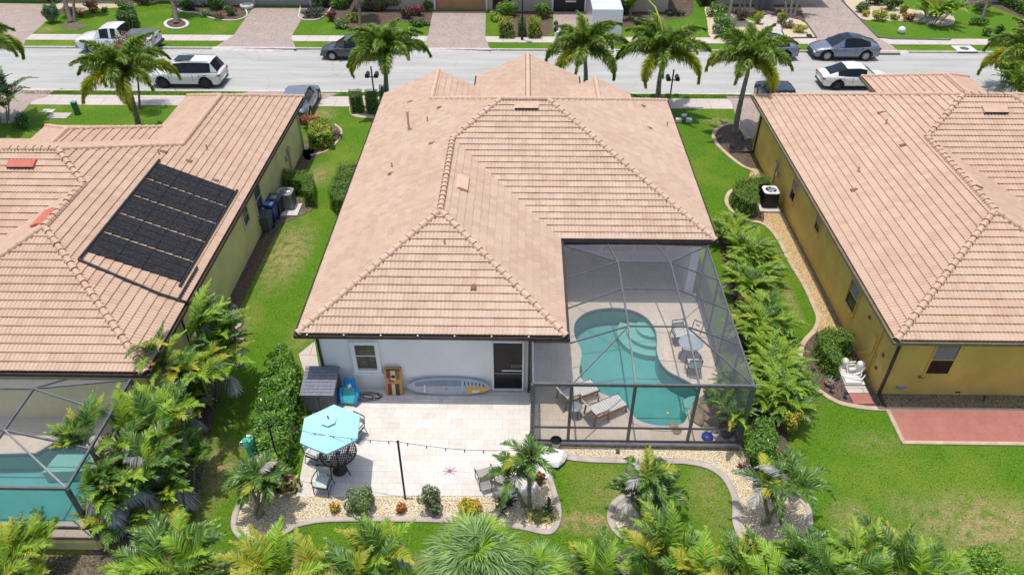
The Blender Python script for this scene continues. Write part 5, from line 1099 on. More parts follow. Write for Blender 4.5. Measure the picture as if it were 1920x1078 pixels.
# palms at left edge front yard
areca(G(0, 232), 'dark feather palm at the left picture edge behind the olive house', 81, R=2.2, h=1.6, stems=8, per=6, cols=(.8, .15, .03, .02), spread=.9)
shrub('round_bush', 'round dark bush beside the left edge feather palm', 'bush', G(45, 240), (.6, .5, .9), [L['dark'], L['bush']], size=.1, dens=240)
areca(G(1905, 200), 'feather palm clump at the right picture edge by the mustard house', 82, R=2.3, h=1.7, stems=9, per=6, cols=(.5, .35, .1, .05), spread=1.1)
areca(G(1890, 165), 'lime feather palm clump next to the street at the right picture edge', 83, R=1.7, h=1.6, stems=9, per=6, cols=(.4, .5, .1, 0), spread=.8)
for i, (p, lb) in enumerate([((1350, 262), 'lowest grey green seedling in the dark mulch bed'), ((1372, 278), 'grey green seedling in the middle of the dark mulch bed'), ((1392, 262), 'grey green seedling close to the mustard corner')]): rosette('agave', lb, G(*p), .35, .2, 16, L['grey'], .07, seed=20+i)
# potted palm and plants within the cage
areca(G(1362, 800, .1), 'feathery potted palm inside the front right corner of the cage', 90, R=1.2, h=1.0, stems=5, per=6, ll=.3, w=.03, cols=(.6, .35, .05, 0), spread=.5, z0=.1, name='potted_palm')
areca(G(1375, 770, .1), 'second feathery palm in the cage beside the rockery', 91, R=1.1, h=1.2, stems=4, per=6, ll=.3, w=.03, cols=(.6, .35, .05, 0), spread=.4, z0=.1, name='potted_palm')
shrub('rockery_plants', 'olive green plants spilling over the pool rockery', 'plant', G(1335, 760, .1), (.5, .5, .6), [L['bush'], L['silver']], size=.11, dens=200, z0=.3)
# far side planting: (kind, px, py, rx, ry, h, materials, label)
L2 = L
far = [('bush', 133, 22, .7, .5, .7, ['silver', 'bush'], 'small grey green bush in the sand bed above the far left lawn'), ('bush', 176, 20, .6, .4, 1.0, ['redleaf', 'orange'], 'tall rust red croton in the sand bed above the far left lawn'), ('bush', 152, 27, .35, .3, .5, ['redleaf', 'gold'], 'small brown ball plant in the sand bed above the far left lawn'),
       ('bush', 198, 18, .35, .3, .4, ['bush'], 'tiny green bush in the sand bed above the far left lawn'), ('bush', 236, 12, .9, .6, .7, ['silver', 'bush'], 'wide green bush at the top edge above the white pickup'), ('bush', 268, 4, 1.0, .6, .8, ['redleaf', 'bush'], 'reddish shrub at the top edge right of the wide green bush'),
       ('bush', 100, 38, .8, .6, 1.6, ['bush', 'grey'], 'spiky dark clump at the foot of the twin grey trunks'), ('bush', 354, 14, .9, .7, .9, ['dark', 'bush'], 'dark shrub in the stone edged bed behind the ringed trunk'), ('bush', 405, 12, .9, .8, 1.3, ['bush', 'bright'], 'largest green shrub in the stone edged bed'),
       ('bush', 388, 26, .6, .5, .5, ['silver', 'bush'], 'low pale shrub in the stone edged bed'), ('bush', 412, 32, .5, .4, .45, ['bush', 'redleaf'], 'low brownish shrub in the stone edged bed'), ('bush', 434, 24, .6, .5, .9, ['bright', 'redleaf'], 'bright shrub with red stems at the right of the stone edged bed'), ('bush', 378, 8, .6, .4, .5, ['whiteleaf', 'silver'], 'white flowered shrub in the stone edged bed'),
       ('bush', 590, 26, 1.1, .8, .8, ['grey', 'dark'], 'blue grey agave bed right of the cobbled driveway'), ('bush', 604, 8, 1.0, .7, 1.2, ['bush', 'dark'], 'dark green shrub against the sage garage house'), ('bush', 638, 12, .9, .6, 1.2, ['bright'], 'light green shrub at the top edge left of the thin trunk'), ('bush', 622, 34, .5, .5, .9, ['redleaf'], 'rusty red shrub left of the speckled grassy clump'),
       ('bush', 640, 48, .8, .6, .7, ['silver', 'bush'], 'speckled grassy clump above the dark parked car'), ('bush', 662, 36, .9, .6, .6, ['bush', 'croton'], 'yellow green mound left of the thin trunk'), ('bush', 706, 14, 1.8, .9, 1.1, ['bush', 'redleaf'], 'wide olive hedge mass behind the street palm'), ('bush', 780, 24, .9, .6, .9, ['pinkleaf', 'redleaf'], 'pink ti plants beside the pink driveway'),
       ('bush', 762, 30, .7, .5, 1.1, ['redleaf', 'dark'], 'maroon shrub left of the pink ti plants'), ('bush', 802, 14, .6, .5, .9, ['bush'], 'green shrub by the tan garage door'), ('bush', 786, 44, .9, .45, .5, ['bush', 'dark'], 'low dark hedge under the pink ti plants'),
       ('bush', 928, 32, .45, .9, .7, ['bright', 'croton'], 'light green strip plants left of the left round bush'), ('bush', 952, 26, 1.1, .8, 1.2, ['hedge'], 'left of the two round clipped bushes beside the lamp post'), ('bush', 1016, 28, .95, .8, 1.3, ['hedge', 'bush'], 'right of the two round clipped bushes beside the lamp post'), ('bush', 985, 10, .8, .6, .9, ['bush', 'silver'], 'bush behind the lamp post by the far house'),
       ('bush', 1166, 22, 1.1, .6, 1.2, ['dark', 'bush'], 'dark shrub right of the white trailer'), ('bush', 1205, 42, .8, .4, .35, ['dark', 'redleaf'], 'low dark plants in the far mulch bed'), ('bush', 1262, 24, .9, .5, .5, ['dark'], 'dark ground plant at the right end of the far mulch bed'),
       ('bush', 1352, 58, 1.0, .7, 1.6, ['bright', 'bush'], 'tall bright green hedge left of the leaning trunk'), ('bush', 1345, 26, 1.2, .7, 1.2, ['bush', 'bright'], 'green shrub behind the tall bright green hedge'), ('bush', 1326, 6, 1.0, .6, 1.0, ['dark'], 'dark shrub at the top edge over the far strip of lawn'), ('bush', 1406, 52, .5, .35, .5, ['orange', 'gold'], 'orange croton in the middle of the far sand bed'),
       ('bush', 1420, 40, .45, .4, 1.0, ['croton', 'bright'], 'yellow green upright croton by the stone entry'), ('bush', 1462, 38, .5, .45, 1.0, ['croton', 'bush'], 'speckled croton right of the stone entry'), ('bush', 1498, 56, .6, .45, .7, ['croton'], 'yellow croton in the small framed sand bed'), ('bush', 1517, 66, .25, .2, .25, ['dark', 'redleaf'], 'tiny dark ball in the small framed sand bed'), ('bush', 1380, 56, .25, .2, .25, ['dark'], 'tiny dark tuft in the far sand bed'),
       ('bush', 1390, 34, .7, .4, .8, ['redleaf', 'silver'], 'brown red plants under the pale leaning stems'), ('bush', 1478, 48, .6, .4, .6, ['silver', 'redleaf'], 'grey brown plants left of the yellow croton'),
       ('bush', 1614, 18, .7, .5, .9, ['silver', 'bush'], 'round pale green bush beside the wide drive'), ('bush', 1646, 34, .75, .55, 1.0, ['croton'], 'largest bright yellow croton beside the far right lawn'), ('bush', 1622, 26, .4, .3, .5, ['gold', 'croton'], 'small yellow croton between the pale bush and the yellow croton'), ('bush', 1676, 32, .5, .4, .45, ['croton', 'bush'], 'low yellow croton right of the largest one'),
       ('bush', 1640, 4, 1.4, .6, 1.0, ['dark'], 'very dark hedge at the top behind the yellow crotons'), ('bush', 1670, 14, 1.0, .6, 1.2, ['dark', 'bush'], 'very dark shrub behind the low yellow croton'), ('bush', 1702, 34, .7, .45, .6, ['redleaf', 'gold'], 'rust coloured plants left of the arching lime clump'), ('bush', 1693, 20, .5, .4, .8, ['croton', 'bush'], 'yellow green shrub over the rust coloured plants'),
       ('bush', 1832, 42, .9, .5, .7, ['bush'], 'left dark mound on the far right lawn'), ('bush', 1848, 62, .55, .4, .65, ['hedge'], 'front clipped ball on the far right lawn'), ('bush', 1872, 58, .5, .4, .6, ['dark', 'bush'], 'right dark ball on the far right lawn'), ('bush', 1800, 10, .6, .4, .6, ['redleaf', 'silver'], 'dusty plants in the curved far right bed'), ('bush', 1836, 14, .7, .4, .7, ['silver'], 'pale spiky plants in the curved far right bed')]
L['whiteleaf'] = leafmat('white_flower', [(0, (.1,.2,.05)), (.3, (.7,.7,.66)), (1, (.8,.8,.76))])
for i, (k, px, py, rx, ry, h, ms, lb) in enumerate(far):
    x, y = G(px, py+5); shrub('garden_shrub', lb, 'shrub', (x, y), (rx, ry, h), [L[m] for m in ms], size=.17, dens=110, lumps=3, seed=i)
hedge('clipped_hedge', 'left boxy clipped bush in front of the far lamp post', [G(936, 73), G(962, 73), G(962, 60), G(936, 60)], 1.25, [L['hedge'], L['croton']], size=.12, dens=130, wob=.03)
hedge('clipped_hedge', 'right boxy clipped bush in front of the far lamp post', [G(991, 73), G(1013, 73), G(1013, 60), G(991, 60)], 1.25, [L['hedge'], L['croton']], size=.12, dens=130, wob=.03)
hedge('clipped_hedge', 'narrow clipped bush directly behind the far lamp post', [G(972, 69), G(985, 69), G(985, 58), G(972, 58)], 1.1, [L['bush']], size=.12, dens=130, wob=.03)
hedge('clipped_hedge', 'left of the two dark hedge blocks on the lawn behind the white pickup', [G(224, 53), G(240, 53), G(240, 42), G(224, 42)], .95, [L['bush'], L['dark']], size=.12, dens=130, wob=.03)
hedge('clipped_hedge', 'right of the two dark hedge blocks on the lawn behind the white pickup', [G(243, 55), G(261, 55), G(261, 42), G(243, 42)], 1.05, [L['bush'], L['dark']], size=.12, dens=130, wob=.03)
hedge('clipped_hedge', 'long clipped hedge curving down from the top right corner', [G(1852, -8), G(1880, 12), G(1925, 34), G(1960, 34), G(1960, 18), G(1900, -8)], .9, [L['bush'], L['hedge']], size=.12, dens=110, wob=.03)
areca(G(1745, 40), 'arching lime palm clump on the far right lawn', 95, R=2.1, h=.9, stems=10, per=6, ll=.6, w=.07, cols=(.3, .65, .04, .01), spread=1.3, nl=22)
areca(G(1178, 32), 'young arching palm with yellow fronds right of the white trailer', 96, R=2.0, h=1.5, stems=3, per=7, ll=.5, w=.06, cols=(.3, .3, .4, 0), spread=.5, nl=22)
areca(G(110, 24), 'shaggy palm behind the twin grey trunks at the top left', 97, R=1.6, h=1.2, stems=4, per=6, ll=.5, w=.06, cols=(.7, .1, .1, .1), spread=.5, nl=22)
def tree(label, base, top, r, crown_r, name='garden_tree', mats=None, hc=6.5):
    t = thing(name, label, 'tree', (base[0], base[1], 0)); org = tuple(t.location); mb = MB()
    trunk_mesh(mb, base[0], base[1], -.02, top[0], top[1], top[2], r, r*.55, rings=10)
    for k in range(5):
        a = k*1.3; mb.tube([(top[0], top[1], top[2]-.6), (top[0]+cos(a)*crown_r*.6, top[1]+sin(a)*crown_r*.6, top[2]+.9)], [r*.35, r*.12], 6)
    mb.build('trunk', [M['bark']], t, org)
    global rng; rng = np.random.default_rng(int(abs(base[0])*9+3)); fo = Foliage()
    for k in range(9 if not mats else 13):
        a = rng.uniform(0, 6.3); q = rng.uniform(.2, .8)*crown_r; c = (top[0]+cos(a)*q, top[1]+sin(a)*q, top[2]+rng.uniform(.5, 1.8)); p, d = ball_pts(420, c, (crown_r*.42, crown_r*.42, .6), .6)
        fo.leaves(p, d+rng.normal(0, .6, p.shape), .2 if not mats else .13, 0 if not mats else rng.choice(3, len(p), p=[.5, .2, .3]), .5)
    fo.build('crown', mats or [L['bush']], t, org); return t
# trunks along the far yards whose crowns rise out of the frame
tree('grey trunk ringed by stones on the far left lawn', G(331, 44), (*[c for c in G(318, -60, 3.6)], 3.6), .22, 1.6, hc=4)
tree('thick leaning grey trunk of the twin trunks at the top left', G(133, 42), (*G(100, -70, 4.0), 4.0), .2, 1.5)
tree('thin upright grey trunk of the twin trunks at the top left', G(140, 41), (*G(133, -75, 4.2), 4.2), .13, 1.2)
tree('thin dark trunk behind the dark parked car', G(675, 46), (*G(672, -60, 4), 4), .13, 1.4)
tree('leaning dark trunk beside the tall bright green hedge', G(1360, 62), (*G(1385, -60, 4.2), 4.2), .16, 1.5)
tree('slender trunk standing in the far right lawn', G(1840, 40), (*G(1870, -60, 3.6), 3.6), .11, 1.3)
for i, (x0, x1) in enumerate([(1390, 1378), (1397, 1392), (1404, 1415), (1474, 1470), (1482, 1490), (1490, 1510)]):
    lb = ['leftmost pale stem left of the stone entry', 'middle pale stem left of the stone entry', 'rightmost pale stem left of the stone entry', 'leftmost pale stem right of the stone entry', 'middle pale stem right of the stone entry', 'rightmost pale stem right of the stone entry'][i]
    b = G(x0, 30); tp = G(x1, -50, 3.2); t = thing('leaning_palm', lb, 'palm', (b[0], b[1], 0), group='pale palm stems by the stone entry'); org = tuple(t.location)
    mb = MB(); trunk_mesh(mb, b[0], b[1], 0, tp[0], tp[1], 3.2, .11, .08); mb.build('trunk', [M['trunk']], t, org); fo = Foliage(); rr = random.Random(i)
    for k in range(6): fo.frond((tp[0], tp[1], 3.2), rr.uniform(0, 6.3), 1.1-.15*k, 1.3, 1.5, .45, 20, 0, .06)
    fo.build('crown', [L['palm']], t, org)
# oleander like flowering shrub over the kerb before the pickup
tree('pink flowering tree between the left street palm and the white pickup', G(262, 205), (*G(258, 134, 2.3), 2.3), .08, 1.45, name='flowering_tree', mats=[L['bush'], L['redleaf'], L['brass']])
# ------------------------------------------------------------ vehicles
def paint(name, c, metal=.0):
    t = NT(name); return t.done(t.pbr(t.mix(t.fr(t.noise(t.obj(), 7, 3), .4, .7, 0, .25), c, tuple(x*.85 for x in c)), .32, metal, .5, None, .7))
M['p_white'] = paint('white_paint', (.74,.74,.73)); M['p_pearl'] = paint('pearl_paint', (.78,.78,.75)); M['p_dark'] = paint('charcoal_paint', (.06,.062,.07), .3)
M['p_blue'] = paint('slate_blue_paint', (.20,.235,.29), .35); M['p_silver'] = paint('blue_grey_paint', (.20,.23,.29), .4); M['p_black'] = paint('black_paint', (.02,.022,.03), .2)
M['lampglass'] = mat('lamp_lens', (.62,.64,.66), (.5,.52,.54), 12, .15); M['redlamp'] = mat('tail_lens', (.35,.01,.01), (.5,.03,.02), 12, .25); M['rim'] = mat('alloy_rim', (.55,.55,.56), (.4,.4,.41), 9, .3, .7); M['rimdark'] = mat('dark_rim', (.05,.05,.055), (.09,.09,.09), 9, .3, .5)
M['tonneau'] = mat('bed_cover', (.10,.115,.12), (.13,.145,.15), 7, .6)
def car(name, label, cat, base, rz, Lc, W, belt, green, pm, wheel=.36, rimm='rim', wb=(.30, -.29), clear=.22, glass_roof=False, extra=None, z0=RZ, dark_low=True):
    """belt: (x share, height, half width share) along the body; green: (x share, foot z, roof z, half width foot, half width roof, side flag, top flag)"""
    t = thing(name, label, cat, (base[0], base[1], z0), rz)
    mb = MB(); st = [(x*Lc, z, hw*W/2) for x, z, hw in belt]; K = 9; V = []
    # resample stations
    o = sorted(st, key=lambda s: s[0]); xs = np.linspace(o[0][0], o[-1][0], 46); X = [s[0] for s in o]
    zz = np.interp(xs, X, [s[1] for s in o]); hh = np.interp(xs, X, [s[2] for s in o])
    wx = [wb[0]*Lc, wb[1]*Lc]; ra = wheel+.065
    for x, z, h in zip(xs, zz, hh):
        zb = clear+.02
        e = min(abs(x-xs[0]), abs(x-xs[-1])); zb += max(0, .22-e)*.7
        az_ = 0
        for q in wx:
            if abs(x-q) < ra: az_ = max(az_, wheel+sqrt(max(0, ra*ra-(x-q)**2)))
        zs = max(zb, az_)
        sh = z-.10
        V += [(x, -h*.90, min(zs, sh-.03)), (x, -h*.985, min(max(zs+.02, zb+.12), sh-.02)), (x, -h, min(max(zs+.03, (z+zb)/2), sh-.01)), (x, -h*.975, sh), (x, -h*.90, z-.025), (x, -h*.45, z+.025), (x, 0, z+.035),
              (x, h*.45, z+.025), (x, h*.90, z-.025), (x, h*.975, sh), (x, h, min(max(zs+.03, (z+zb)/2), sh-.01)), (x, h*.985, min(max(zs+.02, zb+.12), sh-.02)), (x, h*.90, min(zs, sh-.03))]
    K = 13; n = len(xs); F = [(i*K+k, i*K+k+1, (i+1)*K+k+1, (i+1)*K+k) for i in range(n-1) for k in range(K-1)]
    F += [list(range(K)), [(n-1)*K+k for k in range(K)][::-1]]; mb.add(V, F, 0, True)
    # greenhouse
    gl = MB(); rows = []
    for x, zf, zr_, hf, hr_, fs, ft in green: rows.append((x*Lc, zf, zr_, hf*W/2, hr_*W/2, fs, ft))
    for i in range(len(rows)-1):
        a, b = rows[i], rows[i+1]
        for s in (-1, 1):
            V = [(a[0], s*a[3], a[1]), (b[0], s*b[3], b[1]), (b[0], s*b[4], b[2]), (a[0], s*a[4], a[2])]
            (gl if a[5] == 'g' else mb).add(V, [(0, 1, 2, 3) if s < 0 else (3, 2, 1, 0)], 0, False)
            if a[5] == 'g' and a[6] != 'w':
                mb.bar(V[2], V[3], .03, .03, 0)
            if i in (1, len(rows)-2): mb.bar((a[0], s*a[3], a[1]), (a[0], s*a[4], a[2]), .04, .04, 0)
        m_ = 0; cr = .03 if a[6] == 'p' else 0
        V = [(a[0], -a[4], a[2]), (a[0], 0, a[2]+.035), (a[0], a[4], a[2]), (b[0], -b[4], b[2]), (b[0], 0, b[2]+.035), (b[0], b[4], b[2])]
        (mb if a[6] == 'p' else gl).add(V, [(0, 3, 4, 1), (1, 4, 5, 2)], 0, True)
    body = mb.build('body', [pm], t); gl.build('windows', [M['carglass']], t)
    lw = MB(); lw.box((0, 0, clear+.1), (Lc*.9, W*.84, .22)); 
    for x in (xs[0]+.05, xs[-1]-.05): lw.box((x, 0, clear+.14), (.12, W*.78, .16))
    for s in (-1, 1):
        lw.box(((wx[0]+wx[1])/2, s*W*.475, clear+.05), (abs(wx[0]-wx[1])-2*wheel-.1, .05, .09))
    lw.build('underbody', [M['black']], t)
    for q in wx:
        for s in (-1, 1):
            wmb = MB(); c = (q, s*(W/2-.12), wheel)
            wmb.lathe([(wheel*.62, -.11), (wheel*.9, -.12), (wheel, -.09), (wheel, .09), (wheel*.9, .12), (wheel*.62, .11)], c, 22, 0, 'Y'); wmb.lathe([(0, -.02*s), (wheel*.64, -.02*s)], c, 20, 0, 'Y')
            wh = wmb.build('wheel', [M['rubber']], t); rm = MB()
            for k in range(10):
                a = 2*pi*k/10; rm.bar((c[0]+cos(a)*.05, c[1]+s*.10, c[2]+sin(a)*.05), (c[0]+cos(a)*wheel*.62, c[1]+s*.10, c[2]+sin(a)*wheel*.62), .03, .05)
            rm.lathe([(wheel*.56, .09*s), (wheel*.63, .118*s), (wheel*.65, .09*s)], c, 22, 0, 'Y'); rm.lathe([(0, .115*s), (.06, .11*s), (.07, .08*s)], c, 12, 0, 'Y'); rm.build('rim', [M[rimm]], wh)
            am = MB(); V = []; N = 16
            for k in range(N+1):
                a = pi*k/N; 
                for rr, yo in ((ra, 0), (ra+.05, 0), (ra, -.2)): V.append((q+cos(a)*rr, s*(W/2+.004+yo-.012), wheel+sin(a)*rr))
            am.add(V, [(3*k, 3*k+1, 3*k+4, 3*k+3) for k in range(N)]+[(3*k, 3*k+3, 3*k+5, 3*k+2) for k in range(N)], 0); am.build('wheel_arch', [M['black'] if dark_low else pm], t)
    zf = float(np.interp(xs[-1]-.1, xs, zz)); zr2 = float(np.interp(xs[0]+.1, xs, zz)); hf = float(np.interp(xs[-1]-.12, xs, hh)); hb = float(np.interp(xs[0]+.1, xs, hh))
    for s in (-1, 1):
        q = MB(); q.box((xs[-1]-.12, s*hf*.80, zf-.14), (.22, hf*.34, .1), rz=-s*.35, bev=.02); q.build('headlight', [M['lampglass']], t)
        q = MB(); q.box((xs[0]+.08, s*hb*.82, zr2-.16), (.2, hb*.34, .13), rz=s*.3, bev=.02); q.build('taillight', [M['redlamp']], t)
        ax = rows[0][0]-.35; q = MB(); q.box((ax, s*(W/2+.07), rows[0][1]+.06), (.12, .2, .13), bev=.03); q.build('side_mirror', [pm], t)
    dm_ = MB()
    for x in (rows[0][0]-.18, (rows[0][0]+rows[-1][0])/2-.05, wx[1]+.35):
        h_ = float(np.interp(x, xs, hh))
        for s in (-1, 1): dm_.box((x, s*(h_+.0005), (zr2+clear)/2+.12), (.014, .012, .5))
    for x in (rows[0][0]-.95, (rows[0][0]+rows[-1][0])/2-.9):
        for s in (-1, 1): dm_.box((x, s*(W/2+.004), float(np.interp(x, xs, zz))-.2), (.2, .03, .03))
    dm_.box((xs[-1]-.02, 0, clear+.32), (.05, hf*1.1, .12)); dm_.box((xs[0]+.03, 0, zr2-.35), (.04, .5, .12)); dm_.build('seams_and_grille', [M['black']], t)
    if extra: extra(t, Lc, W, rows)
    return t
def G0(px, py): return G(px, py, RZ)
suv_belt = [(.5, .72, .80), (.475, .92, .90), (.40, 1.03, .97), (.26, 1.08, 1), (0, 1.10, 1), (-.40, 1.12, 1), (-.47, 1.10, .95), (-.5, .95, .88)]
suv_green = [(.235, 1.08, 1.09, .90, .86, 'p', 'w'), (.115, 1.10, 1.66, .93, .74, 'g', 'p'), (-.03, 1.11, 1.74, .94, .75, 'g', 'p'), (-.045, 1.11, 1.74, .94, .75, 'g', 'p'), (-.25, 1.12, 1.74, .94, .74, 'g', 'p'), (-.40, 1.12, 1.70, .92, .72, 'p', 'w'), (-.475, 1.12, 1.13, .86, .80, 'p', 'w')]
def suv_extra(t, Lc, W, rows):
    q = MB(); q.box((-.0*Lc, 0, 1.785), (1.1, .95, .03)); q.build('sunroof', [M['carglass']], t)
    for s in (-1, 1):
        q = MB(); q.bar((.08*Lc, s*.70, 1.79), (-.38*Lc, s*.70, 1.79), .04, .04); q.build('roof_rail', [M['alu']], t)
car('white_suv', 'white seven seat sport utility car with roof rails parked at the near kerb', 'car', G0(358, 156), pi, 4.95, 1.95, suv_belt, suv_green, M['p_white'], .38, 'rimdark', extra=suv_extra)
coupe_belt = [(.5, .60, .78), (.47, .74, .88), (.38, .88, .96), (.24, .98, 1), (0, 1.0, 1), (-.36, 1.08, 1), (-.46, 1.10, .93), (-.5, .95, .86)]
coupe_green = [(.25, .98, .99, .88, .82, 'p', 'w'), (.07, 1.0, 1.48, .92, .66, 'g', 'w'), (-.04, 1.01, 1.60, .93, .66, 'g', 'w'), (-.055, 1.01, 1.60, .93, .66, 'g', 'w'), (-.20, 1.05, 1.52, .93, .64, 'g', 'w'), (-.34, 1.08, 1.30, .90, .60, 'p', 'w'), (-.47, 1.10, 1.11, .84, .72, 'p', 'w')]
car('blue_grey_coupe_suv', 'blue grey sloping roof crossover parked at the far kerb before the wide driveway', 'car', G0(1577, 106), pi, 4.8, 1.95, coupe_belt, coupe_green, M['p_silver'], .38)
car('blue_grey_coupe_suv', 'slate blue crossover parked at the far kerb, half hidden by the leaning street palm', 'car', G0(1429, 106), pi, 4.75, 1.93, coupe_belt, coupe_green, M['p_silver'], .38)
sed_belt = [(.5, .58, .78), (.47, .70, .88), (.36, .84, .97), (.22, .92, 1), (0, .95, 1), (-.36, .99, 1), (-.46, 1.0, .92), (-.5, .85, .84)]
sed_green = [(.24, .92, .93, .88, .82, 'p', 'w'), (.09, .95, 1.35, .92, .70, 'g', 'p'), (-.02, .96, 1.44, .93, .70, 'g', 'p'), (-.035, .96, 1.44, .93, .70, 'g', 'p'), (-.19, .98, 1.41, .92, .68, 'g', 'w'), (-.31, .99, 1.17, .88, .66, 'p', 'w'), (-.41, .99, 1.02, .80, .68, 'p', 'w')]
car('white_sedan', 'pearl white saloon car parked behind the mustard house roof with red tail lamps', 'car', G0(1598, 160), 0.0, 4.85, 1.85, sed_belt, sed_green, M['p_pearl'], .34, 'rimdark')
hat_green = [(.26, .92, .93, .88, .82, 'p', 'w'), (.09, .95, 1.40, .92, .70, 'g', 'p'), (-.05, .96, 1.49, .93, .71, 'g', 'p'), (-.065, .96, 1.49, .93, .71, 'g', 'p'), (-.26, 1.0, 1.46, .92, .70, 'p', 'w'), (-.44, 1.0, 1.02, .84, .72, 'p', 'w'), (-.45, .99, 1.0, .84, .72, 'p', 'w')]
car('charcoal_hatchback', 'charcoal grey hatchback at the far kerb half hidden by a street palm', 'car', G0(662, 106), pi, 4.5, 1.8, sed_belt, hat_green, M['p_dark'], .33)
car('slate_car', 'slate blue car on the driveway beyond the olive house gutter end', 'car', G(566, 205), pi/2+.02, 4.7, 1.85, sed_belt, hat_green, M['p_blue'], .34, z0=.016)
car('black_car', 'black car on the driveway of the mustard house behind its roof corner', 'car', G(1452, 196), pi/2+.05, 4.6, 1.8, sed_belt, hat_green, M['p_black'], .34, z0=.016)
tb = [(.5, .86, .84), (.48, 1.05, .94), (.40, 1.14, .98), (.24, 1.18, 1), (-.10, 1.2, 1), (-.47, 1.24, 1), (-.5, 1.22, .97)]
tg = [(.245, 1.18, 1.19, .90, .86, 'p', 'w'), (.155, 1.19, 1.78, .93, .76, 'g', 'p'), (.035, 1.2, 1.86, .94, .77, 'p', 'p'), (.005, 1.2, 1.86, .94, .77, 'g', 'p'), (-.06, 1.2, 1.85, .94, .77, 'p', 'p'), (-.085, 1.2, 1.83, .92, .75, 'p', 'w'), (-.125, 1.2, 1.21, .90, .80, 'p', 'w')]
def truck_extra(t, Lc, W, rows):
    q = MB(); q.box((-.31*Lc, 0, 1.29), (.345*Lc, W*.84, .05), bev=.015); q.box((-.31*Lc, 0, 1.31), (.02, W*.83, .03)); q.build('bed_cover', [M['tonneau']], t)
    q = MB(); q.box((-.5*Lc-.02, 0, .95), (.03, .35, .07)); q.box((-.5*Lc-.08, 0, .5), (.18, W*.92, .16), bev=.03); q.build('rear_bumper', [M['black']], t)
    q = MB(); q.box((.5*Lc+.0, 0, .55), (.2, W*.9, .2), bev=.05); q.build('front_bumper', [M['greymetal']], t)
car('white_pickup', 'white extended cab pickup truck with grey bed cover parked at the far kerb', 'truck', G0(229, 93), pi, 5.8, 2.0, tb, tg, M['p_white'], .42, wb=(.30, -.30), clear=.32, extra=truck_extra)
# white box trailer on the far driveway
def trailer():
    c = G(1118, 60); t = thing('box_trailer', 'white enclosed box trailer standing on the far driveway by the open garage', 'trailer', (c[0], c[1], .016)); H_ = 2.5
    yf = G(1128, 79)[1]; mb = MB(); W_ = 2.35; Ln = 5.6; x = c[0]+.55; y0 = yf
    mb.box((x, y0+Ln/2, .5+(H_-.5)/2), (W_, Ln, H_-.5), bev=.06); mb.build('body', [M['p_white']], t, (c[0], c[1], .016))
    q = MB()
    for k in range(6): q.box((x, y0+.5+k*.95, H_+.004), (W_*.96, .03, .02))
    q.build('roof_rib', [M['white']], t, (c[0], c[1], .016)); q = MB(); q.box((x, y0+2.6, H_+.05), (.5, .4, .12), bev=.03); q.build('roof_hatch', [M['white']], t, (c[0], c[1], .016))
    for yy_ in (y0+2.4, y0+3.2):
        for s in (-1, 1):
            q = MB(); q.lathe([(0, -.1), (.3, -.1), (.34, -.06), (.34, .06), (.3, .1), (0, .1)], (x+s*(W_/2-.08), yy_, .34), 18, 0, 'X'); q.build('wheel', [M['rubber']], t, (c[0], c[1], .016))
    q = MB(); q.bar((x, y0, .48), (x, y0-.9, .45), .1); q.bar((x-.6, y0, .48), (x, y0-.9, .45), .08); q.bar((x+.6, y0, .48), (x, y0-.9, .45), .08); q.build('hitch', [M['greymetal']], t, (c[0], c[1], .016))
    q = MB(); q.box((x, y0-.005, 1.5), (W_*.8, .02, 1.6)); q.build('door', [M['white']], t, (c[0], c[1], .016))
trailer()
# ------------------------------------------------------------ street things
def mailbox(px, py, label):
    c = G(px, py); t = thing('double_mailbox', label, 'mailbox', (c[0], c[1], 0), group='twin black mailboxes by the near kerb'); o = (c[0], c[1], 0)
    mb = MB(); mb.tube([(c[0], c[1], -.01), (c[0], c[1], 1.65)], .05, 8); mb.lathe([(.03, 1.65), (.07, 1.69), (0, 1.78)], (c[0], c[1], 0), 8); mb.bar((c[0]-.4, c[1], 1.02), (c[0]+.4, c[1], 1.02), .06); mb.build('post', [M['black']], t, o)
    for s in (-1, 1):
        q = MB(); V = []; N = 8
        for y in (-.27, .27):
            V += [(c[0]+s*.3-.13, c[1]+y, 1.05)]+[(c[0]+s*.3-cos(pi*k/N)*.13, c[1]+y, 1.2+sin(pi*k/N)*.14) for k in range(N+1)]+[(c[0]+s*.3+.13, c[1]+y, 1.05)]
        n = N+3; q.add(V, [list(range(n)), list(range(n, 2*n))[::-1]]+[(i, (i+1) % n, n+(i+1) % n, n+i) for i in range(n)]); q.build('mailbox', [M['black']], t, o)
mailbox(701, 172, 'black twin mailbox left of the middle roof'); mailbox(1257, 178, 'black twin mailbox right of the middle roof')
c = G(979, 75); t = thing('street_lamp', 'thin black street lamp post before the clipped bushes across the street', 'street lamp', (c[0], c[1], 0)); o = (c[0], c[1], 0)
mb = MB(); mb.tube([(c[0], c[1], 0), (c[0], c[1], .5), (c[0], c[1], 5.2)], [.12, .07, .05], 10); mb.build('post', [M['black']], t, o)
mb = MB(); mb.lathe([(.05, 5.2), (.2, 5.3), (.24, 5.75), (.12, 5.95), (0, 6.05)], (c[0], c[1], 0), 12); mb.build('lantern', [M['lampglass']], t, o)
c = G(146, 214); t = thing('utility_box', 'slim dark green utility pedestal on the lawn behind the olive house', 'utility box', (c[0], c[1], 0)); o = (c[0], c[1], 0)
gm = mat('utility_green', (.03,.12,.06), (.05,.16,.08), 6, .5); mb = MB(); mb.box((c[0], c[1], .4), (.3, .28, .8), bev=.03); mb.build('body', [gm], t, o); mb = MB(); mb.box((c[0], c[1], .82), (.34, .32, .06), bev=.02); mb.build('cap', [mat('utility_cap', (.12,.35,.2))], t, o)
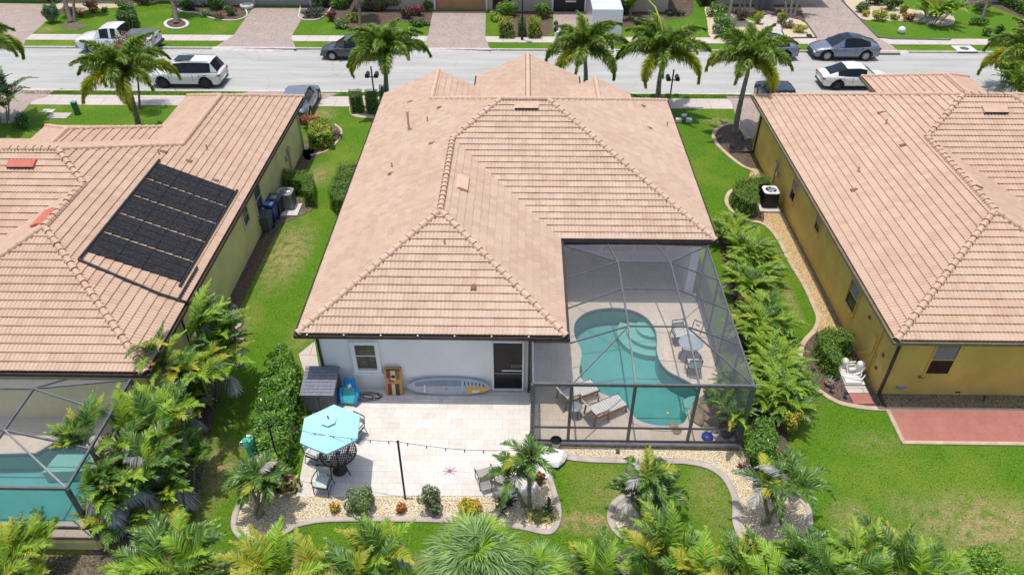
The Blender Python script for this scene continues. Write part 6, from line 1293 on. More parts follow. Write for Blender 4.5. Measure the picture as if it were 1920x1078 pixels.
for i, (px, py, w_, m_, lb) in enumerate([(91, 209, .75, 'concrete', 'smaller pale concrete lid in the lawn behind the olive house'), (111, 218, 1.3, 'sidewalk', 'larger concrete lid in the lawn behind the olive house')]):
    c = G(px, py); mb = MB(); mb.box((0, 0, .02), (w_, w_*.62, .06), bev=.01); mb.box((0, 0, .052), (w_*.8, w_*.42, .01)); q = tag(mb.build('meter_lid', [M[m_]]), lb, 'utility lid'); q.location = (c[0], c[1], 0)
c = G(1281, 228); t = thing('utility_meter', 'grey utility post with two white caps on the lawn right of the middle roof', 'utility box', (c[0], c[1], 0)); o = (c[0], c[1], 0)
mb = MB(); mb.box((c[0], c[1], .2), (.22, .22, .4), bev=.02); mb.build('post', [M['greymetal']], t, o); mb = MB(); mb.lathe([(.17, .4), (.17, .46), (0, .5)], (c[0], c[1], 0), 14); mb.build('cap', [M['whiteplastic']], t, o)
for s in (-1, 1): mb = MB(); mb.box((c[0]+s*.32, c[1]-.1, .14), (.38, .3, .24), bev=.04); mb.build('valve_cover', [M['whiteplastic']], t, o)
c = G(1689, 63); mb = MB(); mb.lathe([(0, -.02), (.22, .02), (.3, .2), (.25, .42), (.1, .52), (0, .53)], (0, 0, 0), 18); q = tag(mb.build('white_globe', [M['white']]), 'white globe lamp on the far right lawn', 'garden ornament'); q.location = (c[0], c[1], 0)
c = G(1857, 66); mb = MB(); mb.lathe([(.16, 0), (.12, .1), (.05, .2), (.09, .34), (.03, .5), (0, .55)], (0, 0, 0), 10); q = tag(mb.build('garden_statue', [M['white']]), 'small white garden statue between the clipped balls on the far right lawn', 'garden ornament'); q.location = (c[0], c[1], 0)
c = G(1042, 60); t = thing('purple_ornament', 'dark purple garden ornament at the edge of the far driveway', 'garden ornament', (c[0], c[1], .016)); o = (c[0], c[1], .016)
pm_ = mat('purple', (.06,.02,.12), (.1,.04,.18), 9, .6); mb = MB(); mb.lathe([(.14, .0), (.17, .2), (.1, .4), (.05, .45)], (c[0], c[1], .016), 10); mb.build('base', [pm_], t, o); mb = MB(); mb.lathe([(.05, .43), (.17, .55), (.18, .7), (.08, .85), (0, .87)], (c[0], c[1], .016), 10); mb.build('top', [pm_], t, o)
c = G(1047, 71); t = thing('blue_crate', 'pale blue and white box on the pavement below the purple ornament', 'box', (c[0], c[1], .016)); o = (c[0], c[1], .016)
mb = MB(); mb.box((c[0], c[1], .24), (.38, .3, .45), bev=.03); mb.build('box', [mat('sky_blue', (.35,.62,.8), (.3,.55,.75), 6)], t, o); mb = MB(); mb.box((c[0], c[1]-.155, .25), (.2, .01, .2)); mb.box((c[0], c[1], .47), (.2, .2, .012)); mb.build('panel', [M['white']], t, o)
c = G(464, 16); t = thing('stone_planter', 'round stone planter with a dark plant at the corner of the sage garage', 'planter', (c[0], c[1], 0)); o = (c[0], c[1], 0)
mb = MB(); mb.lathe([(.5, 0), (.6, .2), (.55, .35), (.45, .34), (.42, .25), (0, .25)], (c[0], c[1], 0), 18); mb.build('bowl', [M['concrete']], t, o)
# ------------------------------------------------------------ beside the olive house
def ac(px, py, label, rz, top, side, z0=.12, s_=.78):
    c = G(px, py, z0); t = thing('air_conditioner', label, 'air conditioner', (c[0], c[1], z0), rz); h = .82
    mb = MB(); mb.box((0, 0, h/2), (s_, s_, h), bev=.07); mb.build('cabinet', [side], t)
    mb = MB()
    for k in range(14):
        for s in (-1, 1): mb.box((-s_/2+.08+k*(s_-.16)/13, s*(s_/2+.004), h/2), (.014, .012, h*.82)); mb.box((s*(s_/2+.004), -s_/2+.08+k*(s_-.16)/13, h/2), (.012, .014, h*.82))
    mb.build('fins', [M['greymetal'] if side == M['greyside'] else M['black']], t)
    mb = MB(); K = 24; V = []; sq = []
    for k in range(K):
        a = 2*pi*k/K; m_ = max(abs(cos(a)), abs(sin(a))); q = (s_/2+.015)/m_*(1-.1*(1-abs(abs(cos(a))-abs(sin(a))))*0)
        q = min(q, (s_/2)*1.28); V += [(cos(a)*q, sin(a)*q, h+.0), (cos(a)*q, sin(a)*q, h+.05), (cos(a)*.29, sin(a)*.29, h+.06), (cos(a)*.29, sin(a)*.29, h-.02)]
    F = []
    for k in range(K):
        j = (k+1) % K
        for m_ in range(3): F.append((k*4+m_, j*4+m_, j*4+m_+1, k*4+m_+1))
    mb.add(V, F); mb.build('top_panel', [top], t)
    mb = MB(); mb.add([(.29*cos(2*pi*k/20), .29*sin(2*pi*k/20), h-.02) for k in range(20)], [list(range(20))], 0)
    mb.build('fan_well', [M['greyside']], t); mb = MB()
    for k in range(4):
        a = k*pi/2+.3; mb.box((cos(a)*.15, sin(a)*.15, h+.0), (.22, .11, .012), rz=a, rx=.35)
    mb.lathe([(.07, h), (.07, h+.03), (0, h+.035)], (0, 0, 0), 12); mb.build('fan', [top], t); mb = MB()
    for r in (.1, .19, .28): mb.lathe([(r-.005, h+.055), (r+.005, h+.06)], (0, 0, 0), 20)
    for k in range(4): mb.bar((0, 0, h+.06), (cos(k*pi/2)*.29, sin(k*pi/2)*.29, h+.06), .012)
    mb.build('guard', [M['greymetal']], t)
M['greyside'] = mat('grey_cabinet', (.20,.21,.22), (.26,.27,.28), 8, .5, .3)
mb = MB(); mb.box((0, 0, .06), (1.15, 1.15, .12)); q = mb.build('ac_pad', [M['concrete']]); q.location = (*G(542, 396), 0); tag(q, kind='structure')
mb = MB(); mb.box((0, 0, .06), (1.05, 1.05, .14)); q = mb.build('ac_pad', [M['concrete']]); q.location = (*G(1439, 390), 0); tag(q, kind='structure')
ac(540, 386, 'grey air conditioner with round fan on a pale pad by the olive wall', 0, M['alu'], M['greyside']); ac(1439, 383, 'black sided air conditioner with white top by the mustard wall', 0, M['whiteplastic'], M['black'])
def bin_(px, py, label, m, lidm, rz, h=1.0):
    c = G(px, py); t = thing('wheelie_bin', label, 'bin', (c[0], c[1], 0), rz, group='wheeled bins by the olive wall'); mb = MB()
    V = [(-.22, -.24, .06), (.22, -.24, .06), (.22, .2, .06), (-.22, .2, .06), (-.29, -.33, h-.08), (.29, -.33, h-.08), (.29, .3, h-.08), (-.29, .3, h-.08)]
    mb.add(V, [(0, 3, 2, 1), (4, 5, 6, 7), (0, 1, 5, 4), (1, 2, 6, 5), (2, 3, 7, 6), (3, 0, 4, 7)]); mb.box((0, -.01, h-.1), (.62, .68, .05), bev=.02); mb.build('body', [m], t)
    mb = MB(); mb.box((0, -.02, h-.03), (.62, .7, .07), rx=.06, bev=.03); mb.box((0, -.1, h+.012), (.4, .4, .02), rx=.06, bev=.008); mb.build('lid', [lidm], t)
    mb = MB(); mb.bar((-.25, .37, h-.08), (.25, .37, h-.08), .035); mb.build('handle', [M['black']], t)
    for s in (-1, 1): mb = MB(); mb.lathe([(0, -.03), (.1, -.03), (.11, 0), (.1, .03), (0, .03)], (s*.25, .22, .11), 12, 0, 'X'); mb.build('wheel', [M['rubber']], t)
    return t
bl = mat('bin_blue', (.015,.035,.16), (.02,.05,.22), 6, .5, world=False)
bin_(502, 431, 'dark grey wheeled bin nearest the camera', M['darkgrey'], M['darkgrey'], -.1)
b2 = bin_(512, 414, 'navy blue wheeled bin with bright blue and white label', bl, bl, -.12, 1.05)
mb = MB(); mb.box((-.06, -.1, 1.08), (.22, .3, .006), rx=.06); mb.box((.16, -.1, 1.08), (.16, .3, .006), rx=.06, m=1); mb.build('label', [mat('label_blue', (.05,.3,.8)), M['white']], b2)
b3 = bin_(522, 402, 'black wheeled bin with pale sticker standing closest to the air conditioner', M['black'], M['darkgrey'], -.1, 1.05); bin_(508, 400, 'black wheeled bin against the olive wall behind the navy one', M['black'], M['black'], -.05, 1.0)
mb = MB(); mb.box((0, -.08, 1.08), (.3, .25, .006), rx=.06); mb.build('sticker', [M['alu']], b3)
def rock(name, label, cat, px, py, r, m, z0=0, group=None, seed=0, xy=None):
    c = xy or G(px, py); bm = bmesh.new(); bmesh.ops.create_icosphere(bm, subdivisions=2, radius=1); rr = random.Random(seed+int(px or 0))
    ph = [rr.uniform(0, 6) for _ in range(6)]
    for v in bm.verts:
        k = 1+.14*sin(v.co.x*3+ph[0])+.12*sin(v.co.y*4+ph[1])+.1*sin(v.co.z*5+ph[2]); v.co = Vector((v.co.x*r[0]*k, v.co.y*r[1]*k, (v.co.z*k*.5+.3)*r[2]))
    me = bpy.data.meshes.new(name); bm.to_mesh(me); bm.free(); me.materials.append(m); q = link(bpy.data.objects.new(name, me)); q.location = (c[0], c[1], z0); q.rotation_euler = (0, 0, rr.uniform(0, 3)); return tag(q, label, cat, group)
M['rock'] = mat('pale_rock', (.55,.50,.42), (.36,.32,.26), 4, .9, bump=.6, bscale=14); M['rockw'] = mat('white_rock', (.78,.76,.72), (.66,.63,.58), 3, .85, bump=.4, bscale=10); M['rockb'] = mat('tan_rock', (.42,.32,.2), (.24,.18,.12), 4, .9, bump=.8, bscale=12)
for i, (px, py, s, lb) in enumerate([(440, 646, .42, 'largest pale boulder at the lawn edge beside the tall feather palm'), (441, 662, .34, 'second boulder directly below the largest pale one at the lawn edge'), (446, 682, .25, 'small mossy boulder lowest of the lawn edge row'), (435, 618, .3, 'pale rock above the largest boulder at the lawn edge'), (446, 612, .2, 'small pale rock at the top of the lawn edge row')]): rock('boulder', lb, 'boulder', px, py, (s, s*.8, s*.8), M['rock'], seed=i)
def pump(px, py, label, seed=0, big=True):
    c = G(px, py); t = thing('pool_pump', label, 'pool equipment', (c[0], c[1], .1 if big else .02), seed); m = M['whiteplastic'] if big else M['greymetal']
    mb = MB(); mb.lathe([(.0, 0), (.2, .02), (.24, .1), (.24, .62), (.2, .72), (.08, .78), (0, .79)], (0, 0, 0), 18); mb.build('filter_tank', [m], t)
    mb = MB(); mb.lathe([(0, -.22), (.1, -.22), (.11, .0), (.11, .2), (0, .22)], (-.4, .05, .2), 14, 0, 'X'); mb.box((-.4, .05, .05), (.4, .2, .1)); mb.build('motor', [m], t)
    t.scale = (.66, .66, .66)
    mb = MB(); mb.tube([(0, .2, .3), (-.2, .35, .32), (-.6, .35, .32), (-.72, .2, .3), (-.72, .05, .2)], .035, 8); mb.tube([(0, -.2, .2), (-.1, -.45, .15), (-.5, -.5, .12), (-.8, -.35, .1)], .035, 8); mb.tube([(.0, .2, .6), (.3, .25, .6), (.32, .3, .1)], .03, 8); mb.build('pipes', [m], t)
    return t
pump(1608, 700, 'white pool filter and pump by the mustard wall', .2)
pump(442, 590, 'small grey pool pump by the pale rocks near the olive house', 1.2, False)
c = G(1580, 690); mb = MB(); mb.lathe([(.0, 0), (.14, .01), (.15, .3), (.1, .38), (0, .4)], (0, 0, 0), 14); mb.tube([(.1, 0, .2), (.45, .05, .2)], .035, 8); q = tag(mb.build('chlorinator', [M['whiteplastic']]), 'small white chlorinator canister beside the clipped hedge', 'pool equipment'); q.location = (c[0], c[1], .1)
c = G(1596, 716); mb = MB(); mb.box((0, 0, .04), (.62, .4, .06), bev=.02); mb.tube([(-.3, .1, .08), (.3, -.1, .1), (.5, .1, .2)], .03, 8); mb.tube([(.1, .22, .05), (.42, .3, .12), (.5, .3, .4)], .05, 8); q = tag(mb.build('pool_blower', [M['whiteplastic']]), 'flat white unit with hoses at the near end of the concrete pad', 'pool equipment'); q.location = (c[0], c[1], .1)
for px, py, lb in [(1530, 637, 'black path light at the top of the curved bed'), (1522, 702, 'black path light at the left edge of the curved bed'), (1557, 735, 'black path light on the mulch below the curled hedge'), (1583, 746, 'black path light near the red slab'), (1424, 408, 'black path light beside the stone walk start'), (1374, 364, 'black path light at the back left of the curled hedge'), (1372, 376, 'black path light left of the curled hedge'), (1377, 389, 'black path light at the front left of the curled hedge')]:
    c = G(px, py); t = thing('path_light', lb, 'garden light', (c[0], c[1], 0)); mb = MB(); mb.tube([(0, 0, 0), (0, 0, .28)], .015, 6); mb.build('stake', [M['black']], t); mb = MB(); mb.lathe([(.09, .26), (.05, .32), (0, .33)], (0, 0, 0), 10); mb.lathe([(.04, .2), (.05, .27)], (0, 0, 0), 10); mb.build('cap', [M['black']], t)
c = G(1553, 722); t = thing('solar_frog_planter', 'dark round planter with white trim below the curled hedge', 'planter', (c[0], c[1], 0)); t.name = 'planter'; mb = MB(); mb.lathe([(.1, 0), (.18, .12), (.17, .22), (.13, .22), (0, .16)], (0, 0, 0), 14); mb.build('pot', [M['wood']], t); rosette_l = MB()
for a in np.linspace(0, 6.28, 8)[:-1]: rosette_l.bar((0, 0, .2), (cos(a)*.2, sin(a)*.2, .36), .03, .01)
rosette_l.build('leaves', [M['greyside']], t)
c = G(1684, 738); t = thing('garden_spotlight', 'blue grey solar panel lamp at the mustard house corner', 'garden light', (c[0], c[1], 0)); mb = MB(); mb.tube([(0, 0, 0), (0, 0, .4)], .02, 6); mb.build('stake', [M['black']], t); mb = MB(); mb.box((0, 0, .42), (.42, .24, .025), rx=.4, rz=.2); mb.build('panel', [mat('solar_blue', (.12,.17,.26), (.3,.36,.45), 12, .2)], t); mb = MB(); mb.box((.0, .06, .5), (.12, .09, .1), rz=.4); mb.build('lamp_head', [M['black']], t)
c = G(1792, 738); t = thing('garden_spotlight', 'small black floodlight at the foot of the mustard wall', 'garden light', (c[0], c[1], 0)); mb = MB(); mb.tube([(0, 0, 0), (0, 0, .1)], .02, 6); mb.build('stake', [M['black']], t); mb = MB(); mb.box((0, 0, .14), (.2, .14, .12), rx=.5, bev=.02); mb.build('lamp_head', [M['black']], t)
c = G(1842, 752); t = thing('path_light', 'short black stake light in the pebbles before the mustard wall', 'garden light', (c[0], c[1], 0)); mb = MB(); mb.tube([(0, 0, 0), (.02, 0, .25)], .02, 6); mb.build('stake', [M['black']], t); mb = MB(); mb.lathe([(.05, .22), (.06, .28), (0, .32)], (0, 0, 0), 8); mb.build('cap', [M['black']], t)
# ------------------------------------------------------------ patio things
PS = .035
def resin_shed():
    a, b, zt = (-7.98, 18.36), (-6.86, 18.36), 1.12; t = thing('storage_box', 'dark grey resin storage box with sloping shingled lid against the white wall', 'storage box', (-7.35, 19.0, PS)); o = tuple(t.location)
    x0, x1_, y0, y1 = -7.88, -6.76, 18.48, 19.62; mb = MB(); mb.add([(x0, y0, PS), (x1_, y0, PS), (x1_, y1, PS), (x0, y1, PS), (x0, y0, .98), (x1_, y0, .98), (x1_, y1, 1.22), (x0, y1, 1.22)], [(0, 3, 2, 1), (0, 1, 5, 4), (1, 2, 6, 5), (2, 3, 7, 6), (3, 0, 4, 7)]); mb.build('body', [M['darkgrey']], t, o)
    mb = MB(); N = 9
    for k in range(N):
        ya = y0-.1+(y1-y0+.12)*k/N; yb_ = y0-.1+(y1-y0+.12)*(k+1)/N; za_ = 1.0+.26*k/N; zb_ = 1.0+.26*(k+1)/N
        for j in range(8):
            xa_ = x0-.06+(x1_-x0+.12)*j/8; xb_ = x0-.06+(x1_-x0+.12)*(j+.96)/8; mb.add([(xa_, ya, za_+.03), (xb_, ya, za_+.03), (xb_, yb_, zb_+.012), (xa_, yb_, zb_+.012), (xa_, ya, za_-.03), (xb_, ya, za_-.03)], [(0, 1, 2, 3), (4, 5, 1, 0)])
    mb.add([(x0-.06, y0-.1, 1.0), (x1_+.06, y0-.1, 1.0), (x1_+.06, y1+.02, 1.255), (x0-.06, y1+.02, 1.255), (x0-.06, y0-.1, .94), (x1_+.06, y0-.1, .94), (x1_+.06, y1+.02, 1.2), (x0-.06, y1+.02, 1.2)], [(0, 1, 2, 3), (4, 5, 1, 0), (5, 6, 2, 1), (7, 4, 0, 3)]); mb.build('lid', [mat('shingle_grey', (.23,.24,.27), (.16,.165,.185), 14, .7, bump=.4)], t, o)
    mb = MB(); mb.box((x0+.56, y0-.01, .5), (.02, .02, .8)); mb.box((x1_+.01, 19.1, .55), (.03, .16, .22), m=0); mb.build('door_latch', [M['black']], t, o)
resin_shed()
c = (-6.35, 19.05); t = thing('pool_floats', 'blue and teal inflatable pool float propped between storage box and wall', 'pool float', (c[0], c[1], PS))
fm = mat('float_blue', (.03,.30,.62), (.02,.22,.5), 3, .3, world=False); ft = mat('float_teal', (.05,.42,.45), (.1,.5,.4), 3, .3, world=False)
mb = MB(); mb.box((0, 0.25, .62), (.46, .12, .55), rx=-.45, rz=-.1, bev=.055); mb.build('backrest', [fm], t); mb = MB(); mb.box((.02, -.02, .32), (.58, .12, .6), rx=-.75, rz=-.1, bev=.055); mb.build('seat', [ft], t)
for s in (-1, 1): mb = MB(); mb.tube([(s*.3, .12, .6), (s*.33, -.05, .42), (s*.24, -.25, .15)], .075, 9); mb.build('armrest', [fm], t)
mb = MB(); mb.box((.03, .14, .66), (.14, .01, .14), rx=-.45, rz=.7); mb.build('label', [M['white']], t)
# cornhole board leaning on the wall
t = thing('cornhole_board', 'patchwork wooden cornhole board leaning upright on the white wall', 'game board', (-4.72, 19.45, PS)); ca = mat('board_orange', (.60,.32,.10), (.52,.27,.08), 8, .6, world=False); cr_ = mat('board_red', (.25,.05,.02), (.2,.04,.02), 8, .6); cd_ = mat('board_dark', (.10,.06,.03), (.07,.04,.02), 8, .6); cw_ = mat('board_cream', (.70,.58,.36), (.66,.54,.33), 8, .6); cb_ = mat('board_brown', (.28,.15,.07), (.22,.12,.05), 8, .6)
Tm = Matrix.Rotation(-.16, 4, 'X'); 
def bd(mb, x, z, w_, h_, d=.0, th_=.02, m=0):
    V = [Tm @ Vector((x+sx*w_/2, -.06-d+sy*th_/2, z+sz*h_/2)) for sx, sy, sz in ((-1,-1,-1),(1,-1,-1),(1,1,-1),(-1,1,-1),(-1,-1,1),(1,-1,1),(1,1,1),(-1,1,1))]
    mb.add(V, [(0,3,2,1),(4,5,6,7),(0,1,5,4),(1,2,6,5),(2,3,7,6),(3,0,4,7)], m)
mb = MB(); bd(mb, 0, .6, .62, 1.2, m=0); bd(mb, 0, 1.19, .62, .04, -.05, .12, m=0); bd(mb, -.3, .6, .03, 1.2, -.05, .1); bd(mb, .3, .6, .03, 1.2, -.05, .1); mb.build('board', [ca], t)
pcs = [(-.18, .96, .13, .36, 1), (-.09, .66, .2, .10, 4), (0, .92, .16, .44, 3), (.16, .94, .16, .42, 4), (-.16, .26, .15, .5, 1), (-.02, .26, .13, .5, 3), (.12, .26, .15, .5, 2), (-.0, 1.15, .5, .07, 2)]
for x, z, w_, h_, m_ in pcs: mb = MB(); bd(mb, x, z, w_, h_, .014); mb.build('inlay', [[ca, cr_, cd_, cw_, cb_][m_]], t)
mb = MB(); V = [Tm @ Vector((.0+.075*cos(a), -.088, .86+.075*sin(a))) for a in np.linspace(0, 2*pi, 19)[:-1]]; mb.add(V, [list(range(18))]); mb.build('hole', [M['black']], t)
# paddle board on its edge
t = thing('paddle_board', 'grey and orange stand up paddle board lying on its edge along the white wall', 'paddle board', (-2.66, 19.42, PS)); N = 36; Lb = 3.16; Wb = .74
def hwid(u): return Wb/2*max(0.0, 1-abs(u)**2.6)**.62
lean = Matrix.Rotation(-.32, 4, 'X')
secs = [(.965, 1), (1.0, .35), (.985, -.4), (.93, -1)]
V = []
for i in range(N+1):
    u = -1+2*i/N; hw = max(.012, hwid(u)); rk = .04*u*u
    for s, q in ((1, 1), (1, 0), (1, -1), (-1, -1), (-1, 0), (-1, 1)):
        k = .9 if q else 1.0; V.append(lean @ Vector((u*Lb/2, q*-.055-rk, Wb/2+s*hw*k)))
F = []
mi_ = []
for i in range(N):
    u = -1+2*(i+.5)/N
    for k in range(6):
        F.append((i*6+k, i*6+(k+1) % 6, (i+1)*6+(k+1) % 6, (i+1)*6+k)); mi_.append(0)
gb = mat('board_grey', (.52,.55,.58), (.46,.49,.52), 3, .4, world=False); mk('hull', V, F, [gb], t, mi_, True)
def deckpatch(name, u0, u1, s0, s1, m, d=.062):
    mb = MB(); V = []; n = 14
    for i in range(n+1):
        u = u0+(u1-u0)*i/n; hw = hwid(u)*.88; rk = .04*u*u
        for s in (s0, s1): V.append(lean @ Vector((u*Lb/2, -d-rk, Wb/2+s*hw)))
    mb.add(V, [(2*i, 2*i+2, 2*i+3, 2*i+1) for i in range(n)]); return mb.build(name, [m], t)
deckpatch('grip_pad', -.80, .30, .12, .86, mat('pad_grey', (.30,.31,.33), (.26,.27,.29), 5, .8)); deckpatch('tail_patch', .42, .95, -.98, .12, mat('board_gold', (.72,.42,.08), (.66,.38,.07), 5, .4)); deckpatch('stripe', .34, .42, -.98, .5, mat('board_teal', (.28,.50,.52)))
for k in range(6): deckpatch('deck_cord', .36+k*.09, .385+k*.09, .25, .8, M['bronze'], .066)
deckpatch('side_pad', -.80, .30, -.95, .10, mat('pad_pale', (.50,.52,.53), (.45,.47,.48), 5, .7)); deckpatch('front_mark', -.6, -.56, -.9, .3, M['white'], .068); deckpatch('tail_mark', .55, .72, -.8, -.45, M['white'], .068)
mb = MB(); V = [lean @ Vector((-.1+.05*cos(a), -.068, .3+.02*sin(a))) for a in np.linspace(0, 6.28, 9)[:-1]]; mb.add(V, [list(range(8))]); mb.build('handle', [M['black']], t)
# loose cord
mb = MB(); pts = []; rr = random.Random(3)
for k in range(70):
    a = k*.55; r = .32+.16*sin(k*.37); pts.append((cos(a)*r*1.35+.1*sin(k*.21), sin(a)*r*.5, .012+.006*(k % 3)))
mb.tube(pts, .009, 5); mb.box((-.55, .15, .03), (.16, .06, .05), bev=.01); q = tag(mb.build('extension_cord', [M['black']]), 'tangled thin black cord on the pavers under the white window', 'cord'); q.location = (-5.75, 19.28, PS)
# umbrella and table
uc = (-6.1, 15.85); t = thing('patio_umbrella', 'pale turquoise six sided patio umbrella', 'umbrella', (uc[0], uc[1], PS)); sky = mat('aqua_canvas', (.42,.74,.79), (.39,.70,.76), 2, .8, world=False)
rot = .62; K = 6; V = [(0, 0, 2.62)]; R1 = 1.04
for k in range(K): V.append((cos(rot+k*pi/3)*.24, sin(rot+k*pi/3)*.24, 2.55))
mb = MB(); 
def ring(r, z, n=36):
    out = []
    for i in range(n):
        k = i*K/n; f = k-int(k); a0 = rot+int(k)*pi/3; a1 = a0+pi/3; sag = 1
        p = ((1-f)*cos(a0)+f*cos(a1), (1-f)*sin(a0)+f*sin(a1)); out.append((p[0]*r*sag, p[1]*r*sag, z-.012*sin(pi*f)*r))
    return out
n = 36; rs_ = [(.2, 2.50), (.45, 2.42), (.75, 2.30), (R1, 2.16), (R1+.003, 2.09)]; V = []
for r, z in rs_: V += ring(r, z)
mb.add(V, [(j*n+i, j*n+(i+1) % n, (j+1)*n+(i+1) % n, (j+1)*n+i) for j in range(len(rs_)-1) for i in range(n)], 0); mb.build('canopy', [sky], t)
mb = MB(); V = [(0, 0, 2.64)]+ring(.26, 2.545); mb.add(V, [(0, 1+i, 1+(i+1) % n) for i in range(n)]); mb.build('vent_cap', [sky], t)
mb = MB(); mb.lathe([(.2, 2.50), (.215, 2.53), (.23, 2.50)], (0, 0, 0), 20); mb.build('vent_trim', [mat('teal_trim', (.06,.25,.24))], t)
mb = MB(); mb.tube([(0, 0, 0), (0, 0, 2.7)], .022, 10); mb.build('pole', [M['bronze']], t); mb = MB(); mb.lathe([(0, 2.7), (.03, 2.72), (0, 2.78)], (0, 0, 0), 8); mb.build('finial', [M['bronze']], t)
for k in range(K): a = rot+k*pi/3; mb = MB(); mb.bar((0, 0, 2.47), (cos(a)*R1*.98, sin(a)*R1*.98, 2.09), .018); mb.bar((0, 0, 1.9), (cos(a)*.6, sin(a)*.6, 2.3), .015); mb.build('rib', [M['bronze']], t)
mb = MB(); mb.lathe([(0, 0), (.25, 0), (.25, .05), (.06, .1), (.04, .3), (.0, .3)], (0, 0, 0), 20); mb.build('base', [M['bronze']], t)
t = thing('round_patio_table', 'round black lattice patio table under the turquoise umbrella', 'table', (uc[0]+.02, uc[1]+.0, PS)); t.location = (-6.1, 16.03, PS); im = mat('iron_bronze', (.035,.027,.022), (.06,.05,.04), 8, .5, .4)
mb = MB(); mb.lathe([(.60, .70), (.63, .715), (.62, .74), (.59, .74)], (0, 0, 0), 36)
for k in range(-8, 9):
    x = k*.07; s = sqrt(max(0, .6**2-x*x)); mb.bar((x, -s, .728), (x, s, .728), .028, .008); mb.bar((-s, x, .724), (s, x, .724), .028, .008)
mb.lathe([(.03, .735), (.07, .74), (.07, .72)], (0, 0, 0), 14); mb.build('tabletop', [im], t)
for k in range(4): a = .8+k*pi/2; mb = MB(); mb.tube([(cos(a)*.45, sin(a)*.45, .7), (cos(a)*.3, sin(a)*.3, .4), (cos(a)*.55, sin(a)*.55, .02)], .02, 7); mb.build('leg', [im], t)
def armchair(x, y, z, rz, label, cm, cat='chair', nm='patio_chair'):
    t = thing(nm, label, cat, (x, y, z), rz)
    for s in (-1, 1):
        mb = MB(); mb.tube([(s*.25, -.24, 0), (s*.26, -.22, .42), (s*.27, -.2, .62)], .015, 6); mb.build('leg', [im], t)
        mb = MB(); mb.tube([(s*.25, .3, 0), (s*.25, .2, .42), (s*.24, .3, .9)], .015, 6); mb.build('leg', [im], t)
        mb = MB(); mb.tube([(s*.27, -.26, .6), (s*.29, -.05, .66), (s*.26, .24, .64)], .017, 6); mb.build('armrest', [im], t)
        mb = MB(); mb.tube([(s*.27, -.2, .1), (s*.3, 0, .3), (s*.27, .15, .1)], .01, 6); mb.build('side_scroll', [im], t)
    mb = MB(); mb.box((0, -.02, .4), (.5, .48, .03)); mb.build('seat_frame', [im], t); mb = MB(); mb.bar((-.24, .3, .9), (.24, .3, .9), .03); mb.build('top_rail', [im], t)
    mb = MB(); mb.box((0, -.03, .45), (.47, .46, .07), bev=.03); mb.build('seat', [cm], t)
    mb = MB(); mb.box((0, .26, .68), (.45, .05, .38), rx=.2, bev=.02)
    mb.build('backrest', [cm], t); return t
cush = mat('pale_cushion', (.58,.62,.58), (.48,.53,.50), 4, .9, world=False)
c = G(605, 905, .4); armchair(c[0], c[1], PS, -pi-.15+pi, 'iron armchair with pale cushion beside the round black table', cush)
c = G(597, 850, .4); armchair(c[0]-.12, c[1], PS, 1.2, 'iron armchair mostly hidden under the turquoise umbrella', cush)
c = G(648, 836, .4); armchair(c[0]+.2, c[1]+.75, PS, -.5, 'iron armchair covered by the turquoise umbrella at the far side of the table', cush)
# posts with bulb strings
posts = [((760, 936), (746, 828), 'black post standing in the gravel in the middle of the patio edge'), ((527, 890), (510, 826), 'black post leaning out of the glossy hedge'), ((994, 940), (993, 850), 'black post behind the twin palms')]
topsP = []
for b, tp, lb in posts:
    x, y = G(*b); H_ = 2.6; tx, ty = (G(*tp, H_) if lb.startswith('black post s') else (x+.1 if 'leaning' in lb else x, y)); t = thing('light_post', lb, 'post', (x, y, 0)); mb = MB(); mb.tube([(0, 0, -.02), (tx-x, ty-y, H_)], .035, 8); mb.build('pole', [M['black']], t); mb = MB(); mb.lathe([(.04, H_-.02), (.045, H_+.03), (0, H_+.05)], (tx-x, ty-y, 0), 8); mb.build('cap', [M['black']], t); topsP.append((tx, ty, H_))
def strand(a, b, n, label, sag=.18):
    t = thing('string_lights', label, 'string lights', a); a = Vector(a); b = Vector(b); mb = MB(); pts = [a.lerp(b, k/20)-Vector((0, 0, sag*sin(pi*k/20))) for k in range(21)]; mb.tube(pts, .008, 5); mb.build('cable', [M['black']], t, tuple(a))
    for k in range(n):
        p = a.lerp(b, (k+.5)/n)-Vector((0, 0, sag*sin(pi*(k+.5)/n))); mb = MB(); mb.tube([p, p-Vector((0, 0, .06))], .018, 6); mb.build('socket', [M['black']], t, tuple(a)); mb = MB(); mb.lathe([(.01, -.06), (.028, -.1), (.0, -.14)], tuple(p), 8); mb.build('bulb', [M['lampglass']], t, tuple(a))
strand(topsP[1], topsP[0], 7, 'bulb string from the hedge post to the middle post'); strand(topsP[0], topsP[2], 7, 'bulb string from the middle post to the post by the twin palms'); strand(topsP[2], (.45, 17.1, 2.85), 4, 'bulb string from the twin palms up to the cage corner', .1)
# starfish toy
c = G(843, 883, PS); mb = MB(); t = thing('star_toy', 'small magenta star shaped toy with thin arms on the pale pavers', 'toy', (c[0], c[1], PS)); mb.lathe([(.07, 0), (.07, .03), (0, .05)], (0, 0, 0), 10); mb.build('body', [mat('magenta', (.45,.05,.3), (.35,.03,.22), 9)], t)
mb = MB()
for k in range(8): a = k*pi/4; mb.tube([(cos(a)*.05, sin(a)*.05, .03), (cos(a)*.15, sin(a)*.13, .05), (cos(a)*.26, sin(a)*.22, .01)], .012, 5)
mb.build('arms', [mat('pale_pink', (.75,.5,.6))], t)
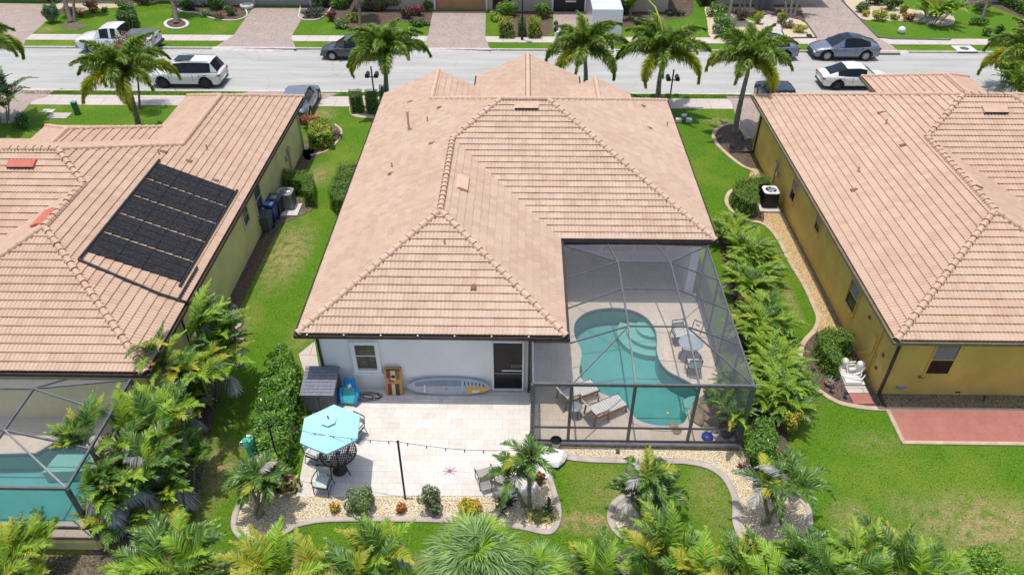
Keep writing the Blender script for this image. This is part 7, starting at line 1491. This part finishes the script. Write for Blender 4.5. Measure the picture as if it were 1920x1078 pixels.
# metal chairs under the twin palms
M['mesh_grey'] = mat('taupe_mesh', (.36,.32,.28), (.28,.25,.22), 20, .7, world=False)
for i, (px, py, r, lb) in enumerate([(909, 893, .35, 'slatted taupe metal chair left under the twin palms'), (942, 905, -.4, 'slatted taupe metal chair right under the twin palms')]):
    c = G(px, py, .3); t = thing('metal_chair', lb, 'chair', (c[0], c[1], PS), r+pi, group='taupe metal chairs')
    mb = MB()
    for k in range(8): mb.box((0, -.24+k*.065, .36), (.5, .045, .012))
    mb.build('seat', [M['mesh_grey']], t); mb = MB()
    for k in range(8): mb.box((0, .27+k*.02, .42+k*.055), (.5, .012, .04), rx=-.3)
    mb.build('backrest', [M['mesh_grey']], t)
    for s in (-1, 1):
        mb = MB(); mb.tube([(s*.26, -.26, 0), (s*.26, -.24, .36)], .016, 6); mb.build('leg', [M['bronze']], t); mb = MB(); mb.tube([(s*.26, .3, 0), (s*.26, .25, .36), (s*.26, .44, .86)], .016, 6); mb.build('leg', [M['bronze']], t)
        mb = MB(); mb.tube([(s*.27, -.26, .36), (s*.28, -.2, .58), (s*.28, .3, .58)], .014, 6); mb.build('armrest', [M['bronze']], t)
rock('white_boulder', 'large white boulder at the front left corner of the cage', 'boulder', 1030, 862, (.52, .42, .5), M['rockw'], seed=4)
rock('white_boulder', 'flatter white boulder behind the taller twin palm', 'boulder', 1002, 885, (.42, .5, .3), M['rockw'], seed=9)
c = G(1042, 836); t = thing('black_topped_lamp', 'short white pot with a black disc on top by the cage corner', 'garden light', (c[0], c[1], 0)); mb = MB(); mb.lathe([(.12, 0), (.16, .2), (.15, .3)], (0, 0, 0), 16); mb.build('pot', [M['whiteplastic']], t); mb = MB(); mb.lathe([(.19, .3), (.2, .33), (0, .36)], (0, 0, 0), 18); mb.build('disc', [M['black']], t)
for px, py, lb in [(1158, 849, 'tiny black spotlight in the cream gravel before the cage'), ]:
    c = G(px, py); t = thing('garden_spotlight', lb, 'garden light', (c[0], c[1], 0)); mb = MB(); mb.tube([(0, 0, 0), (0, 0, .08)], .02, 6); mb.build('stake', [M['black']], t); mb = MB(); mb.box((0, 0, .1), (.12, .1, .08), rx=.4); mb.build('lamp_head', [M['black']], t)
rosette('dry_tuft', 'small brown tuft in the cream gravel right of the palm ring', G(1388, 878), .28, .2, 26, L['redleaf'], .04)
# garden flag figure
c = G(482, 880); t = thing('garden_windsock', 'emerald and silver foil garden windsock hanging among the three stemmed palm leaves', 'windsock', (c[0], c[1], 0)); em = mat('emerald_foil', (.04,.55,.32), (.35,.75,.62), 7, .25, .3, world=False); mb = MB(); mb.tube([(0, 0, 0), (0, 0, 1.7)], .02, 6); mb.build('stake', [M['black']], t)
mb = MB(); V = []; rr = random.Random(5)
for j, (r, z) in enumerate([(.05, 1.72), (.17, 1.62), (.2, 1.4), (.13, 1.2), (.17, 1.0), (.15, .7), (.03, .5)]):
    for k in range(12): a = 2*pi*k/12; q = r*(1+.3*rr.uniform(-1, 1)); V.append((cos(a)*q+.05*sin(j*2), sin(a)*q, z))
mb.add(V, [(j*12+k, j*12+(k+1) % 12, (j+1)*12+(k+1) % 12, (j+1)*12+k) for j in range(6) for k in range(12)]); mb.build('body', [em], t); mb = MB(); mb.box((-.1, -.1, 1.5), (.18, .06, .2), rz=.4, bev=.02); mb.box((.08, .02, 1.7), (.16, .1, .1), bev=.02); mb.build('head', [M['alu']], t)
# ------------------------------------------------------------ in the cage
def chaise(x, y, rz, label):
    t = thing('chaise_lounge', label, 'lounge chair', (x, y, PZ), rz, group='slatted lounge chairs in the cage'); wm = mat('lounger_slat', (.78,.76,.70), (.70,.68,.62), 9, .7, world=False) if 'lounger_slat' not in M else M['lounger_slat']; M['lounger_slat'] = wm
    mb = MB()
    for k in range(13): mb.box((-.28+k*.1, 0, .36), (.085, .58, .025))
    mb.build('seat', [wm], t); mb = MB()
    for k in range(6): mb.box((-.33-k*.055, 0, .42+k*.085), (.09, .58, .025), ry=.98)
    mb.build('backrest', [wm], t)
    for s in (-1, 1):
        mb = MB(); mb.box((.35, s*.31, .33), (1.35, .05, .08)); mb.build('side_rail', [M['wood']], t)
        mb = MB(); mb.box((-.15, s*.36, .56), (.6, .08, .035), bev=.012); mb.build('armrest', [M['wood']], t)
        for x_ in (-.38, .12, .9): mb = MB(); mb.bar((x_, s*.33, .55 if x_ < .2 else .33), (x_+(-.08 if x_ < 0 else .05), s*.33, 0), .05); mb.build('leg', [M['wood']], t)
        mb = MB(); mb.bar((-.32, s*.31, .36), (-.66, s*.31, .9), .045); mb.build('back_rail', [M['wood']], t)
    return t
chaise(1.95, 19.18, .47, 'slatted lounge chair left of the small round side table'); chaise(2.93, 18.42, .5, 'slatted lounge chair right of the small round side table')
t = thing('side_table', 'small round blue grey side table between the lounge chairs', 'table', (2.03, 18.42, PZ)); mb = MB(); mb.lathe([(0, .46), (.24, .46), (.25, .45), (.24, .43), (0, .43)], (0, 0, 0), 24); mb.build('tabletop', [mat('blue_grey_top', (.25,.31,.35), (.3,.36,.4), 6, .3)], t)
for k in range(4): a = k*pi/2+.4; mb = MB(); mb.tube([(cos(a)*.17, sin(a)*.17, .44), (cos(a)*.22, sin(a)*.22, 0)], .014, 6); mb.build('leg', [im], t)
tc = (6.72, 21.62); t = thing('round_dining_table', 'round glass dining table inside the cage near the right screen', 'table', (tc[0], tc[1], PZ)); mb = MB(); mb.lathe([(0, .73), (.45, .73), (.48, .72), (.45, .70), (0, .70)], (0, 0, 0), 28); mb.build('tabletop', [mat('frosted_top', (.33,.38,.39), (.38,.43,.44), 3, .2)], t)
for k in range(4): a = k*pi/2+.4; mb = MB(); mb.tube([(cos(a)*.4, sin(a)*.4, .7), (cos(a)*.3, sin(a)*.3, .35), (cos(a)*.46, sin(a)*.46, 0)], .018, 6); mb.build('leg', [im], t)
armchair(6.72, 20.72, PZ, pi, 'cushioned chair on the near side of the round dining table in the cage', cush); armchair(6.45, 22.5, PZ, .2, 'cushioned chair on the far side of the round dining table in the cage', cush)
t = thing('tilted_side_chair', 'square backed metal chair leaning beside the round dining table in the cage', 'chair', (7.05, 22.45, PZ), -.6); mb = MB(); 
for a, b in (((-.2, .1, .4), (.2, .1, .4)), ((.2, .1, .4), (.2, .35, .85)), ((.2, .35, .85), (-.2, .35, .85)), ((-.2, .35, .85), (-.2, .1, .4)), ((-.08, .2, .55), (.08, .2, .55)), ((-.08, .28, .7), (.08, .28, .7))): mb.bar(a, b, .03)
mb.build('backrest', [im], t)
mb = MB(); mb.box((0, -.12, .41), (.42, .44, .05), bev=.02); mb.build('seat', [cush], t)
for sx in (-1, 1):
    for sy in (-.3, .08): mb = MB(); mb.bar((sx*.18, sy, .4), (sx*.2, sy, 0), .025); mb.build('leg', [im], t)
# rockery
for i, (px, py, r, m_, lb) in enumerate([(1325, 765, (.55, .45, .5), 'rockb', 'largest tan boulder of the pool rockery'), (1345, 745, (.4, .4, .5), 'rockb', 'tan boulder at the back of the pool rockery'), (1308, 783, (.4, .28, .25), 'rockb', 'flat tan boulder at the water edge of the rockery'), (1337, 788, (.38, .26, .3), 'rockb', 'tan boulder by the small white stone in the rockery'), (1265, 803, (.26, .16, .12), 'rockb', 'flat tan stone alone on the deck at the pool end'), (1338, 806, (.16, .15, .16), 'rockw', 'small pale stone in front of the rockery'), (1292, 808, (.22, .14, .06), 'rockw', 'flat white stone at the end of the pool'), (1372, 822, (.14, .12, .14), 'rockw', 'small pale stone beside the black pot')]): rock('rock', lb, 'boulder', px, py, r, M[m_], PZ, seed=i, xy=G(px, py, PZ))
c = G(1362, 815, PZ); t = thing('black_pot', 'large black plant pot in the front right corner of the cage', 'planter', (c[0], c[1], PZ)); mb = MB(); mb.lathe([(.2, 0), (.3, .3), (.31, .42), (.26, .42), (.25, .34), (0, .34)], (0, 0, 0), 20); mb.build('pot', [M['black']], t); mb = MB(); mb.lathe([(0, .35), (.24, .35)], (0, 0, 0), 12); mb.build('soil', [M['mulch']], t)
c = G(1326, 820, PZ); mb = MB(); mb.lathe([(0, 0), (.2, .0), (.22, .05), (.2, .1), (0, .12)], (0, 0, 0), 8); q = tag(mb.build('blue_kickboard', [mat('royal_blue', (.03,.06,.35), (.02,.04,.25), 7, .4)]), 'royal blue eight sided pad on the cage floor near the black pot', 'pool toy'); q.location = (c[0], c[1], PZ)
c = G(1252, 775, 0); mb = MB(); mb.lathe([(0, -.02), (.06, 0), (.05, .05), (0, .07)], (0, 0, 0), 10); q = tag(mb.build('float_toy', [mat('float_yellow', (.8,.8,.15))]), 'tiny yellow float on the turquoise water', 'pool toy'); q.location = (c[0], c[1], -.02)
# grass tufts over the lawns
def tufts(name, polys, cut, n, h, seed):
    g = np.random.default_rng(seed); xs_, ys_ = [], []
    for P in polys:
        a = np.array(P); x = g.uniform(a[:, 0].min(), a[:, 0].max(), n*2); y = g.uniform(a[:, 1].min(), a[:, 1].max(), n*2); ok = inside(x, y, P)
        for q in cut: ok &= ~inside(x, y, q)
        xs_.append(x[ok]); ys_.append(y[ok])
    x = np.concatenate(xs_); y = np.concatenate(ys_); m = len(x); fo = Foliage(); B = np.stack([x, y, np.zeros(m)], 1)
    d = np.stack([g.normal(0, .45, m), g.normal(0, .45, m), np.ones(m)], 1); fo.blades(B, d, g.normal(size=(m, 3)), h*g.uniform(.5, 1.2, m), .028, 0, .3)
    o = fo.build(name, [M['blade']]); tag(o, kind='stuff')
HOUSES = [outM, outR, outL]
CUT = CUTS+[inset(wallM, .05), inset(wallR, .05), inset(wallL, .05), pat, deckpoly, LD, GP([(1661,768),(1694,832),(2300,832),(2300,768)]), POOL, ellipse(*G(137, 50), 1.1, .8)]
for p in (GP([(565,212),(552,236),(430,240),(440,172),(640,172),(600,188)]),): CUT.append(p)
tufts('lawn_blades', [[(-17, 10), (34, 10), (34, 45), (-30, 45), (-30, 34), (-13.2, 34)]], CUT, 42000, .07, 3)
CUT += [[(-60, 56.85), (60, 56.85), (60, 58.15), (-60, 58.15)]]
tufts('verge_blades', [[(-34, 46.6), (34, 46.6), (34, 47.2), (-34, 47.2)], [(-38, 55.7), (38, 55.7), (38, 68), (-38, 68)]], CUT, 9000, .09, 5)
